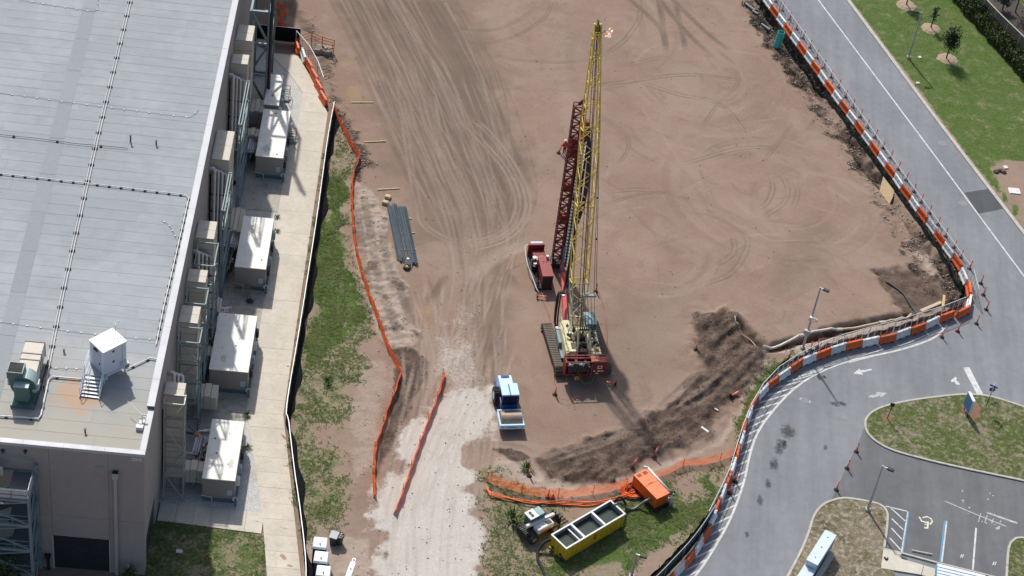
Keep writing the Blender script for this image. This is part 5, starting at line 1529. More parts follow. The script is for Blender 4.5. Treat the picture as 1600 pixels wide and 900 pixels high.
# low black silt fence inside the bend and beside the path
SILT = M('black_silt_fabric', (0.012, 0.013, 0.013), 0.95, var=0.3, scale=1.5, spec=.1)
s_ = thing('silt_fence', 'low black silt fence following the inside of the bend', 'fence')
L = [on(p) for p in smooth_line(GL([(1232, 562), (1205, 588), (1178, 628), (1161, 668), (1148, 705), (1139, 738), (1126, 768), (1104, 806), (1080, 838), (1050, 870), (1020, 900), (990, 925)]), 0.5)]
net_strip('silt_fabric', L, 0.0, 0.75, SILT, s_, wob=0.05, lean=0.12)
for p, a in march(L, 2.4): MB().bar((p.x, p.y, p.z - .2), (p.x, p.y, p.z + .8), 0.05).build('stake', DARKST, s_)
s4_ = thing('silt_fence', 'low black tarp strip at the fence foot between the road corner and the light pole', 'fence')
L = [on(p) for p in smooth_line(GL([(1506, 478), (1478, 491), (1440, 503), (1400, 516), (1345, 530), (1298, 543), (1262, 557), (1236, 570)]), .4)]
net_strip('tarp', L, -.05, 0.5, SILT, s4_, wob=0.08, lean=-.1)
for p, a in march(L, 2.8): MB().bar((p.x, p.y, p.z - .2), (p.x, p.y, p.z + .55), 0.05).build('stake', DARKST, s4_)
pf = thing('path_fence', 'long black fabric fence with white top rail along the concrete path', 'fence')
PFL = [BW(x, y) for x, y in [(13.25, -4), (12.85, 1.4), (11.9, 7), (10.9, 12), (9.9, 17.5), (9.55, 19.5), (9.75, 30), (9.95, 45), (9.98, 58), (10.15, 64.5)]]
PFL = smooth_line(PFL, 0.6)
net_strip('fabric', PFL, 0.05, 1.35, SILT, pf, wob=0.02)
mb = MB(); mb.tube([p + Vector((0, 0, 1.4)) for p in PFL], 0.045, 6); mb.build('top_rail', M('white_rail_pipe', (0.66, 0.68, 0.70), 0.4, 0.3), pf)
mb = MB(); 
for p, a in march(PFL, 2.6): MB().cyl((p.x, p.y, 0), (p.x, p.y, 1.4), 0.04, 6).build('post', GALV, pf)
# ground strip of black fabric on the site side of it
ap = MB()
wv = [0.6 + 0.2 * math.sin(k * 0.31) + 0.15 * math.sin(k * .83) for k in range(len(PFL))]
A_ = [p + (q - p) * 1.0 for p, q in zip(PFL, offset_line(PFL, -0.06))]
B_ = [p + (q - p) * w for p, q, w in zip(PFL, offset_line(PFL, -1.0), wv)]
for q in B_: q.z = max(0.0, zat(q.x, q.y)) + 0.03
for q in A_: q.z = 0.5
ribbon(ap, A_, B_); ap.build('fabric_apron', SILT, pf)
gate = thing('dark_screen_gate', 'black screened gate across the head of the concrete path', 'gate', BW(*BF(440, 65)), BR)
net = MB(); net.b2(-3.2, 2.0, -.03, .03, .1, 1.9); net.build('screen', SILT, gate)
mb = MB(); mb.tube([(-3.2, 0, 0), (-3.2, 0, 1.95), (2.0, 0, 1.95), (2.0, 0, 0)], 0.04, 6); mb.build('frame', GALV, gate)

# delineator posts
DEL = M('orange_post_plastic', (0.88, 0.13, 0.03), 0.45, var=0.1, scale=3, rnd=0.1)
dm = MB(); dm.cyl((0, 0, 0.06), (0, 0, 0.95), 0.08, 8, 0.065); dm.cyl((0, 0, .95), (0, 0, 1.0), 0.03, 8); dm.box((0, 0, 1.06), (0.13, 0.05, 0.13)); DM_T = dm.mesh('post_tube', DEL, True)
dm = MB(); dm.cyl((0, 0, 0), (0, 0, 0.07), 0.26, 8, 0.22); dm.cyl((0, 0, .07), (0, 0, .11), 0.12, 8); DM_B = dm.mesh('post_base', M('black_base_rubber', (0.03, 0.03, 0.032), 0.8))
dm = MB()
for z in (0.62, 0.8): dm.cyl((0, 0, z), (0, 0, z + .08), 0.08, 8)
DM_R = dm.mesh('post_band', M('white_reflective_band', (0.7, 0.7, 0.7), 0.4))
def delin(px, py, label, lie=None, z=None, tilt=None):
    g = G(px, py)
    t = thing('delineator_post', label, 'delineator', (g.x, g.y, max(0.003, zat(g.x, g.y)) if z is None else z), random.random() * 6, 'orange delineator posts')
    obj('tube', DM_T, t); obj('base', DM_B, t); obj('reflective_band', DM_R, t)
    if lie is not None:
        t.rotation_euler = (0, R(84), lie); t.location.z += 0.22
    elif tilt is not None: t.rotation_euler = (0, tilt[0], tilt[1])
    return t
row = ZZ(1160, 0, 3.6, [(188, 10), (225, 60), (265, 112), (304, 165), (340, 217), (380, 270), (418, 327), (458, 383), (498, 437), (540, 493), (580, 548), (620, 605), (662, 660), (703, 718), (745, 775), (790, 835), (833, 890)]) + ZZ(1160, 250, 3.6, [(875, 55), (920, 115), (965, 180), (1005, 240), (1052, 300), (1100, 365), (1142, 430), (1190, 495), (1228, 550), (1277, 612)])
for i, (x, y) in enumerate(row): delin(x, y, 'orange delineator post inside the road fence, %s from the top of the row' % ORD[i], tilt=(random.uniform(-.06, .06), random.random() * 6))
for i, (x, y) in enumerate([(1532.5, 443), (1536.5, 461), (1541, 484), (1525.7, 506), (1496.4, 518), (1471.7, 527)]): delin(x, y, 'orange delineator post on the open road at the corner, %s counted clockwise' % ORD[i])
for (x, y), w in zip([(1338, 706), (1323.5, 732), (1306.7, 765.6)], ('nearest the large grass island', 'middle one', 'nearest the dry verge')): delin(x, y, 'orange delineator post across the parking entrance, ' + w)
for (x, y), w in zip([(1148.7, 752.6), (1140.6, 771)], ('upper', 'lower')): delin(x, y, 'orange delineator post on the hatched margin, %s of two' % w)
delin(867, 617, 'thin orange post at left behind the crane counterweight')
delin(962, 602, 'orange delineator post fallen in the crane shadow', lie=R(185))
delin(838, 466, 'orange delineator post fallen in front of the red power unit', lie=R(8))
delin(931, 456, 'orange delineator post right of the crane boom foot')
delin(873, 239, 'orange delineator post beside the worker in red', tilt=(0.2, 0.4))
delin(1087, 548, 'orange delineator post standing on the mud near the berm')
delin(1141, 624, 'orange delineator post fallen in the grass inside the bend', lie=R(48))
delin(1021.5, 715, 'bent orange delineator post above the orange pump', tilt=(0.25, 0.8))
delin(987, 734, 'leaning orange delineator post left of the orange pump', tilt=(0.3, 0.5))
delin(827, 744, 'short orange post beside the green weed by the netting')
delin(856, 778, 'orange delineator post between the netting and the yellow tank')
cn = thing('traffic_cone', 'small red cone in front of the orange netting', 'cone', on(G(863.5, 779)))
mb = MB(); mb.cyl((0, 0, 0.04), (0, 0, 0.6), 0.17, 10, 0.03); mb.build('cone_body', DEL, cn); MB().box((0, 0, .03), (.4, .4, .05)).build('cone_base', BLACK, cn)
delin(1266, 547, 'orange delineator post behind the barriers at the foot of the light pole'); delin(1277, 543, 'orange delineator post just right of the light pole foot, behind the barriers')

# orange plastic mesh fences
NETO = net_mat('orange_mesh_net', (0.85, 0.20, 0.055), 0.09, 0.70, thin=.5)
NETD = net_mat('orange_mesh_dense', (0.85, 0.16, 0.055), 0.07, 0.10, thin=.35)
STK = M('stake_wood', (0.45, 0.36, 0.24), 0.8)
def netfence(label, px, h, mat, every=2.6, wob=0.05, lean=0.0, posts=True, rail=False):
    t = thing('mesh_fence', label, 'mesh fence')
    L = [on(p) for p in smooth_line(GL(px), 0.4)]
    net_strip('net', L, 0.03, h, mat, t, sag=0.08, wob=wob, lean=lean)
    if posts:
        for p, a in march(L, every, 0.05): 
            MB().bar((p.x, p.y, p.z - .1), (p.x, p.y, p.z + h + .12), 0.05).build('stake', DEL if rail else STK, t)
            MB().box((p.x, p.y, p.z + h + .15), (.08, .08, .08)).build('stake_cap', M('stake_cap_orange', (0.8, 0.4, 0.15), 0.6), t)
    return t
netfence('long orange silt fence winding down between grass and tracked sand', [(519, 172), (530, 195), (545, 226), (559, 250), (551, 274), (548, 300), (549, 340), (553, 380), (561, 420), (574, 462), (588, 500), (602, 540), (624, 583)], 0.65, NETD, 3.4, 0.03, lean=0.18)
netfence('orange silt fence running down from the bend beside the muddy strip', [(624, 583), (616, 612), (604, 640), (597, 665), (585, 700), (582, 740), (583, 778)], 0.6, NETD, 3.2, 0.03, lean=0.2)
netfence('straight orange fence dividing the gravel haul road', [(692, 584), (686, 610), (678, 632), (664, 668), (652, 700), (640, 735), (624, 780), (614, 803)], 0.65, NETD, 3.0, 0.03, lean=0.2)
netfence('orange netting behind the yellow tank and pump, sagging between stakes', [(760, 752), (778, 760), (806, 768), (840, 776), (880, 778), (930, 772), (965, 765), (990, 758)], 1.15, NETO, 3.2, 0.09, rail=True)
netfence('orange netting from the pump to the road barriers', [(1015, 748), (1045, 740), (1068, 728), (1100, 726), (1136, 716), (1152, 708)], 0.95, NETO, 3.6, 0.07, rail=True)
netfence('crumpled orange netting at the top beside the concrete path', [(424, 0), (433, 10), (443, 20), (447, 26), (437, 30), (434, 36), (446, 46)], 0.8, NETD, 2.2, 0.1)
# loose roll of netting lying on the grass
lr = thing('netting_roll', 'loose bundle of orange netting lying along the grass below the fence', 'netting')
for k in range(4):
    L = [on(p) + Vector((0, 0, 0.10 + .05 * k)) for p in smooth_line(GL([(759, 762 + k), (766, 772 + k * 1.5), (790, 779 + k), (830, 785 + k), (880, 790 - k), (930, 789 - k), (968, 780), (984, 770 + k), (992, 764)]), 0.5)]
    L = [p + Vector((0, .12 * math.sin(i * .7 + k * 2), 0)) for i, p in enumerate(L)]
    mb = MB(); mb.tube(L, 0.055, 6); mb.build('rolled_strand', M('orange_net_roll', (0.80, 0.17, 0.04), 0.6, var=.2, scale=4), lr)
hp = thing('netting_heap', 'crumpled heap of orange netting at the corner of the orange pump', 'netting', on(G(984, 768)))
mb = MB()
for k in range(14):
    a = random.uniform(0, 6.28); r = random.uniform(.1, .75)
    mb.tube([(r * math.cos(a + j * .7) * (1 + .2 * j), r * math.sin(a + j * .7) * 1.3, .12 + .2 * random.random()) for j in range(5)], 0.09, 5)
mb.build('crumpled_net', M('orange_net_roll', (0.80, 0.17, 0.04), 0.6), hp)
# string line with red flags round the crane
st_ = thing('barrier_tape', 'thin red barrier tape strung round the crane', 'tape')
L = [G(x, y) for x, y in [(846, 466), (858, 500), (862, 560), (867, 612), (876, 628), (897, 626), (930, 600), (946, 545), (945, 500), (938, 465), (931, 450)]]
for p in L: p.z = zat(p.x, p.y) + .35
mb = MB(); mb.tube(smooth_line(L, .5), 0.018, 4); mb.build('tape', M('red_tape', (0.55, 0.11, 0.08), 0.6), st_)

# light poles
POLE = M('pole_grey_metal', (0.42, 0.44, 0.46), 0.45, 0.35, var=0.08)
def lamp_post(px, py, h, label, arm=0.9, rz=0.0, device=False, head=True, dark=True):
    g = G(px, py)
    t = thing('light_pole', label, 'light pole', (g.x, g.y, 0), rz)
    mb = MB(); mb.cyl((0, 0, 0.25), (0, 0, h), 0.13, 8, 0.075); mb.build('pole', POLE, t)
    mb = MB(); mb.cyl((0, 0, -0.1), (0, 0, 0.3), 0.26, 10, 0.24); mb.build('footing', CONC, t)
    mb = MB(); mb.bar((0, 0, h - .12), (arm, 0, h - .05), 0.07); mb.build('arm', POLE, t)
    mb = MB(); mb.box((arm + .28, 0, h - .05), (0.62, 0.36, 0.14), top=(0.5, 0.28)); mb.build('lamp_head', DARKST, t)
    mb = MB(); mb.b2(arm + .08, arm + .48, -.13, .13, h - .14, h - .122); mb.build('lens', M('lamp_lens', (0.5, 0.5, 0.48), 0.2), t)
    if device:
        mb = MB(); mb.box((0.0, -.22, h * .52), (.3, .3, .45)); mb.bar((0, 0, h * .52), (0.5, 0, h * .52), .06); mb.ball((.5, 0, h * .5), .17, 8, 6); mb.build('camera_unit', WHITEP, t)
        mb = MB(); mb.box((0, -.25, h * .3), (.55, .3, .5)); mb.build('control_box', POLE, t)
    return t
lamp_post(1419, 91, 6.4, 'grey light pole on the lawn beyond the road', 0.35, R(180))
lamp_post(1254, 545, 7.9, 'tall grey light pole with camera box inside the barrier bend', 0.3, R(-20), True)
lamp_post(1355, 798, 5.8, 'grey light pole on the dry verge by the parking bays', 0.45, R(-20))
lamp_post(986, 902, 3.0, 'grey light pole at the bottom edge by the grass', 0.3, R(-10))
# signs
sg = thing('street_sign', 'white-edged blue sign board on the large grass island', 'sign', G(1517, 646), 0)
a, b = G(1514.5, 612, 2.3), G(1522.5, 628, 2.3)
sg.location = ((a.x + b.x) / 2, (a.y + b.y) / 2, 0.1); sg.rotation_euler = (0, 0, math.atan2((b - a).y, (b - a).x))
Lb = (b - a).length
mb = MB(); mb.b2(-Lb / 2, Lb / 2, -.14, .14, .55, 2.25); mb.build('sign_board', M('sign_white_edge', (0.70, 0.74, 0.78), 0.4, var=.05), sg, bev=0.02)
mb = MB(); mb.b2(-Lb / 2 + .03, Lb / 2 - .03, -.15, -.142, .6, 2.2); mb.build('blue_face', M('sign_blue', (0.06, 0.17, 0.36), 0.35), sg)
mb = MB(); mb.b2(-Lb / 2 + .03, Lb / 2 - .03, .142, .15, .6, 2.2); mb.build('blue_face', M('sign_blue', (0.06, 0.17, 0.36), 0.35), sg)
mb = MB(); 
for s in (-1, 1): mb.cyl((s * Lb * .33, 0, 0), (s * Lb * .33, 0, .56), .05, 6)
each(mb, 'sign_leg', DARKST, sg)
blot('mulch_ring', 1518, 641, 1.0, 1.3, M('red_mulch', (0.22, 0.125, 0.075), 0.95, var=0.35, scale=6, bump=.5), None, 0.115, 3)['kind'] = 'structure'
sn = thing('street_name_post', 'thin post with crossed blue street name blades on the grass island', 'sign', G(1540, 637), 0)
sn.location.z = .1
mb = MB(); mb.cyl((0, 0, 0), (0, 0, 2.55), .035, 6); mb.build('post', DARKST, sn)
mb = MB(); mb.cyl((0, 0, 1.9), (0, 0, 2.6), .05, 6); mb.build('pale_sleeve', WHITEP, sn)
mb = MB(); mb.box((0, 0, 2.72), (.75, .03, .2), R(-25)); mb.build('name_blade', M('sign_blue', (0.06, 0.17, 0.36), 0.35), sn)
mb = MB(); mb.box((0, 0, 2.95), (.75, .03, .2), R(65)); mb.build('name_blade', M('sign_pale', (0.45, 0.6, 0.62), 0.35), sn)
mb = MB(); mb.cyl((.0, .06, 2.25), (.0, .09, 2.25), .3, 8); mb.build('stop_plate', M('sign_back', (0.12, 0.16, 0.22), 0.4), sn)
bs = thing('small_sign', 'small black sign post at the left tip of the grass island', 'sign', G(1386, 655), 0)
bs.location.z = .1
mb = MB(); mb.bar((0, 0, 0), (.05, 0, 1.7), .07); mb.build('post', BLACK, bs); mb = MB(); mb.box((.05, 0, 1.8), (.4, .06, .4)); mb.build('sign_plate', BLACK, bs)
blot('mulch_ring', 1385, 655, .5, .55, M('red_mulch', (0.22, 0.125, 0.075), 0.95), None, 0.115, 5)['kind'] = 'structure'
# electrical cabinet on its plinth
CAB = M('cabinet_pale_blue', (0.48, 0.58, 0.66), 0.45, 0.1, var=0.07, scale=1)
def top_quad(px, z):
    q = [G(x, y, z) for x, y in px]
    e = q[1] - q[0]; f = q[3] - q[0]
    return (q[0] + q[1] + q[2] + q[3]) / 4, e.length, f.length, math.atan2(e.y, e.x)
c_, w1, l1, a1 = top_quad([(1260, 874.7), (1276.7, 883), (1307, 837), (1289.8, 829)], 2.0)
cb = thing('electrical_cabinet', 'pale blue electrical cabinet on a concrete plinth by the dry verge', 'cabinet', (c_.x, c_.y, 0.1), a1)
mb = MB(); mb.b2(-w1 / 2, w1 / 2, -l1 / 2, l1 / 2, .15, 1.9); mb.build('tall_cabinet', CAB, cb, bev=.02)
mb = MB(); mb.b2(-w1 / 2 - .04, w1 / 2 + .04, -l1 / 2 - .04, l1 / 2 + .04, 1.9, 1.95); mb.build('cabinet_lid', M('cabinet_lid_blue', (0.58, 0.67, 0.73), 0.4, 0.1, var=.05), cb)
mb = MB(); mb.b2(-w1 / 2 - .02, w1 / 2 - .02, -l1 / 2 - 2.4, -l1 / 2 - .02, .15, 1.2); mb.build('low_cabinet', CAB, cb, bev=.02)
mb = MB(); mb.b2(-w1 / 2 - .05, w1 / 2 + .02, -l1 / 2 - 2.45, -l1 / 2 - .05, 1.2, 1.25); mb.build('cabinet_lid', M('cabinet_lid_blue', (0.58, 0.67, 0.73), 0.4, 0.1), cb)
mb = MB(); mb.b2(-w1 / 2 - .25, w1 / 2 + .55, -l1 / 2 - 2.7, l1 / 2 - .6, -.1, .15); mb.b2(w1 / 2 + .12, w1 / 2 + .5, -l1 / 2 - 2.5, l1 / 2 - .9, .15, .75); mb.build('plinth', CONC, cb)
for k in range(3): MB().cyl((0, -l1 / 3 + k * l1 / 3, 1.95), (0, -l1 / 3 + k * l1 / 3, 2.0), .05, 8).build('lifting_eye', ORANGE_V if k == 0 else DARKST, cb)
for k in range(2): MB().b2(w1 / 2, w1 / 2 + .02, -l1 / 2 + .1 + k * l1 / 2, -.05 + k * l1 / 2, .3, 1.8).build('cabinet_door', M('cabinet_door_grey', (0.30, 0.36, 0.42), .45), cb)
# hydrant-like bird-size things on the pavement
pt = thing('ground_marker', 'small dark bracket on the cream pavement by the bays', 'bracket', G(*z7([(567, 813)])[0])); pt.location.z = .13
mb = MB(); mb.box((-.08, 0, .06), (.12, .3, .12), .5); mb.box((.1, .02, .06), (.1, .25, .1), -.4); mb.build('bracket', BLACK, pt)

# ------------------------------------------------------------------ machines
CREAM = M('crane_cream_paint', (0.72, 0.66, 0.40), 0.5, 0.0, var=0.16, scale=1.3, dirt=(0.28, 0.24, 0.15), damt=0.6)
CYEL = M('crane_yellow_paint', (0.86, 0.59, 0.12), 0.5, 0.0, var=0.12, scale=1.3, dirt=(0.60, 0.44, 0.16), damt=0.4)
CRED = M('crane_red_paint', (0.21, 0.022, 0.021), 0.45, 0.05, var=0.2, scale=1.2, dirt=(0.10, 0.04, 0.035), damt=0.5)
LRED = M('leads_red_paint', (0.125, 0.017, 0.019), 0.5, 0.05, var=0.2, scale=1.2, dirt=(0.08, 0.03, 0.03), damt=0.4)
BRED = M('bright_red_paint', (0.50, 0.055, 0.05), 0.45, 0.05, var=0.15, scale=1.2)
RUST = M('rusty_steel', (0.20, 0.13, 0.085), 0.8, 0.2, var=0.3, scale=2)
TRK = M('track_steel', (0.16, 0.135, 0.11), 0.75, 0.4, var=0.25, scale=3, dirt=(0.28, 0.22, 0.17), damt=0.6)
PGREEN = M('pale_green_paint', (0.30, 0.34, 0.28), 0.5, var=.1)
TEALG = M('teal_tinted_glass', (0.16, 0.30, 0.31), 0.12, 0.0, var=.1)
ROPE = M('wire_rope', (0.05, 0.045, 0.04), 0.6, 0.4)
CW = Vector((6.8, -7.6, 0))
cr = thing('crawler_crane', 'crawler crane with yellow lattice boom and red counterweight', 'crane', CW, R(14))
# undercarriage
def crawler(x):
    tr = MB()
    n = 14
    prof = []
    for k in range(n + 1): prof.append((-2.7 + .46 * math.cos(math.pi / 2 + math.pi * k / n), .5 + .46 * math.sin(math.pi / 2 + math.pi * k / n)))
    for k in range(n + 1): prof.append((2.7 + .46 * math.cos(-math.pi / 2 + math.pi * k / n), .5 + .46 * math.sin(-math.pi / 2 + math.pi * k / n)))
    tr.ext(prof, (x - .36, 0, 0.03), (0, 1, 0), (0, 0, 1), (.72, 0, 0))
    o = tr.build('track', DARKST, cr)
    o.rotation_euler = (0, 0, R(3))
    sh = MB(); sh.box((0, 0, 0), (.95, .2, .06)); sh.box((0, .06, .045), (.95, .05, .05)); sm = sh.mesh('track_shoe', TRK)
    for k in range(24):
        s = obj('track_shoe', sm, o, (x, -2.7 + k * 5.4 / 23, 1.02))
    for e in (-1, 1):
        for k in range(1, 6):
            a = math.pi / 2 - math.pi * k / 6
            s = obj('track_shoe', sm, o, (x, e * (2.7 + .52 * math.cos(a)), .52 + .52 * math.sin(a)))
            s.rotation_euler = (-e * (math.pi / 2 - a), 0, 0)
    return o
crawler(-2.25); crawler(2.25)
mb = MB(); mb.b2(-1.8, 1.8, -1.3, 1.3, .45, 1.0); mb.cyl((0, 0, 1.0), (0, 0, 1.2), 1.2, 20); mb.build('carbody', DARKST, cr)
# upper works
mb = MB(); mb.b2(-1.65, 1.65, -3.4, 1.9, 1.2, 1.42); mb.build('deck', CREAM, cr)
mb = MB(); mb.ext([(-1.65, 1.42), (-.72, 1.42), (-.72, 2.75), (-.85, 2.9), (-1.35, 2.9), (-1.65, 2.6)], (0, -2.9, 0), (1, 0, 0), (0, 0, 1), (0, 4.2, 0)); le = mb.build('left_engine_cover', CREAM, cr)
for k in range(3): MB().b2(-1.16, -.8, -2.6 + k * 1.2, -1.75 + k * 1.2, 2.9, 2.93).build('cover_hatch', (PGREEN, DARKST, DARKST)[2 - k], le)
MB().b2(-1.9, -1.66, -2.2, -.9, 1.25, 1.42).build('side_step', GREYST, cr)
mb = MB(); mb.b2(-1.95, -1.68, -.7, 1.0, 1.2, 1.95); mb.build('tool_box', M('blue_grey_box', (0.20, 0.27, 0.30), .5), cr)
mb = MB(); mb.cyl((-1.8, 1.25, 1.5), (-1.8, 1.25, 2.0), .2, 10); mb.build('filter_can', ALU, cr)
mb = MB(); mb.b2(.72, 1.65, -2.9, .4, 1.42, 2.5); re_ = mb.build('right_engine_cover', CREAM, cr, bev=.05)
MB().b2(.9, 1.4, -1.8, -.9, 2.5, 2.55).build('cover_hatch', DARKST, re_)
mb = MB(); mb.cyl((1.15, -.3, 2.5), (1.15, -.3, 2.62), .3, 14); mb.build('hose_coil', BLACK, cr)
mb = MB(); mb.cyl((1.3, -2.3, 2.5), (1.3, -2.3, 2.7), .18, 10); mb.build('air_filter', M('dull_yellow_paint', (0.42, 0.30, 0.08), 0.6), cr)
# cab
cabp = MB(); cabp.b2(.72, 1.75, .6, 2.2, 1.42, 2.1); cabp = cabp.build('cab', PGREEN, cr)
mb = MB(); mb.b2(.76, 1.71, .64, 2.16, 2.1, 2.95); mb.build('cab_window', TEALG, cabp)
mb = MB(); mb.b2(.7, 1.77, .56, 2.25, 2.95, 3.05); mb.build('cab_roof', M('cab_roof_teal', (0.22, 0.34, 0.34), .4), cabp, bev=.02)
mb = MB()
for x in (.74, 1.73):
    for y in (.62, 1.4, 2.18): mb.bar((x, y, 2.05), (x, y, 2.98), .06)
mb.build('cab_pillar', PGREEN, cabp)
# winches, gantry, pipes
for k, (y, r) in enumerate(((-.2, .42), (-1.15, .38), (-2.1, .36))):
    mb = MB(); mb.cyl((-.55, y, 1.95), (.6, y, 1.95), r, 16); d = mb.build('winch_drum', ROPE, cr)
    for x in (-.6, .6): MB().cyl((x - .04, y, 1.95), (x + .04, y, 1.95), r + .16, 16).build('drum_flange', CREAM, d)
mb = MB()
for s in (-.62, .62):
    mb.bar((s, -3.0, 1.42), (s * .8, -1.4, 4.3), .16); mb.bar((s, .4, 1.42), (s * .8, -1.4, 4.3), .13); mb.bar((s, .9, 1.42), (s, 1.6, 3.2), .14); mb.bar((s, -1.0, 1.42), (s, 1.5, 3.1), .1)
mb.bar((-.5, -1.4, 4.3), (.5, -1.4, 4.3), .22); mb.bar((-.62, 1.55, 3.1), (.62, 1.55, 3.1), .12); mb.build('gantry', CREAM, cr)
mb = MB()
for k in range(5): mb.cyl((-.4 + k * .2 - .06, -1.4, 4.35), (-.4 + k * .2 + .06, -1.4, 4.35), .22, 12)
mb.build('gantry_sheave', DARKST, cr)
mb = MB()
for k in range(16):
    x, y = random.uniform(-.6, .6), random.uniform(-2.8, 1.6)
    mb.tube([(x, y, 1.45), (x + random.uniform(-.3, .3), y + random.uniform(-.4, .4), 2.0 + random.random() * .7), (x + random.uniform(-.5, .5), y + random.uniform(-.8, .8), 2.1 + random.random() * .8), (x + random.uniform(-.4, .4), y + .5, 1.5)], random.uniform(.025, .05), 5)
mb.build('hydraulic_hose', BLACK, cr)
mb = MB()
for k in range(9):
    x, y = random.uniform(-.55, .6), random.uniform(-2.9, 1.5)
    mb.box((x, y, 1.6), (random.uniform(.12, .35), random.uniform(.15, .4), random.uniform(.3, .8)), random.random())
mb.build('valve_block', RUST, cr)
for k in range(22):      # walkway clutter: rails, lines, tanks on the covers
    x, y = random.choice((-1.0, 1.15)) + random.uniform(-.3, .3), random.uniform(-2.7, 1.0)
    z0 = 2.92 if x < 0 else 2.52
    mb = MB()
    if k % 3 == 0: mb.tube([(x, y, z0), (x, y + .1, z0 + .35), (x + .25, y + .5, z0 + .3), (x + .2, y + .6, z0)], .03, 5)
    elif k % 3 == 1: mb.box((x, y, z0 + .08), (random.uniform(.1, .3), random.uniform(.1, .45), .18), random.random())
    else: mb.cyl((x, y, z0), (x, y, z0 + random.uniform(.1, .4)), random.uniform(.05, .12), 8)
    mb.build('deck_fitting', (BLACK, RUST, CREAM, DARKST)[k % 4], cr)
mb = MB(); mb.tube([(-1.6, -2.9, 3.4), (-1.6, 1.2, 3.4)], .03, 5)
for y in (-2.9, -1.5, 0, 1.2): mb.cyl((-1.6, y, 2.6), (-1.6, y, 3.4), .025, 5)
mb.build('guard_rail', CREAM, cr)
mb = MB(); mb.tube([(1.9, -4.2, 3.3), (1.9, -3.35, 3.3), (-1.9, -3.35, 3.3), (-1.9, -4.2, 3.3)], .03, 5)
for x in (-1.9, -.9, 0, .9, 1.9): mb.cyl((x, -3.35, 2.7), (x, -3.35, 3.3), .025, 5)
mb.build('rear_rail', CRED, cr)
# counterweight and rear power pack
mb = MB()
mb.b2(.62, 1.95, -4.25, -3.3, 1.15, 2.75); mb.build('counterweight', CRED, cr, bev=.04)
mb = MB(); mb.b2(-1.95, .6, -4.25, -3.3, 1.1, 1.32); mb.b2(-1.95, -1.8, -4.25, -3.3, 1.32, 2.75); mb.b2(-1.8, .6, -3.42, -3.3, 1.32, 2.5)
mb.bar((-1.9, -4.2, 2.75), (.62, -4.2, 2.75), .08); mb.bar((-1.9, -3.35, 2.78), (1.9, -3.35, 2.78), .1); mb.build('rear_frame', CRED, cr)
MB().b2(.45, 1.25, -4.15, -3.35, 2.76, 2.8).build('rusty_plate', M('rust_orange_plate', (0.34, 0.13, 0.055), .7, var=.2), cr)
eng = MB()
for k in range(7): eng.box((-1.5 + k * .3, -3.85 + random.uniform(-.1, .1), 1.75 + random.uniform(-.15, .3)), (.25, .6, .8 + random.random() * .4))
for k in range(5): eng.cyl((-1.6 + k * .42, -4.1, 1.6 + .15 * (k % 2)), (-1.3 + k * .42, -4.15, 1.7), .12, 8)
eng = eng.build('rear_engine', M('engine_dark', (0.07, 0.065, 0.07), .5, .4, var=.3, scale=4), cr)
for k in range(6):
    mb = MB(); mb.cyl((-1.6 + k * .35, -4.0, 2.1 + .1 * (k % 3)), (-1.45 + k * .35, -4.0, 2.35 + .1 * (k % 3)), .09, 8); mb.build('engine_part', (WHITEP, ALU, M('dull_grey_part', (.3, .3, .31), .5))[k % 3], eng)
mb = MB(); mb.b2(1.08, 1.5, -4.27, -4.253, 1.95, 2.32); mb.build('white_badge', M('badge_white', (0.75, 0.72, 0.72), .4, var=.05), cr)
mb = MB(); mb.ext([(.15 * math.cos(a * .524), .13 * math.sin(a * .524)) for a in range(12)], (1.29, -4.274, 2.15), (1, 0, 0), (0, 0, 1), (0, -.004, 0)); mb.build('badge_emblem', CRED, cr)
for k, w in enumerate((.18, .3, .16)): MB().b2(.75 + k * .38, .75 + k * .38 + w, -4.266, -4.253, 1.6, 1.72).build('white_lettering', M('badge_white', (0.75, 0.72, 0.72), .4), cr)
MB().b2(1.0, 1.25, -4.266, -4.253, 1.3, 1.42).build('white_lettering', M('badge_white', (0.75, 0.72, 0.72), .4), cr)
mb = MB(); mb.tube([(-.4, -4.2, 1.2), (-.4, -4.5, .75), (.1, -4.8, .55), (.7, -4.7, .7), (.9, -4.3, 1.2)], .045, 6); mb.build('loose_hose', M('olive_hose', (.16, .15, .06), .6), cr)
mb = MB(); mb.cyl((-.75, -4.35, .95), (-.75, -4.5, .95), .22, 14); mb.build('hose_reel', M('reel_yellow', (.5, .36, .07), .5), cr); mb = MB(); mb.cyl((-.75, -4.33, .95), (-.75, -4.52, .95), .09, 10); mb.build('reel_hub', BLACK, cr)
mb = MB(); mb.bar((.55, -4.3, 1.0), (.55, -4.3, 2.6), .1); mb.build('rear_post', RUST, cr)
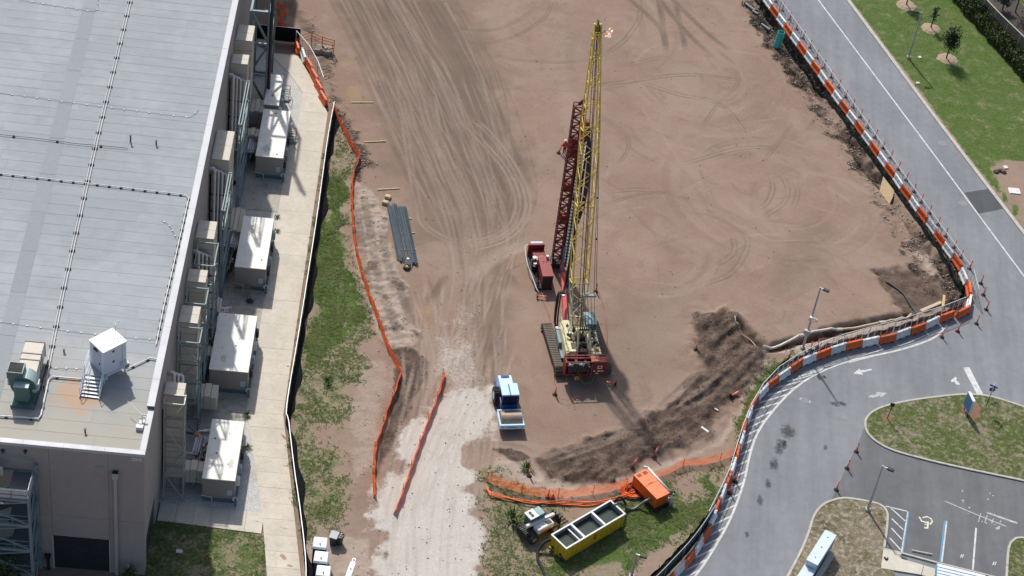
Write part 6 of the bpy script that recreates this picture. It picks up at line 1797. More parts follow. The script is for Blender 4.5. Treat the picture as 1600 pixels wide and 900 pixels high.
# lattice boom
foot, tip = Vector((0, 1.4, 1.9)), Vector((.05, 12.2, 28.3))
bd = (tip - foot); BL = bd.length; bd.normalize()
bu = Vector((1, 0, 0)); bn = bu.cross(bd).normalized()
def bw(s):
    f = s / BL
    if f < .14: return .62 + (1.5 - .62) * f / .14
    if f < .66: return 1.5
    return 1.5 + (.55 - 1.5) * (f - .66) / .34
def corner(s, i):
    w = bw(s) / 2
    h = w * (1 if s / BL > .14 else max(.35, s / BL / .14))
    sx, sy = ((-1, -1), (1, -1), (1, 1), (-1, 1))[i]
    return foot + bd * s + bu * (w * sx) + bn * (h * sy)
secs = [(0, .16, 'boom_foot_section', CREAM), (.16, .42, 'boom_section', CYEL), (.42, .67, 'boom_section', CYEL), (.67, .98, 'boom_tip_section', CYEL)]
for f0, f1, nm, mt_ in secs:
    mb = MB()
    s0, s1 = f0 * BL + .02, f1 * BL - .02
    n = max(3, round((s1 - s0) / 1.15))
    for i in range(4): mb.tube([corner(s0 + (s1 - s0) * k / n, i) for k in range(n + 1)], .068, 6)
    for k in range(n):
        a, b = s0 + (s1 - s0) * k / n, s0 + (s1 - s0) * (k + 1) / n
        for i in range(4):
            j = (i + 1) % 4
            p, q = (i, j) if (k + i) % 2 else (j, i)
            mb.cyl(corner(a, p), corner(b, q), .038, 5, caps=False)
            if k == 0 or (f0 > .6 and k % 2 == 0): mb.cyl(corner(a, i), corner(a, j), .04, 5, caps=False)
    for i in range(4): mb.cyl(corner(s1, i), corner(s1, (i + 1) % 4), .05, 5)
    mb.build(nm, mt_, cr, smooth=False)
mb = MB()
c0 = foot + bd * (.98 * BL)
for s in (-.3, .3): mb.bar(c0 + bu * s - bd * .4, c0 + bu * s + bd * .9, .09, .5)
mb.bar(c0 - bu * .45 - bd * .5, c0 + bu * .45 - bd * .5, .16); mb.build('boom_head', CYEL, cr)
mb = MB()
for s in (-.18, 0, .18): mb.cyl(c0 + bu * (s - .05) + bd * .5, c0 + bu * (s + .05) + bd * .5, .38, 14)
mb.cyl(c0 - bu * .05 + bd * 1.1, c0 + bu * .05 + bd * 1.1, .26, 12); mb.build('head_sheave', M('sheave_olive', (.25, .2, .06), .5, .2), cr)
# flag at the head
mb = MB(); mb.cyl(c0 + bu * .35, c0 + Vector((1.0, .1, .4)), .03, 5); mb.build('flag_staff', DARKST, cr)
FW_, FO_ = net_mat('flag_white', (.9, .9, .88), 1.0, 0.0, thin=.6), net_mat('flag_orange', (.9, .30, .06), 1.0, 0.0, thin=.6)
mb = MB(); o = c0 + Vector((.75, .05, -.6))
for r in range(4):
    for k in range(3):
        P = [o + Vector((k * .2 + .08 * math.sin(r) + dx * .2, .1 * math.sin((k + dx) * 2.2 + r), .2 + r * .25 + dz * .25)) for dx, dz in ((0, 0), (1, 0), (1, 1), (0, 1))]
        if (r, k) in ((0, 0), (0, 2), (3, 0), (3, 2)): P = P[:2] + [(P[2] + P[3]) / 2] if r == 0 else [(P[0] + P[1]) / 2] + P[2:]
        mb.add(P, [tuple(range(len(P)))], m=1 if (r + k) % 2 == 1 and r > 0 else 0)
mb.build('warning_flag', [FW_, FO_], cr)
# ropes
inv = Matrix.Rotation(-R(14), 3, 'Z')
def CL(w): return inv @ (Vector(w) - CW)
bail = CL(G(921, 461, 6.0))
mb = MB(); mb.box((bail.x, bail.y, bail.z), (1.25, .5, .22)); mb.build('pendant_bail', PGREEN, cr, bev=.03)
mb = MB()
for k in range(4): mb.cyl(bail + Vector((-.5 + k * .33, 0, -.1)), Vector((.6 + k * .25 - .3 + .2, -.9 + .2, 3.2)), .02, 5)
for s in (.42, .62): mb.cyl(bail + Vector((s, 0, .1)), c0 + bu * .4, .026, 5)
mb.cyl(bail + Vector((-.5, 0, .1)), c0 - bu * .05, .026, 5)
for s in (-.22, .12, .26): mb.cyl(Vector((s, -.2, 2.3)), c0 + bu * s * .6 + bd * .3 - bn * .3, .03, 5)
mb.cyl(Vector((-.1, -1.1, 2.2)), c0 + bd * .3, .03, 5)
mb.build('wire_rope', ROPE, cr)
for f in (.22, .38, .55): MB().ball(bail.lerp(c0 + bu * .4, f) + Vector((.5 * (1 - f), 0, 0)), .1, 8, 6).build('rope_shackle', ROPE, cr)

# red drilling leads with the auger
Lf, Lt = Vector((3.88, 4.31, .35)), Vector((3.45, 4.25, 19.6))
ld = thing('drill_leads', 'dark red lattice drill leads standing upright left of the boom', 'drill rig', (Lf.x, Lf.y, 0), R(8))
inv2 = Matrix.Rotation(-R(8), 3, 'Z')
def LL(w): return inv2 @ (Vector(w) - Vector((Lf.x, Lf.y, 0)))
ax0, ax1 = LL(Lf), LL(Lt)
dv_ = (ax1 - ax0); LN = dv_.length; dv_.normalize()
U_, V_ = Vector((1, 0, 0)), Vector((0, 1, 0))
def lc(s, i):
    sx, sy = ((-.42, -.4), (.42, -.4), (.42, .42), (-.42, .42))[i]
    return ax0 + dv_ * s + U_ * sx + V_ * sy
for k0, k1 in ((0, .34), (.34, .67), (.67, 1)):
    mb = MB(); n = 11
    s0, s1 = k0 * LN, k1 * LN
    for i in range(4): mb.bar(lc(s0, i), lc(s1, i), .13)
    for k in range(n):
        a, b = s0 + (s1 - s0) * k / n, s0 + (s1 - s0) * (k + 1) / n
        for i in range(4):
            j = (i + 1) % 4
            mb.bar(lc(a, i), lc(b, j), .085) if k % 2 else mb.bar(lc(a, j), lc(b, i), .085); mb.bar(lc(b, i), lc(b, j), .08)
    mb.build('lead_section', LRED, ld)
mb = MB(); mb.box(ax0 + Vector((0, 0, .1)), (1.2, 1.1, .5)); mb.build('lead_foot', DARKST, ld)
mb = MB(); mb.bar(ax1 + Vector((0, 0, .1)), ax1 + Vector((.55, -.2, .9)), .3); mb.build('lead_head', LRED, ld)
mb = MB(); mb.bar(ax0 + U_ * .55 + Vector((0, -.1, .2)), ax1 + U_ * .52 + Vector((0, -.1, -.3)), .14, .2); mb.build('guide_rail', M('dark_red_rail', (.05, .02, .025), .5, .3), ld)
# auger flight
AX = Vector((.85, -.55, 0))
mb = MB(); h0, h1 = .4, 16.2; turns = 38; n = turns * 12
vsn = []
for k in range(n + 1):
    f = k / n; a = f * turns * 2 * math.pi
    c1 = ax0.lerp(ax1, f * .82) + AX; 
    vsn.append(c1 + Vector((.08 * math.cos(a), .08 * math.sin(a), 0))); vsn.append(c1 + Vector((.33 * math.cos(a), .33 * math.sin(a), 0)))
mb.add(vsn, [(2 * k, 2 * k + 1, 2 * k + 3, 2 * k + 2) for k in range(n)])
mb.cyl(ax0 + AX, ax0.lerp(ax1, .83) + AX, .09, 8); mb.build('auger', M('auger_steel', (0.24, 0.235, 0.22), .55, .5, var=.25, scale=3), ld)
gb = ax0.lerp(ax1, .86) + AX
mb = MB(); mb.box(gb, (.9, .9, 1.3)); mb.cyl(gb + Vector((0, 0, .6)), gb + Vector((0, 0, 1.4)), .3, 12); mb.build('drive_gearbox', M('gearbox_red', (.22, .03, .03), .45), ld)
mb = MB(); mb.b2(-.2, .2, -.5, -.3, 0, .1); q = ax0.lerp(ax1, .45); mb = MB(); mb.box(q + Vector((.9, -.35, 0)), (.5, .35, .5)); mb.build('auger_guide', BLACK, ld)
for f, c_ in ((.72, BRED), (.78, BRED), (.30, BRED), (.5, BRED)): MB().box(ax0.lerp(ax1, f), (.5, .5, .9)).build('inner_panel', c_, ld)
# hoses from the gearbox to the crane
g0 = gb + Vector((.3, -.4, .3))
e0 = LL(CW + Matrix.Rotation(R(14), 3, 'Z') @ Vector((-.9, 1.8, 1.6)))
for k, (dx, zb_) in enumerate(((0, .5), (.18, .7), (-.12, 1.1))):
    m1 = g0.lerp(e0, .45) + Vector((-.1 + dx, -.4, -7.0)); 
    p1 = e0 + Vector((-.9 + dx, 1.2, 3.0)); p2 = e0 + Vector((-.8 + dx, .7, zb_ - 1.4)); p3 = e0 + Vector((-.3, .2, -.9))
    mb = MB(); mb.tube(smooth_line([g0, m1, p1, p2, p3, e0], .5), .075, 6); mb.build('supply_hose', BLACK, ld, smooth=True)
mb = MB(); mb.tube(smooth_line([gb + Vector((0, 0, 1.2)), gb + Vector((.5, -1.2, -1.5)), gb + Vector((.7, -2.0, -6)), gb + Vector((.4, -2.2, -9))], .4), .2, 8); mb.build('hose_bundle', M('hose_sleeve', (.02, .022, .045), .6), ld, smooth=True)
# bracing beam
ks = LL(CW + Matrix.Rotation(R(14), 3, 'Z') @ Vector((-.7, 2.1, 1.1)))
mb = MB(); mb.bar(ks, ax0 + Vector((.5, -.3, .55)), .42, .38); mb.build('spotter_beam', BRED, ld, bev=.02)
mb = MB(); mb.cyl(ks.lerp(ax0, .45) + Vector((.1, 0, .3)), ks.lerp(ax0, .45) + Vector((.1, 0, .5)), .2, 10); mb.build('beam_cylinder', ALU, ld)
mb = MB(); mb.bar(ax0 + Vector((.5, -.4, 2.6)), ax0.lerp(ks, .2) + Vector((.3, 0, .6)), .22); mb.build('beam_strut', M('strut_grey', (.2, .2, .21), .5, .3), ld)

# red power unit
a, b = G(835, 398), G(850, 458)
d = a - b
pu = thing('power_unit', 'dark red hydraulic power unit on a skid left of the crane', 'power unit', on((a + b) / 2), math.atan2(d.y, d.x) - math.pi / 2)
hl = d.length / 2
mb = MB(); mb.b2(-.85, .85, -hl + .4, hl - .2, .05, .3); mb.build('skid', DARKST, pu)
mb = MB(); mb.b2(-.25, .8, -hl + .45, .5, .3, 1.75); mb.build('engine_box', CRED, pu, bev=.03)
MB().b2(-.2, .76, -hl + .43, -hl + .449, .45, 1.6).build('radiator_grille', BLACK, pu)
mb = MB(); mb.b2(-.27, .82, -hl + .43, .52, 1.75, 1.8); mb.build('box_lid', M('lid_red', (.27, .045, .04), .5, var=.15), pu)
for k in range(2): MB().cyl((.15 + k * .3, -.3, 1.8), (.15 + k * .3, -.3, 1.83), .07, 8).build('lid_port', BLACK, pu)
mb = MB(); mb.cyl((.6, .2, 1.8), (.6, .2, 2.15), .13, 10); mb.build('exhaust', ALU, pu)
mb = MB(); mb.b2(-.5, .75, .6, hl - .5, .3, 1.15); mb.build('fuel_tank', CRED, pu, bev=.03)
MB().box((.05, .95, 1.19), (.8, .5, .06), .2).build('plywood_sheet', M('plywood_yellow', (.52, .38, .18), .7), pu)
mb = MB(); mb.b2(-.85, .75, hl - .5, hl - .25, .4, 1.7); mb.build('radiator', CRED, pu); mb = MB(); mb.b2(-.6, .6, hl - .24, hl + .05, 1.3, 1.7); mb.build('radiator_hood', M('pale_hood', (.50, .55, .58), .5), pu)
mb = MB(); mb.tube(smooth_line([(-.7, hl - .1, 1.5), (-1.15, hl - .3, 1.4), (-1.2, .6, .9), (-1.0, -.6, .6), (-.7, -hl + .2, .3), (-.5, -hl - .2, .2)], .3), .045, 6); mb.build('white_hose', WHITEP, pu, smooth=True)
mb = MB(); mb.cyl((-.62, .35, 1.1), (-.62, .35, 1.6), .22, 10); mb.b2(-.8, -.3, .1, .9, .3, 1.1); mb.build('pump', DARKST, pu); mb = MB(); mb.cyl((-.62, .35, 1.6), (-.62, .35, 1.85), .2, 10); mb.cyl((-.6, -.1, 1.1), (-.6, -.1, 1.5), .17, 8); mb.build('filter_can', ALU, pu)
mb = MB()
for k in range(9): mb.tube([(-.75 + random.random() * .4, -hl + .3 + random.random() * 1.6, .4), (-.9 + random.random() * .5, -hl + .5 + random.random() * 1.5, .9), (-.4, -hl + .7 + random.random(), .7)], .04, 5)
mb.build('hose_tangle', BLACK, pu)

# blue roller
RB, RBD = M('roller_pale_blue', (0.50, 0.72, 0.86), 0.4, var=.08, scale=1.5, dirt=(.40, .40, .37), damt=.5), M('roller_dark_blue', (0.035, 0.075, 0.24), 0.35, var=.15)
a, b = G(800, 672, .5), G(788, 614, .5)
d = a - b
ro = thing('soil_compactor', 'pale blue single-drum soil compactor parked facing the camera', 'roller', on(G(797, 668)), math.atan2(d.y, d.x) - math.pi / 2)
mb = MB(); mb.cyl((-.93, -.3, .74), (.93, -.3, .74), .74, 36); mb.build('drum', M('drum_steel', (.36, .28, .21), .5, .4, var=.22, scale=2, dirt=(.25, .18, .13), damt=.7), ro, smooth=False)
mb = MB()
mb.b2(-1.12, 1.12, .55, .75, .55, 1.05); mb.b2(-1.12, 1.12, -1.35, -1.17, .55, 1.0); mb.b2(-1.12, -.97, -1.17, .55, .5, .95); mb.b2(.97, 1.12, -1.17, .55, .5, .95); mb.build('drum_frame', RB, ro, bev=.02)
mb = MB(); mb.b2(-.2, .2, -2.1, -1.35, .5, 1.0); mb.build('yoke', RBD, ro)
mb = MB(); mb.b2(-.72, .72, -2.9, -1.55, .7, 1.25); mb.build('cab_base', RBD, ro)
cb_ = MB(); cb_.b2(-.68, .68, -2.85, -1.6, 1.25, 2.5); cb_ = cb_.build('cab', M('cab_dark_glass', (.012, .02, .06), .12, var=.1), ro)
mb = MB()
for x in (-.7, .7):
    for y in (-2.87, -1.58): mb.bar((x, y, 1.2), (x, y, 2.52), .08)
mb.bar((-.7, -1.58, 1.25), (.7, -1.58, 1.25), .08); mb.build('cab_pillar', RBD, cb_)
mb = MB(); mb.b2(-.8, -.02, -3.0, -1.45, 2.5, 2.66); mb.b2(.06, .8, -3.0, -1.45, 2.5, 2.66); mb.build('cab_roof', RB, ro, bev=.05); MB().b2(-.02, .06, -2.9, -1.5, 2.52, 2.62).build('roof_gap', RBD, ro)
mb = MB(); mb.ext([(-3.0, .8), (-5.1, .8), (-5.1, 1.5), (-4.8, 1.85), (-3.0, 2.0)], (-.62, 0, 0), (0, 1, 0), (0, 0, 1), (1.24, 0, 0)); mb.build('hood', RB, ro, bev=.04)
MB().box((0, -4.55, 1.9), (.75, .3, .05), rx=R(-6)).build('hood_grille', RBD, ro)
for s in (-1, 1):
    mb = MB(); mb.cyl((s * .62, -3.35, .76), (s * 1.12, -3.35, .76), .76, 22); t_ = mb.build('wheel', M('tyre_rubber', (.035, .034, .033), .85, var=.2, dirt=(.2, .15, .12), damt=.3), ro)
    mb = MB(); mb.cyl((s * 1.1, -3.35, .76), (s * 1.14, -3.35, .76), .38, 14); mb.build('rim', RB, t_)
    for k in range(18):
        an = k * 2 * math.pi / 18; mb = MB(); mb.box((s * .87, -3.35 + .77 * math.cos(an), .76 + .77 * math.sin(an)), (.46, .1, .08), rx=an - math.pi / 2); mb.build('lug', BLACK, t_)
    mb = MB(); mb.b2(s * .7 - .1, s * .7 + .1, -5.0, -4.0, .6, 1.2); mb.build('rear_frame', RBD, ro)
mb = MB(); mb.ext([(.075 * math.cos(k * .524), .075 * math.sin(k * .524)) for k in range(12)], (-.28, .752, .8), (1, 0, 0), (0, 0, 1), (0, .006, 0)); mb.build('front_emblem', RBD, ro)
for k, w in enumerate((.07, .08, .06, .07, .08, .05)): MB().b2(-.14 + k * .1, -.14 + k * .1 + w, .752, .758, .745, .845).build('front_lettering', RBD, ro)
for s in (-1, 1): MB().b2(s * .85 - .04, s * .85 + .04, .752, .76, .76, .84).build('front_reflector', RBD, ro)

# telehandler
TW, TB_ = M('handler_white', (.70, .70, .67), .45, var=.08, dirt=(.5, .46, .36), damt=.3), M('handler_dark', (.03, .035, .035), .5, .2)
a, b = G(822, 836, .3), G(858, 817, .3)
d = b - a
te = thing('telehandler', 'small white telehandler with black forks beside the yellow tank', 'telehandler', on((a + b) / 2), math.atan2(d.y, d.x) - math.pi / 2)
mb = MB(); mb.b2(-.55, .55, -1.7, 1.5, .45, .95); mb.build('chassis', TB_, te)
for sx in (-1, 1):
    for sy in (-1.15, 1.15):
        mb = MB(); mb.cyl((sx * .55, sy, .48), (sx * .95, sy, .48), .48, 18); w = mb.build('wheel', M('tyre_rubber', (.035, .034, .033), .85), te)
        mb = MB(); mb.cyl((sx * .94, sy, .48), (sx * .97, sy, .48), .24, 12); mb.build('rim', M('rim_grey', (.35, .35, .34), .5), w)
cbn = MB(); cbn.b2(-.85, -.05, -.95, .55, .95, 2.0); cbn = cbn.build('cab', M('handler_glass', (.05, .13, .13), .12), te)
mb = MB()
for x in (-.86, -.04):
    for y in (-.76, -.1, .56): mb.bar((x, y, .9), (x, y, 2.02), .06)
mb.build('cab_pillar', TB_, cbn)
MB().b2(-.92, 0.02, -1.02, -.1, 2.0, 2.1).build('cab_roof', TW, te); MB().b2(-.88, -.02, -.03, .55, 2.0, 2.06).build('roof_window', M('roof_glass_teal', (.28, .42, .41), .3), te)
for x in (-.62, -.3): MB().cyl((x, -.62, 2.1), (x, -.62, 2.16), .13, 12).build('roof_speaker', TB_, te)
mb = MB(); mb.b2(.12, .88, -.75, 1.0, .8, 1.35); mb.build('engine_cover', TW, te, bev=.06); MB().b2(.3, .75, .35, .85, 1.35, 1.37).build('cover_vent', TB_, te)
MB().b2(.881, .885, -.5, .6, .85, 1.1).build('orange_decal', M('decal_orange', (.55, .25, .08), .5), te)
mb = MB(); mb.bar((.04, -1.5, 1.55), (.04, 1.6, 1.25), .24, .28); mb.build('boom', TW, te); mb = MB(); mb.bar((.04, 1.5, 1.28), (.04, 2.0, .85), .2); mb.build('boom_nose', TB_, te)
mb = MB(); mb.b2(-.6, .6, 1.95, 2.05, .2, .95); mb.build('fork_carriage', TB_, te)
for x in (-.5, -.17, .17, .5): mb = MB(); mb.bar((x, 2.02, 1.15), (x, 2.0, .12), .07); mb.bar((x, 2.0, .12), (x, 3.0, .1), .08, .05); mb.build('fork', TB_, te)
mb = MB()
for k in range(5): mb.tube([(-.5 + k * .2, -1.6, .8), (-.4 + k * .2, -1.8, 1.1), (-.3 + k * .2, -1.4, 1.2)], .05, 6)
mb.build('rear_hydraulics', TB_, te)

# yellow settling tank
YEL = M('tank_yellow_paint', (.62, .43, .02), .5, var=.16, scale=1.4, dirt=(.33, .22, .06), damt=.7)
TZ = 1.72
c_, lx, ly, an = top_quad([(884.6, 858), (978, 802.7), (954, 781), (861, 834.4)], TZ)
tk = thing('settling_tank', 'yellow open-top tank with three water-filled compartments', 'tank', (c_.x, c_.y, 0), an)
hx, hy = lx / 2, ly / 2
mb = MB()
mb.b2(-hx + .04, hx - .04, -hy + .04, -hy + .1, .2, TZ - .06); mb.b2(-hx + .04, hx - .04, hy - .1, hy - .04, .2, TZ - .06); mb.b2(-hx + .04, -hx + .1, -hy + .1, hy - .1, .2, TZ - .06); mb.b2(hx - .1, hx - .04, -hy + .1, hy - .1, .2, TZ - .06)
mb.b2(-hx + .04, hx - .04, -hy + .04, hy - .04, .1, .2); mb.build('tank_wall', YEL, tk)
for k in range(12):
    x = -hx + .3 + k * (lx - .6) / 11
    for s in (-1, 1): MB().b2(x - .045, x + .045, s * (hy - .02) - .03, s * (hy - .02) + .03, .15, TZ - .08).build('wall_rib', YEL, tk)
for k in range(3):
    y = -hy + .4 + k * (ly - .8) / 2
    for s in (-1, 1): MB().b2(s * (hx - .02) - .03, s * (hx - .02) + .03, y - .045, y + .045, .15, TZ - .08).build('wall_rib', YEL, tk)
RIM = M('tank_rim_white', (.72, .73, .72), .5, var=.08, dirt=(.5, .5, .48), damt=.3)
mb = MB(); mb.b2(-hx, hx, -hy, -hy + .14, TZ - .06, TZ); mb.b2(-hx, hx, hy - .14, hy, TZ - .06, TZ); mb.b2(-hx, -hx + .14, -hy + .14, hy - .14, TZ - .06, TZ); mb.b2(hx - .14, hx, -hy + .14, hy - .14, TZ - .06, TZ); mb.build('rim', RIM, tk)
INN = M('tank_inner_grey', (.26, .26, .25), .6, var=.2, dirt=(.12, .11, .09), damt=.6)
for f in (-.36, .33):
    x = f * hx
    mb = MB(); mb.b2(x - .1, x + .1, -hy + .14, hy - .14, TZ - .1, TZ - .01); mb.b2(x - .04, x + .04, -hy + .1, hy - .1, .2, TZ - .1); mb.build('divider', RIM, tk)
mb = MB(); mb.b2(-.36 * hx - .5, -.36 * hx - .38, -hy + .14, hy - .14, TZ - .3, TZ - .2); mb.build('weir_bar', RIM, tk)
mb = MB(); mb.b2(-hx + .1, hx - .1, -hy + .1, -hy + .11, .2, TZ - .07); mb.b2(-hx + .1, hx - .1, hy - .11, hy - .1, .2, TZ - .07); mb.b2(-hx + .1, -hx + .11, -hy + .11, hy - .11, .2, TZ - .07); mb.b2(hx - .11, hx - .1, -hy + .11, hy - .11, .2, TZ - .07); mb.build('tank_lining', INN, tk)
wt = NT('murky_water')
wt.b.inputs['Base Color'].default_value = (.045, .06, .05, 1); wt.b.inputs['Roughness'].default_value = .08; wt.b.inputs['Specular IOR Level'].default_value = .5
wt.bump(wt.noise(2.5, 3, .6, wt.pos()), .06, .03)
for x0, x1 in ((-hx + .11, -.36 * hx - .045), (-.36 * hx + .045, .33 * hx - .045), (.33 * hx + .045, hx - .11)):
    MB().add([(x0, -hy + .11, TZ - .55), (x1, -hy + .11, TZ - .55), (x1, hy - .11, TZ - .55), (x0, hy - .11, TZ - .55)], [(0, 1, 2, 3)]).build('water', wt.m, tk)
MB().b2(-.12, .12, -hy - .012, -hy + .0, .75, 1.0).build('warning_decal', M('decal_brown', (.20, .08, .02), .5), tk)
mb = MB(); mb.ext([(-.14, 1.12), (.14, 1.12), (0, 1.36)], (0, -hy - .012, 0), (1, 0, 0), (0, 0, 1), (0, .01, 0)); mb.build('warning_decal', M('decal_brown', (.20, .08, .02), .5), tk)
mb = MB()
for s in (-.5, .5): mb.cyl((-hx - .05, s * hy, .55), (-hx + .05, s * hy, .55), .14, 10); mb.cyl((hx - .05, s * hy, .55), (hx + .08, s * hy, .55), .12, 10)
mb.cyl((-hx - .12, -hy + .2, .25), (-hx + .1, -hy + .2, .25), .2, 12); each(mb, 'port', DARKST, tk)
mb = MB(); mb.b2(-hx - .18, -hx + .05, hy - .5, hy - .2, .2, .45); mb.b2(-hx - .1, -hx + .04, -.1, .2, .1, .35); mb.build('lug', YEL, tk)
# hoses of the dewatering set
hs = thing('suction_hose', 'thick black hose curving from the yellow tank over the grass', 'hose')
L = [G(862, 842, 1.1), G(850, 848, .8), G(841, 860, .3), G(840, 872, .15), G(846, 886, .12), G(853, 905, .12), G(856, 925, .12)]
mb = MB(); mb.tube(smooth_line(L, .3), .13, 8); mb.build('hose', BLACK, hs, smooth=True)
mb = MB(); mb.cyl(L[0] + Vector((.35, .1, .05)), L[0], .16, 10); mb.build('coupling', ALU, hs)
h2 = thing('discharge_hose', 'ribbed grey hose from the orange pump to the yellow tank', 'hose')
L = [G(1018, 779, .9), G(1008, 783, .8), G(1000, 789, .35), G(988, 796, .15), G(977, 792, .5), G(968, 786, 1.3), G(962, 788, 1.75), G(958, 790, 1.5)]
mb = MB(); mb.tube(smooth_line(L, .25), .12, 8); mb.build('hose', M('ribbed_grey_hose', (.20, .20, .20), .5, .2, var=.25, scale=9), h2, smooth=True)
h3 = thing('tank_inlet_hose', 'short black hose looping over the far end of the yellow tank', 'hose')
L = [G(958, 788, 1.4), G(964, 779, 2.0), G(970, 777, 1.8), G(975, 783, .9), G(978, 790, .3)]
mb = MB(); mb.tube(smooth_line(L, .25), .1, 8); mb.build('hose', BLACK, h3, smooth=True)

# orange pump set
POR = M('pump_orange_paint', (.76, .125, .014), .5, var=.16, scale=1.4, dirt=(.42, .10, .04), damt=.6)
PZ = 1.6
zo = lambda p: ZZ(965, 690, 7.5, p)
c_, lx, ly, an = top_quad(zo([(460, 672), (608, 600), (345, 315), (180, 392)]), PZ)
pm = thing('pump_set', 'bright orange enclosed pump set on a black skid in the grass', 'pump', (c_.x, c_.y, 0), an)
hx, hy = lx / 2, ly / 2
mb = MB(); mb.b2(-hx - .15, hx + .15, -hy - .2, hy + .25, .08, .35); mb.build('skid_tank', BLACK, pm)
mb = MB(); mb.b2(-hx, hx, -hy, hy, .35, PZ - .04); mb.build('canopy', POR, pm, bev=.03)
PTOP = M('pump_top_orange', (.80, .22, .08), .5, var=.14, scale=1.2, dirt=(.42, .12, .06), damt=.5)
mb = MB(); mb.b2(-hx - .02, hx + .02, -hy - .02, -.02, PZ - .04, PZ); mb.b2(-hx - .02, hx + .02, .02, hy + .02, PZ - .04, PZ); mb.build('canopy_lid', PTOP, pm)
for s in (-1, 1): MB().b2(s * hx * .45 - .22, s * hx * .45 + .22, hy - .5, hy - .15, PZ, PZ + .004).build('air_vent', M('vent_dark_red', (.30, .04, .02), .6), pm)
for k in range(2): MB().b2(-hx - .01, -hx + .001, -hy + .15 + k * hy, -.1 + k * hy, .5, 1.45).build('side_door', POR, pm)
MB().b2(-.25, .25, .1, .13, PZ, PZ + .03).build('lifting_bar', M('vent_dark_red', (.30, .04, .02), .6), pm)
mb = MB(); mb.cyl((-hx - .25, -hy + .7, .95), (-hx + .05, -hy + .7, .95), .18, 10); mb.build('suction_port', RUST, pm)
mb = MB(); mb.tube([(hx + .3, hy + .2, 1.45), (hx + .3, -hy + .3, 1.3)], .12, 8); mb.tube([(hx + .3, hy + .1, 1.45), (hx + .05, hy + .35, 1.5)], .12, 8); mb.tube([(hx + .3, -hy + .3, 1.3), (hx + .3, -hy + .1, .6)], .1, 8); mb.build('white_pipe', WHITEP, pm, smooth=True)
mb = MB()
for k in range(3): mb.cyl((hx + .3 + .18 * k, -hy + .25 - .1 * k, 1.2), (hx + .3 + .18 * k, -hy + .25 - .1 * k, 1.45), .08, 8)
mb.b2(hx + .2, hx + .8, -hy + .05, -hy + .3, 1.1, 1.2); mb.build('gauge_cluster', DARKST, pm); mb = MB(); mb.ball((hx + .72, -hy + .05, 1.3), .08, 8, 6); mb.ball((hx + .45, -hy - .05, 1.25), .08, 8, 6); mb.build('gauge', WHITEP, pm)
mb = MB(); mb.cyl((hx + .1, -hy - .1, .5), (hx + .35, -hy - .25, .5), .32, 14); mb.build('drum_end', M('pale_steel_disc', (.35, .36, .37), .4, .5), pm); mb = MB(); mb.tube([(hx + .05, -hy + .1, .8), (hx + .25, -hy - .1, .9)], .12, 8); mb.build('outlet_pipe', WHITEP, pm)

# toilets, bins, trailer mast
WR = M('toilet_white_roof', (.75, .77, .79), .45, var=.05); NV = M('toilet_navy', (.035, .045, .085), .5, var=.1)
for (x0, y0, x1, y1), w in zip([(491, 843.5, 512, 843), (492.5, 866, 513.5, 864.5), (496, 888, 517, 887)], ('farthest', 'middle', 'nearest')):
    a, b = G(x0, y0, 2.3), G(x1, y1, 2.3)
    tn = thing('portable_toilet', 'navy portable toilet with white roof, %s of the three' % w, 'toilet', ((a.x + b.x) / 2 , (a.y + b.y) / 2 - .3, 0), R(4), 'portable toilets in a row')
    mb = MB(); mb.b2(-.55, .55, -.55, .55, .05, 2.1); mb.build('cabin', NV, tn)
    mb = MB(); mb.box((0, 0, 2.22), (1.2, 1.22, .24), top=(1.08, 1.08)); mb.build('roof', WR, tn, bev=.03)
    MB().b2(-.42, .42, -.57, -.552, .15, 2.0).build('door', M('toilet_door', (.06, .075, .12), .45), tn); MB().b2(-.2, .25, -.58, -.572, 1.45, 1.85).build('door_notice', M('notice_grey', (.32, .36, .40), .5), tn)
    mb = MB(); mb.cyl((0, -.25, 2.3), (0, -.25, 2.5), .05, 8); mb.build('vent_pipe', DARKST, tn)
    mb = MB()
    for s in (-.4, .4): mb.b2(s - .06, s + .06, -.65, .65, 0, .06)
    mb.build('skid', BLACK, tn)
GB = M('bin_grey_plastic', (.045, .055, .055), .5, var=.15)
wb = thing('wheelie_bin', 'grey wheelie bin with pale lid beside the toilets', 'bin', on(G(521, 849)), R(-8))
mb = MB(); mb.box((0, 0, .52), (.46, .55, 1.0), top=(.6, .7)); mb.build('body', GB, wb); mb = MB(); mb.box((0, .02, 1.06), (.66, .78, .08), rx=R(4)); mb.build('lid', M('bin_lid_grey', (.36, .40, .44), .4, var=.15), wb)
for s in (-1, 1): MB().cyl((s * .26, .33, .12), (s * .32, .33, .12), .12, 10).build('wheel', BLACK, wb)
rb = thing('rubbish_drum', 'black round bin full of litter beside the wheelie bin', 'bin', on(G(529, 848)))
mb = MB(); mb.cyl((0, 0, 0), (0, 0, .9), .32, 16, .4, caps=True); mb.build('drum', GB, rb); 
mb = MB(); mb.tube([(.4 * math.cos(k * .3927), .4 * math.sin(k * .3927), .92) for k in range(17)], .05, 5); mb.build('rim', BLACK, rb)
for k in range(9): MB().box((random.uniform(-.22, .22), random.uniform(-.22, .22), .92), (.16, .13, .08), random.random() * 3).build('litter', random.choice((WHITEP, M('litter_tan', (.5, .36, .22), .8), M('litter_red', (.5, .2, .12), .7))), rb)
ma = thing('folded_mast', 'narrow white folded machine mast at the bottom edge by the toilets', 'mast', on(G(549, 897)), R(-6))
mb = MB(); mb.b2(-.24, .24, -3.0, .3, .9, 1.2); mb.b2(-.16, .16, .3, .75, .95, 1.2); mb.build('mast_beam', WR, ma, bev=.03)
for y in (.5, -.5, -1.4): MB().cyl((0, y, 1.2), (0, y, 1.24), .07, 8).build('pivot_bolt', DARKST, ma)
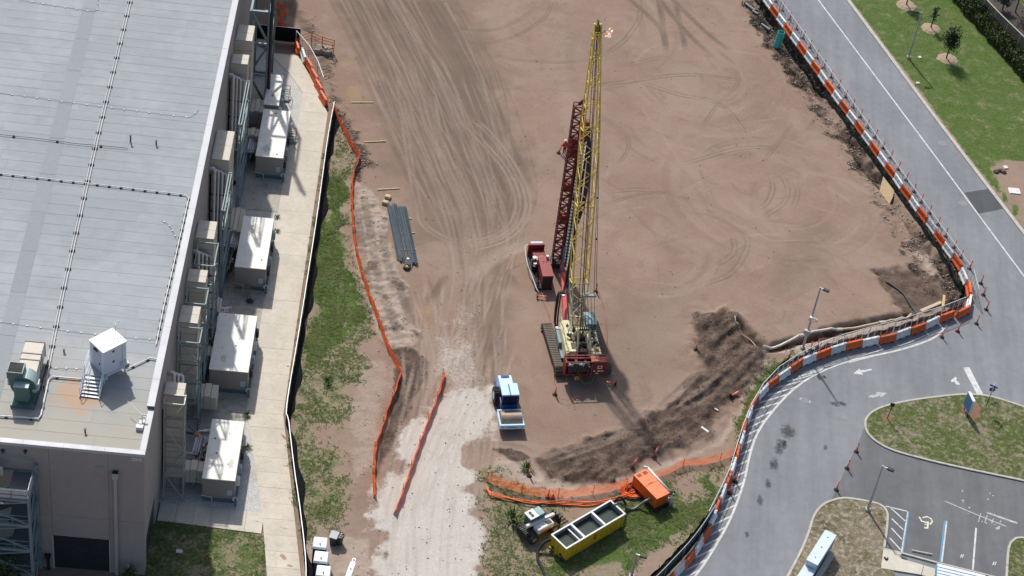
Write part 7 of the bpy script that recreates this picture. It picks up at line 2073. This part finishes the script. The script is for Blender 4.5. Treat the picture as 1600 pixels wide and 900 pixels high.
mb = MB(); mb.bar((-.3, -.9, 0), (-.25, -.9, .95), .12); mb.bar((.3, -2.4, 0), (.25, -2.4, .95), .12); mb.build('mast_leg', DARKST, ma)

# worker
def person(label, p, rz):
    me = bpy.data.meshes.new('body')
    V = [(0, 0, .95), (0, 0, 1.15), (0, .01, 1.35), (0, .02, 1.5), (0, .03, 1.62), (0, .04, 1.72),
         (.1, 0, .9), (.12, .05, .5), (.13, 0, .1), (.13, .14, .05), (-.1, 0, .9), (-.13, -.08, .5), (-.16, -.12, .1), (-.16, .03, .05),
         (.2, .01, 1.43), (.27, .08, 1.18), (.24, .26, 1.0), (-.2, .01, 1.43), (-.28, 0, 1.18), (-.27, .12, .95)]
    E = [(0, 1), (1, 2), (2, 3), (3, 4), (4, 5), (0, 6), (6, 7), (7, 8), (8, 9), (0, 10), (10, 11), (11, 12), (12, 13), (2, 14), (14, 15), (15, 16), (2, 17), (17, 18), (18, 19)]
    rad = [.15, .14, .16, .07, .10, .09, .1, .075, .055, .05, .1, .075, .055, .05, .075, .055, .04, .075, .055, .04]
    me.from_pydata(V, E, [])
    t = thing('person', label, 'person', p, rz)
    o = obj('body', me, t)
    o.modifiers.new('skin', 'SKIN')
    for i, r in enumerate(rad): me.skin_vertices[0].data[i].radius = (r, r)
    me.skin_vertices[0].data[0].use_root = True
    sb = o.modifiers.new('sub', 'SUBSURF'); sb.levels = 1; sb.render_levels = 1
    tm = NT('worker_clothes')
    sp = tm.n('SeparateXYZ'); tm.lk(tm.co('Object'), sp.inputs[0])
    c = tm.mix(tm.math('GREATER_THAN', sp.outputs[2], .95), (.05, .06, .09), (.62, .04, .025))
    c = tm.mix(tm.math('GREATER_THAN', sp.outputs[2], 1.53), c, (.36, .2, .13))
    tm.lk(c, tm.b.inputs['Base Color']); tm.b.inputs['Roughness'].default_value = .8
    me.materials.append(tm.m)
    mb = MB(); mb.ball((0, .03, 1.74), .135, 12, 6, sz=(1, 1.15, .75)); mb.cyl((0, .06, 1.70), (0, .06, 1.715), .17, 12); mb.build('hard_hat', WHITEP, t)
    mb = MB(); mb.ext([(-.2, .98), (.2, .98), (.19, 1.47), (-.19, 1.47)], (0, -.16, 0), (1, 0, 0), (0, 0, 1), (0, .32, 0)); mb.build('vest', M('vest_red', (.66, .035, .02), .7, var=.15), t)
    return t
person('person in a red vest and white hard hat standing left of the drill leads', on(G(881, 240)), R(30))

# bundles, planks, pipes on the ground
RBM = M('rebar_steel', (.105, .135, .16), .6, .4, var=.2, scale=2, rnd=.35)
rb0, rb1 = G(604, 322), G(622, 412)
ax = (rb1 - rb0).normalized(); sd_ = Vector((ax.y, -ax.x, 0)) * -1
cyl_m = {}
bu_ = thing('steel_bundle', 'bundle of long dark steel rods lying beside the tracked sand', 'steel rods', on((rb0 + rb1) / 2))
for k in range(34):
    lay = k // 17; j = k % 17
    off = .02 + j * .115 + random.uniform(-.03, .03) + lay * .05
    if j > 8: s0, s1 = .05 + random.uniform(-.02, .03), 1.04 + random.uniform(-.03, .02)
    else: s0, s1 = random.uniform(-.02, .03), random.uniform(.93, 1.0)
    sk = random.uniform(-.08, .08)
    base = rb0 - bu_.location
    a_, b_ = base + ax * 0 + (rb1 - rb0) * s0 - sd_ * (-off), base + (rb1 - rb0) * s1 - sd_ * (-(off + sk))
    z = .16 + lay * .09 + random.uniform(0, .03)
    a_.z = z; b_.z = z
    mb = MB(); mb.tube([a_, a_.lerp(b_, .5) + Vector((0, 0, .01)), b_], .042, 5); mb.build('rod', RBM, bu_)
WOOD = M('pale_timber', (.52, .42, .27), .8, var=.15, scale=3, rnd=.12)
def plank(label, pxa, pxb, w=.12, h=.09, cat='timber', mat=None, z=.0, nm='timber_batten', grp=None):
    a, b = on(G(*pxa)), on(G(*pxb)); d = b - a; m = (a + b) / 2
    t = thing(nm, label, cat, (m.x, m.y, max(a.z, b.z) + .005 + z), math.atan2(d.y, d.x), grp)
    MB().b2(-d.length / 2, d.length / 2, -w / 2, w / 2, 0, h).build('plank', mat or WOOD, t, bev=.008)
for (a, b), w in zip([((549, 160.5), (583.5, 160.5)), ((568, 222.5), (603, 221)), ((589, 296.5), (624, 294.5)), ((628, 341.5), (643, 342)), ((624, 366), (648, 364.5)), ((625, 391), (650, 390.5))],
                     ('topmost, near the path barriers', 'second from the top', 'third, above the rod bundle', 'fourth, poking from under the rod bundle', 'fifth, poking from under the rod bundle', 'lowest, poking from under the rod bundle')):
    plank('pale timber batten lying on the dirt, ' + w, a, b, grp='timber battens set out in a column')
for (x, y), w in zip([(606, 309), (602, 318)], ('upper', 'lower')):
    t = thing('timber_block', 'pale timber block at the head of the rod bundle, %s of two' % w, 'block', on(G(x, y)), R(-12))
    MB().b2(-.28, .28, -.22, .22, .0, .32).build('block', WOOD, t, bev=.01); MB().b2(-.2, .2, -.15, .15, .321, .34).build('block_top', WOOD, t)
cpk = thing('metal_canister', 'shiny metal canister on a dark base below the rod bundle', 'canister', on(G(636, 417)))
mb = MB(); mb.cyl((0, .15, .1), (0, .3, .55), .28, 14, .24); mb.ball((0, .32, .58), .25, 12, 8); mb.build('canister', ALU, cpk, smooth=True)
mb = MB(); mb.cyl((0, -.25, 0), (0, -.25, .3), .38, 12, .3); mb.build('base', M('dark_brown_base', (.06, .045, .03), .7), cpk); mb = MB(); mb.cyl((0, -.25, .3), (0, -.25, .33), .12, 8); mb.build('base_hub', M('reel_yellow', (.5, .36, .07), .5), cpk)
# drain pipe in the cut, hose, boards
dp = thing('drain_pipe', 'long pale drain pipe laid in lengths along the cut bank', 'pipe')
L = [on(p) + Vector((0, 0, .45)) for p in smooth_line(GL([(1192, 548), (1204, 543), (1240, 530), (1290, 515), (1345, 507), (1400, 497), (1425, 490)]), .6)]
for k in range(4):
    seg = L[len(L) * k // 4:len(L) * (k + 1) // 4 + 1]
    mb = MB(); mb.tube(seg, .13, 8); mb.build('pipe_length', M('pale_pvc', (.62, .60, .54), .5, var=.12, dirt=(.4, .32, .24), damt=.5) if k < 2 else M('tan_pvc', (.50, .41, .28), .6, var=.15), dp, smooth=True)
    mb = MB(); mb.cyl(seg[0], seg[1], .165, 8); mb.build('pipe_collar', M('pale_pvc', (.62, .60, .54), .5), dp)
wh = thing('water_hose', 'dark hose curling through the excavation at the site corner', 'hose')
L = [on(p) + Vector((0, 0, .12)) for p in smooth_line(GL([(1385, 437), (1400, 447), (1413, 458), (1421, 470), (1429, 480), (1432, 486), (1424, 491)]), .4)]
mb = MB(); mb.tube(L, .09, 7); mb.build('hose', M('dark_hose', (.07, .065, .055), .6), wh, smooth=True)
wh2 = thing('thin_hose', 'thin pale hose over the mud beside the berm', 'hose')
L = [on(p) + Vector((0, 0, .1)) for p in smooth_line(GL([(1147, 498), (1155, 512), (1175, 525), (1188, 540), (1198, 548)]), .4)]
mb = MB(); mb.tube(L, .06, 6); mb.build('hose', M('tan_pvc', (.50, .41, .28), .6), wh2, smooth=True)
def board(label, px, h, mat, nm='board', z=0.05, cat='board'):
    q = [on(p) for p in GL(px)]
    c = sum(q, Vector()) / len(q)
    t = thing(nm, label, cat, (c.x, c.y, c.z + z))
    mb = MB(); mb.prism([(p.x - c.x, p.y - c.y) for p in q], 0, h); mb.build('sheet', mat, t)
    return t
PLY = M('plywood_yellow', (.52, .38, .18), .7, var=.15)
q = board('weathered plywood sheet leaning on the trench side below the barriers', ZZ(1160, 250, 3.6, [(775, 160), (795, 95), (855, 170), (850, 195), (830, 230)]), .03, M('weathered_ply', (.46, .34, .19), .8, var=.2, dirt=(.2, .14, .09), damt=.5))
q.location.z += .25; q.rotation_euler = (R(10), R(-12), 0)
plank('tan plank standing at the excavation edge', ZZ(1160, 250, 3.6, [(1125, 835)])[0], ZZ(1160, 250, 3.6, [(1132, 770)])[0], .25, .1, mat=PLY, z=.2)
plank('tan plank lying toward the fence in the excavation', ZZ(1160, 250, 3.6, [(1005, 845)])[0], ZZ(1160, 250, 3.6, [(1120, 795)])[0], .35, .06, mat=M('tan_pvc', (.50, .41, .28), .6), z=.15)
tp = thing('teal_pipe', 'upright turquoise plastic pipe beside the top barriers', 'pipe', on(G(1214, 73)), 0)
tp.rotation_euler = (R(-4), R(3), 0)
mb = MB(); mb.cyl((0, 0, 0), (0, 0, 1.95), .42, 24, caps=False); mb.cyl((0, 0, 0), (0, 0, 1.95), .38, 24, caps=False)
n = 24
for k in range(n):
    a, b = 2 * math.pi * k / n, 2 * math.pi * (k + 1) / n
    mb.add([(r * math.cos(t), r * math.sin(t), 1.95) for r, t in ((.38, a), (.42, a), (.42, b), (.38, b))], [(0, 1, 2, 3)])
mb.build('pipe_wall', M('turquoise_plastic', (.05, .42, .38), .4, var=.06), tp, smooth=True)
for (x, y, L_, r), w in zip([(1172, 12, 1.8, .2), (1196, 45, 1.5, .18), (1180, 22, 1.0, .16)], ('topmost', 'nearest the turquoise pipe', 'in the middle')):
    c_ = on(G(x, y)); t = thing('buried_pipe', 'short dark grey pipe in the trench debris, ' + w, 'pipe', (c_.x, c_.y, c_.z + r * .8), R(-50))
    mb = MB(); mb.cyl((-L_ / 2, 0, 0), (L_ / 2, 0, .1), r, 12); mb.build('pipe_body', M('dark_grey_pipe', (.09, .095, .11), .5), t); mb = MB(); mb.cyl((L_ / 2 - .2, 0, .1), (L_ / 2, 0, .1), r * 1.2, 12); mb.build('pipe_socket', M('dark_grey_pipe', (.09, .095, .11), .5), t)
# handrailed orange skip behind the path barriers
sk = thing('edge_platform', 'rusty orange handrailed pit edge with concrete block at the top left', 'platform', on(G(506, 82)), BR + R(-8))
mb = MB(); mb.b2(-.9, .75, -.6, .5, -.05, .6); mb.build('concrete_block', M('rough_concrete', (.30, .28, .25), .9, var=.25, scale=2, bump=.3), sk)
mb = MB()
for z in (1.0, 1.4, 1.75): mb.tube([(-2.6, .2, z - .2), (-1.6, .8, z), (-.3, .3, z), (1.05, .1, z)], .045, 5)
for x, y in ((-1.6, .8), (-.3, .3), (1.05, .1), (1.0, -.7)): mb.cyl((x, y, .1), (x, y, 1.85), .045, 6)
mb.tube([(1.05, .1, 1.4), (1.0, -.7, 1.4)], .04, 5); mb.build('handrail', M('rust_orange_rail', (.48, .17, .06), .6), sk)
for k in range(7): MB().box((random.uniform(-.3, 1.0), random.uniform(-.5, .4), .68), (random.uniform(.2, .6), .15, .12), random.random() * 3).build('scrap', random.choice((M('rust_orange_rail', (.48, .17, .06), .6), M('scrap_pink', (.45, .32, .28), .8))), sk)
# bits of litter one can pick out
WHT = M('white_debris', (.68, .66, .62), .7)
for i, (x, y, w, l, a, lab) in enumerate([(1101, 673, .25, .9, .9, 'white broken pipe at the foot of the berm'), (1118, 640, .15, .6, 1.0, 'small white pipe scrap by the berm grass'), (1585, 299, 1.3, 1.0, .1, 'white concrete slab on bare ground beyond the road kerb'), (1571, 262, .5, .5, .4, 'small white box on the bare patch by the kerb'), (1437, 90, .4, .35, .5, 'white marker plate on the lawn by the light pole'), (1434, 130, .45, .3, .3, 'white marker plate on the lawn below the light pole'), (280, 862, .55, .35, .1, 'small pale plate set in the shaded lawn')]):
    c_ = on(G(x, y)); t = thing('debris_piece', lab, 'debris', (c_.x, c_.y, c_.z), a)
    mb = MB(); mb.box((0, 0, .06), (w, l, .1), top=(w * .9, l * .95)); mb.build('piece', WHT, t, bev=.01)
    mb = MB(); mb.box((w * .2, l * .1, .115), (w * .3, l * .3, .02), .3); mb.build('chip', WHT, t)
rk = thing('rock_heap', 'small brown rock heap beside the bare patch', 'rocks', on(G(1562, 268)))
for k in range(6):
    mb = MB(); mb.ball((random.uniform(-.6, .5), random.uniform(-.4, .4), .12), random.uniform(.15, .32), 7, 5, sz=(1.2, .9, .7)); mb.build('rock', M('brown_rock', (.17, .12, .08), .9, var=.3), rk)

# ------------------------------------------------------------------ planting
def leaf_mat(name, c, var=.35):
    t = NT(name)
    n = t.noise(1.1, 4, .6, t.pos()); f = t.noise(9, 2, .6, t.pos())
    t.lk(t.scale_col(c, t.math('MULTIPLY', t.rng(n, .3, .7, 1 - var, 1 + var), t.rng(f, .3, .7, .8, 1.2))), t.b.inputs['Base Color'])
    t.b.inputs['Roughness'].default_value = .6
    t.b.inputs['Specular IOR Level'].default_value = .25
    return t.m
LEAF_D, LEAF_M, LEAF_H = leaf_mat('dark_leaves', (.022, .036, .014)), leaf_mat('mid_leaves', (.05, .085, .022)), leaf_mat('hedge_leaves', (.055, .075, .02))
BARK = M('tree_bark', (.09, .07, .055), .9, var=.3, scale=4)
def leaves(n, sampler, size, seed=0):
    r = np.random.default_rng(seed)
    V, F_ = [], []
    for i in range(n):
        c = sampler(r)
        a = r.normal(size=3); a /= np.linalg.norm(a)
        b = np.cross(a, r.normal(size=3)); b /= np.linalg.norm(b) + 1e-9
        s = size * r.uniform(.6, 1.4)
        k = len(V)
        V += [tuple(c - a * s), tuple(c + b * s * .45), tuple(c + a * s), tuple(c - b * s * .45)]
        F_.append((k, k + 1, k + 2, k + 3))
    me = bpy.data.meshes.new('foliage'); me.from_pydata(V, [], F_); return me
def tree(label, px, py, h, rad, mat, n=1500, lean=(0, 0), seed=0, thin=.15, z=None):
    g = on(G(px, py))
    t = thing('tree', label, 'tree', (g.x, g.y, g.z if z is None else z), seed)
    r = random.Random(seed)
    mb = MB(); pts = [(lean[0] * k / 6 * h * .1 + .03 * math.sin(k), lean[1] * k / 6, h * .85 * k / 6) for k in range(7)]
    mb.tube(pts, .09, 7, r2=.03)
    lobes = []
    for k in range(9):
        f = .35 + .6 * k / 9; a = k * 2.4; L = rad * (1.05 - .7 * (f - .35)) 
        b = (L * math.cos(a), L * math.sin(a), h * f + L * .5)
        mb.tube([(0, 0, h * f * .9), (b[0] * .5, b[1] * .5, h * f + L * .2), b], .035, 5, r2=.012); lobes.append(b)
    mb.build('trunk', BARK, t)
    def samp(q):
        b = lobes[q.integers(len(lobes))]; s = q.uniform(.15, 1.05)
        return np.array([b[0] * s, b[1] * s, h * .4 + (b[2] - h * .4) * (.35 + .65 * s)]) + q.normal(size=3) * rad * thin * 1.4
    me = leaves(n, samp, .12, seed); me.materials.append(mat); obj('crown', me, t)
    return t
MULCH = M('pale_mulch', (.36, .27, .19), .95, var=.35, scale=5, bump=.6)
def mulch_ring(px, py, r, seed):
    rr = random.Random(seed); g = G(px, py)
    mb = MB(); n = 26
    vs = [(g.x, g.y, max(zat(g.x, g.y), 0) + .13)]
    for ring in (.6, 1.0):
        for k in range(n):
            a = 2 * math.pi * k / n; q = r * ring * rr.uniform(.9, 1.1)
            vs.append((g.x + q * math.cos(a), g.y + q * math.sin(a), zat(g.x + q * math.cos(a), g.y + q * math.sin(a)) + (.11 if ring < 1 else -.02) + rr.uniform(-.02, .02)))
    mb.add(vs, [(0, 1 + k, 1 + (k + 1) % n) for k in range(n)] + [(1 + k, 1 + n + k, 1 + n + (k + 1) % n, 1 + (k + 1) % n) for k in range(n)])
    return kind(mb.build('mulch_ring', MULCH), 'structure')
mulch_ring(1416, 8, 1.25, 1); mulch_ring(1454, 45, 1.2, 2); mulch_ring(1480, 92, 1.25, 3)
tree('young tree in a mulch ring at the top edge of the lawn', 1416, 8, 3.6, .7, LEAF_D, 700, seed=4)
tree('thin bare young tree in the middle mulch ring', 1454, 44, 3.3, .45, BARK, 260, seed=5)
tree('dark leafy young tree in the lowest mulch ring on the lawn', 1478, 92, 4.6, .75, LEAF_D, 1500, seed=6, thin=.3)
# hedge shrubs in a row, bed and fence behind
HL = [(1497, -12), (1512, 6), (1530, 26), (1548, 46), (1566, 66), (1583, 85), (1600, 104), (1620, 126)]
hl = march(smooth_line([G(x, y, 1.0) for x, y in HL], .5), .95)
bed = GL([(1478, -20), (1500, 12), (1530, 46), (1560, 76), (1600, 122), (1660, 180), (1700, 140), (1560, -40)])
kind(sheet('hedge_bed', bed, .075, M('bed_soil', (.075, .06, .05), .95, var=.3, scale=3, bump=.5)), 'structure')
def shrub_mesh(seed):
    def s(q):
        v = q.normal(size=3); v /= np.linalg.norm(v)
        return np.array([v[0] * .62, v[1] * .62, .62 + v[2] * .58]) * q.uniform(.72, 1.06) + q.normal(size=3) * .05
    me = leaves(620, s, .12, seed); me.materials.append(LEAF_H); return me
SH = [shrub_mesh(k) for k in range(4)]
st_m = MB()
for k in range(5): st_m.tube([(0, 0, 0), (.2 * math.cos(k * 1.3), .2 * math.sin(k * 1.3), .5), (.4 * math.cos(k * 1.3), .4 * math.sin(k * 1.3), .9)], .03, 5)
st_m = st_m.mesh('stem', BARK)
i = 0
for row_, dist in ((0, 0.0), (1, -1.15)):
    for p, a in hl:
        q = p + Vector((-math.sin(a), math.cos(a), 0)) * (-dist) * 1.0
        t = thing('hedge_shrub', 'clipped green shrub, %s from the top in the %s hedge row beyond the lawn' % (ORD[i % len(hl)], ('front', 'rear')[row_]), 'shrub', (q.x + random.uniform(-.1, .1), q.y + random.uniform(-.1, .1), .05), random.random() * 6, 'hedge shrubs beyond the lawn')
        f = obj('foliage', SH[i % 4], t); obj('stem', st_m, t)
        k = random.uniform(.92, 1.2); t.scale = (k, k, k * random.uniform(.9, 1.15)); i += 1
bf_ = thing('boundary_fence', 'dark green meshed fence with pale top rail at the top right corner', 'fence')
L = []
for x, y in [(1525, -20), (1541, -1), (1565, 24), (1600, 58), (1640, 98)]:
    g = G(x, y, 2.2); L.append(Vector((g.x, g.y, 0)))
L = smooth_line(L, .6)
net_strip('mesh_screen', L, .1, 2.2, net_mat('green_screen_mesh', (.05, .085, .07), .06, .42), bf_)
mb = MB(); mb.tube([p + Vector((0, 0, 2.24)) for p in L], .06, 6); mb.build('top_rail', M('cream_rail', (.58, .54, .44), .5), bf_)
for p, a in march(L, 2.5): MB().cyl((p.x, p.y, 0), (p.x, p.y, 2.25), .05, 6).build('post', GALV, bf_)
kind(sheet('neighbour_ground', GL([(1560, -40), (1660, 70), (1800, 0), (1700, -120)]), .08, M('leaf_litter', (.22, .17, .10), .95, var=.4, scale=1.5, dirt=(.10, .08, .05), damt=.7, bump=.5)), 'structure')
tree('broad dark tree behind the boundary fence at the right edge', 1608, 62, 3.6, 1.5, LEAF_D, 1800, seed=8, z=.1)
tree('small bluish tree just behind the boundary fence rail', 1566, 16, 2.0, .9, leaf_mat('blue_green_leaves', (.04, .08, .055)), 900, seed=9, z=.1)
tree('tree with a thick brown trunk behind the boundary fence', 1586, 20, 6.0, 1.4, LEAF_D, 1300, seed=10, z=.1)
# front corner plants by the building
tw_ = BF(4, 905)
t = tree('dark bushy tree in front of the stair tower at the bottom left corner', 2, 935, 3.6, 1.5, LEAF_M, 2600, seed=12, z=0, thin=.35)
t = tree('leafy sapling at the foot of the grey front wall', 201, 912, 1.9, .45, LEAF_M, 420, seed=13, z=0, thin=.3)
# weeds that stand out as tufts
def tuft_mesh(seed, n=26, h=.4, r=.25):
    q = random.Random(seed); mb = MB()
    for k in range(n):
        a = q.uniform(0, 6.283); d = q.uniform(0, r); L = h * q.uniform(.5, 1.1); o = q.uniform(.3, 1.0) * r
        b = Vector((d * math.cos(a), d * math.sin(a), 0)); s = Vector((-math.sin(a), math.cos(a), 0)) * .03
        m = b + Vector((o * .5 * math.cos(a), o * .5 * math.sin(a), L * .7)); e = b + Vector((o * 1.3 * math.cos(a), o * 1.3 * math.sin(a), L))
        mb.add([b - s, b + s, m + s * .8, m - s * .8, e], [(0, 1, 2, 3), (3, 2, 4)])
    return mb
WEED = leaf_mat('weed_leaves', (.06, .11, .02))
for (x, y, s_), lab in zip([(824, 733, 1.6), (803, 813, 2.4), (512, 597, 1.3), (390, 472, 1.0), (433, 340, .8), (432, 362, .85), (386, 650, 1.0), (385, 700, 1.1), (366, 287, .9), (1556, 634, 1.0)],
        ('bright green weed above the orange netting', 'large weed left of the small telehandler', 'yellow-green weed in the grass strip', 'dark weed at the slab corner below the middle unit', 'weed by the path left edge beside the middle unit', 'weed beside the right side of the middle unit', 'weed in the joint beside the unit by the lawn', 'weed in the gravel beside the unit by the lawn', 'small dark weed on the slab below the topmost full unit', 'weed tuft on the grass island by the street sign')):
    g = on(G(x, y)); t = thing('weed', lab, 'plant', (g.x, g.y, max(g.z, -.02) + .02), x)
    o = tuft_mesh(x, 60, .3, .3).build('leaves', WEED if y not in (472, 287) else LEAF_D, t); t.scale = (s_, s_, s_)
    MB().cyl((0, 0, -.05), (0, 0, .06), .05, 6).build('crown_base', BARK, t)
# ground cover nobody could count
def scatter(name, weight, n, mb_list, mat, smin, smax, label, zoff=0.0, seed=3):
    r = np.random.default_rng(seed)
    w = weight.copy()
    w[:PY0], w[:, :PX0] = 0, 0
    w[:, GX > 48] = 0; w[GY > 66] = 0
    cum = np.cumsum(w.ravel()); tot = cum[-1]
    idx = np.searchsorted(cum, r.random(n) * tot)
    bx, by = GX[idx % NX] + r.uniform(-.075, .075, n), GY[idx // NX] + r.uniform(-.075, .075, n)
    bz = Z.ravel()[idx] + zoff
    an, sc = r.uniform(0, 6.283, n), r.uniform(smin, smax, n)
    Vs, Fs, off = [], [], 0
    which = r.integers(len(mb_list), size=n)
    lt_all, loops = [], []
    for k, m in enumerate(mb_list):
        sel = np.where(which == k)[0]
        base = np.array(m.v)
        c, s = np.cos(an[sel])[:, None], np.sin(an[sel])[:, None]
        X = (base[None, :, 0] * c - base[None, :, 1] * s) * sc[sel][:, None] + bx[sel][:, None]
        Y = (base[None, :, 0] * s + base[None, :, 1] * c) * sc[sel][:, None] + by[sel][:, None]
        Zc = base[None, :, 2] * sc[sel][:, None] + bz[sel][:, None]
        Vs.append(np.stack([X, Y, Zc], -1).reshape(-1, 3))
        fl = np.concatenate([np.array(f) for f in m.f]); lt = np.array([len(f) for f in m.f])
        nb = len(base)
        loops.append((fl[None, :] + (off + np.arange(len(sel)) * nb)[:, None]).ravel()); lt_all.append(np.tile(lt, len(sel)))
        off += nb * len(sel)
    V = np.concatenate(Vs).astype(np.float32); lp = np.concatenate(loops).astype(np.int32); lt = np.concatenate(lt_all).astype(np.int32)
    me = bpy.data.meshes.new(name)
    me.vertices.add(len(V)); me.vertices.foreach_set('co', V.ravel())
    me.loops.add(len(lp)); me.loops.foreach_set('vertex_index', lp)
    me.polygons.add(len(lt)); me.polygons.foreach_set('loop_start', np.concatenate([[0], np.cumsum(lt)[:-1]]).astype(np.int32)); me.polygons.foreach_set('loop_total', lt)
    me.update(calc_edges=True); me.materials.append(mat)
    o = kind(obj(name, me), 'stuff'); o['label'] = label; o['category'] = name.replace('_', ' ')
    return o
def grass_mat():
    t = NT('grass_blades'); p = t.pos()
    n, m = t.noise(.5, 4, .6, p), t.noise(3, 3, .6, p)
    c = t.mix(t.ss(n, .35, .7), (.072, .120, .025), (.15, .165, .062))
    c = t.mix(t.math('MULTIPLY', t.ss(m, .5, .7), .5), c, (.27, .23, .14))
    t.lk(c, t.b.inputs['Base Color']); t.b.inputs['Roughness'].default_value = .8
    t.b.inputs['Specular IOR Level'].default_value = .15
    return t.m
gw = np.clip(grass - .2, 0, 1) * (1 - pave) * (1 - lawn) * (np.clip(N1 * 1.2 + N3 * 1.0 + .6, 0, 1))
scatter('grass', gw, 12000, [tuft_mesh(k, 7, .07, .14) for k in range(5)], grass_mat(), .5, 1.3, 'short rough grass growing over the unpaved ground', -.01)
def clod(seed):
    q = random.Random(seed); mb = MB(); mb.ball((0, 0, .3), 1, 6, 4, sz=(1, .8, .6)); mb.v = [(x * q.uniform(.75, 1.2), y * q.uniform(.75, 1.2), z * q.uniform(.7, 1.2)) for x, y, z in mb.v]; return mb
CL_ = [clod(k) for k in range(5)]
scatter('soil_clods', np.clip(mud - .25, 0, 1) * (1 - pave) * (.3 + np.clip(N1 * 2, 0, 1)), 2600, CL_, M('dark_soil_clod', (.095, .072, .058), .95, var=.35, scale=.7), .025, .085, 'loose dark clods of dug soil', -.02, 5)
scatter('scattered_stones', (np.clip(gravel, 0, 1) * .22 + .03 + side * 1.2 + sand * .4) * (1 - pave) * (1 - grass) * (.15 + np.clip(N05 + N3, 0, 1) ** 2), 1800, CL_, M('loose_stone', (.17, .14, .115), .9, var=.5, scale=1.5), .02, .085, 'small stones scattered over gravel and dirt', -.01, 6)
scatter('pale_rubble', side * (1 - pave) * np.clip(N1 + .1, 0, 1) + rim * .5, 1100, CL_, M('pale_rubble_stone', (.34, .29, .245), .9, var=.4, scale=1.5), .03, .15, 'pale broken rubble along the trench edge', -.03, 9)
scatter('dark_scrub', side * (1 - pave) * np.clip(N3 + .05, 0, 1) + rim * .05, 180, [tuft_mesh(k, 14, .25, .28) for k in range(3)], LEAF_D, .5, 1.3, 'dark scrubby growth along the trench edge', -.02, 10)
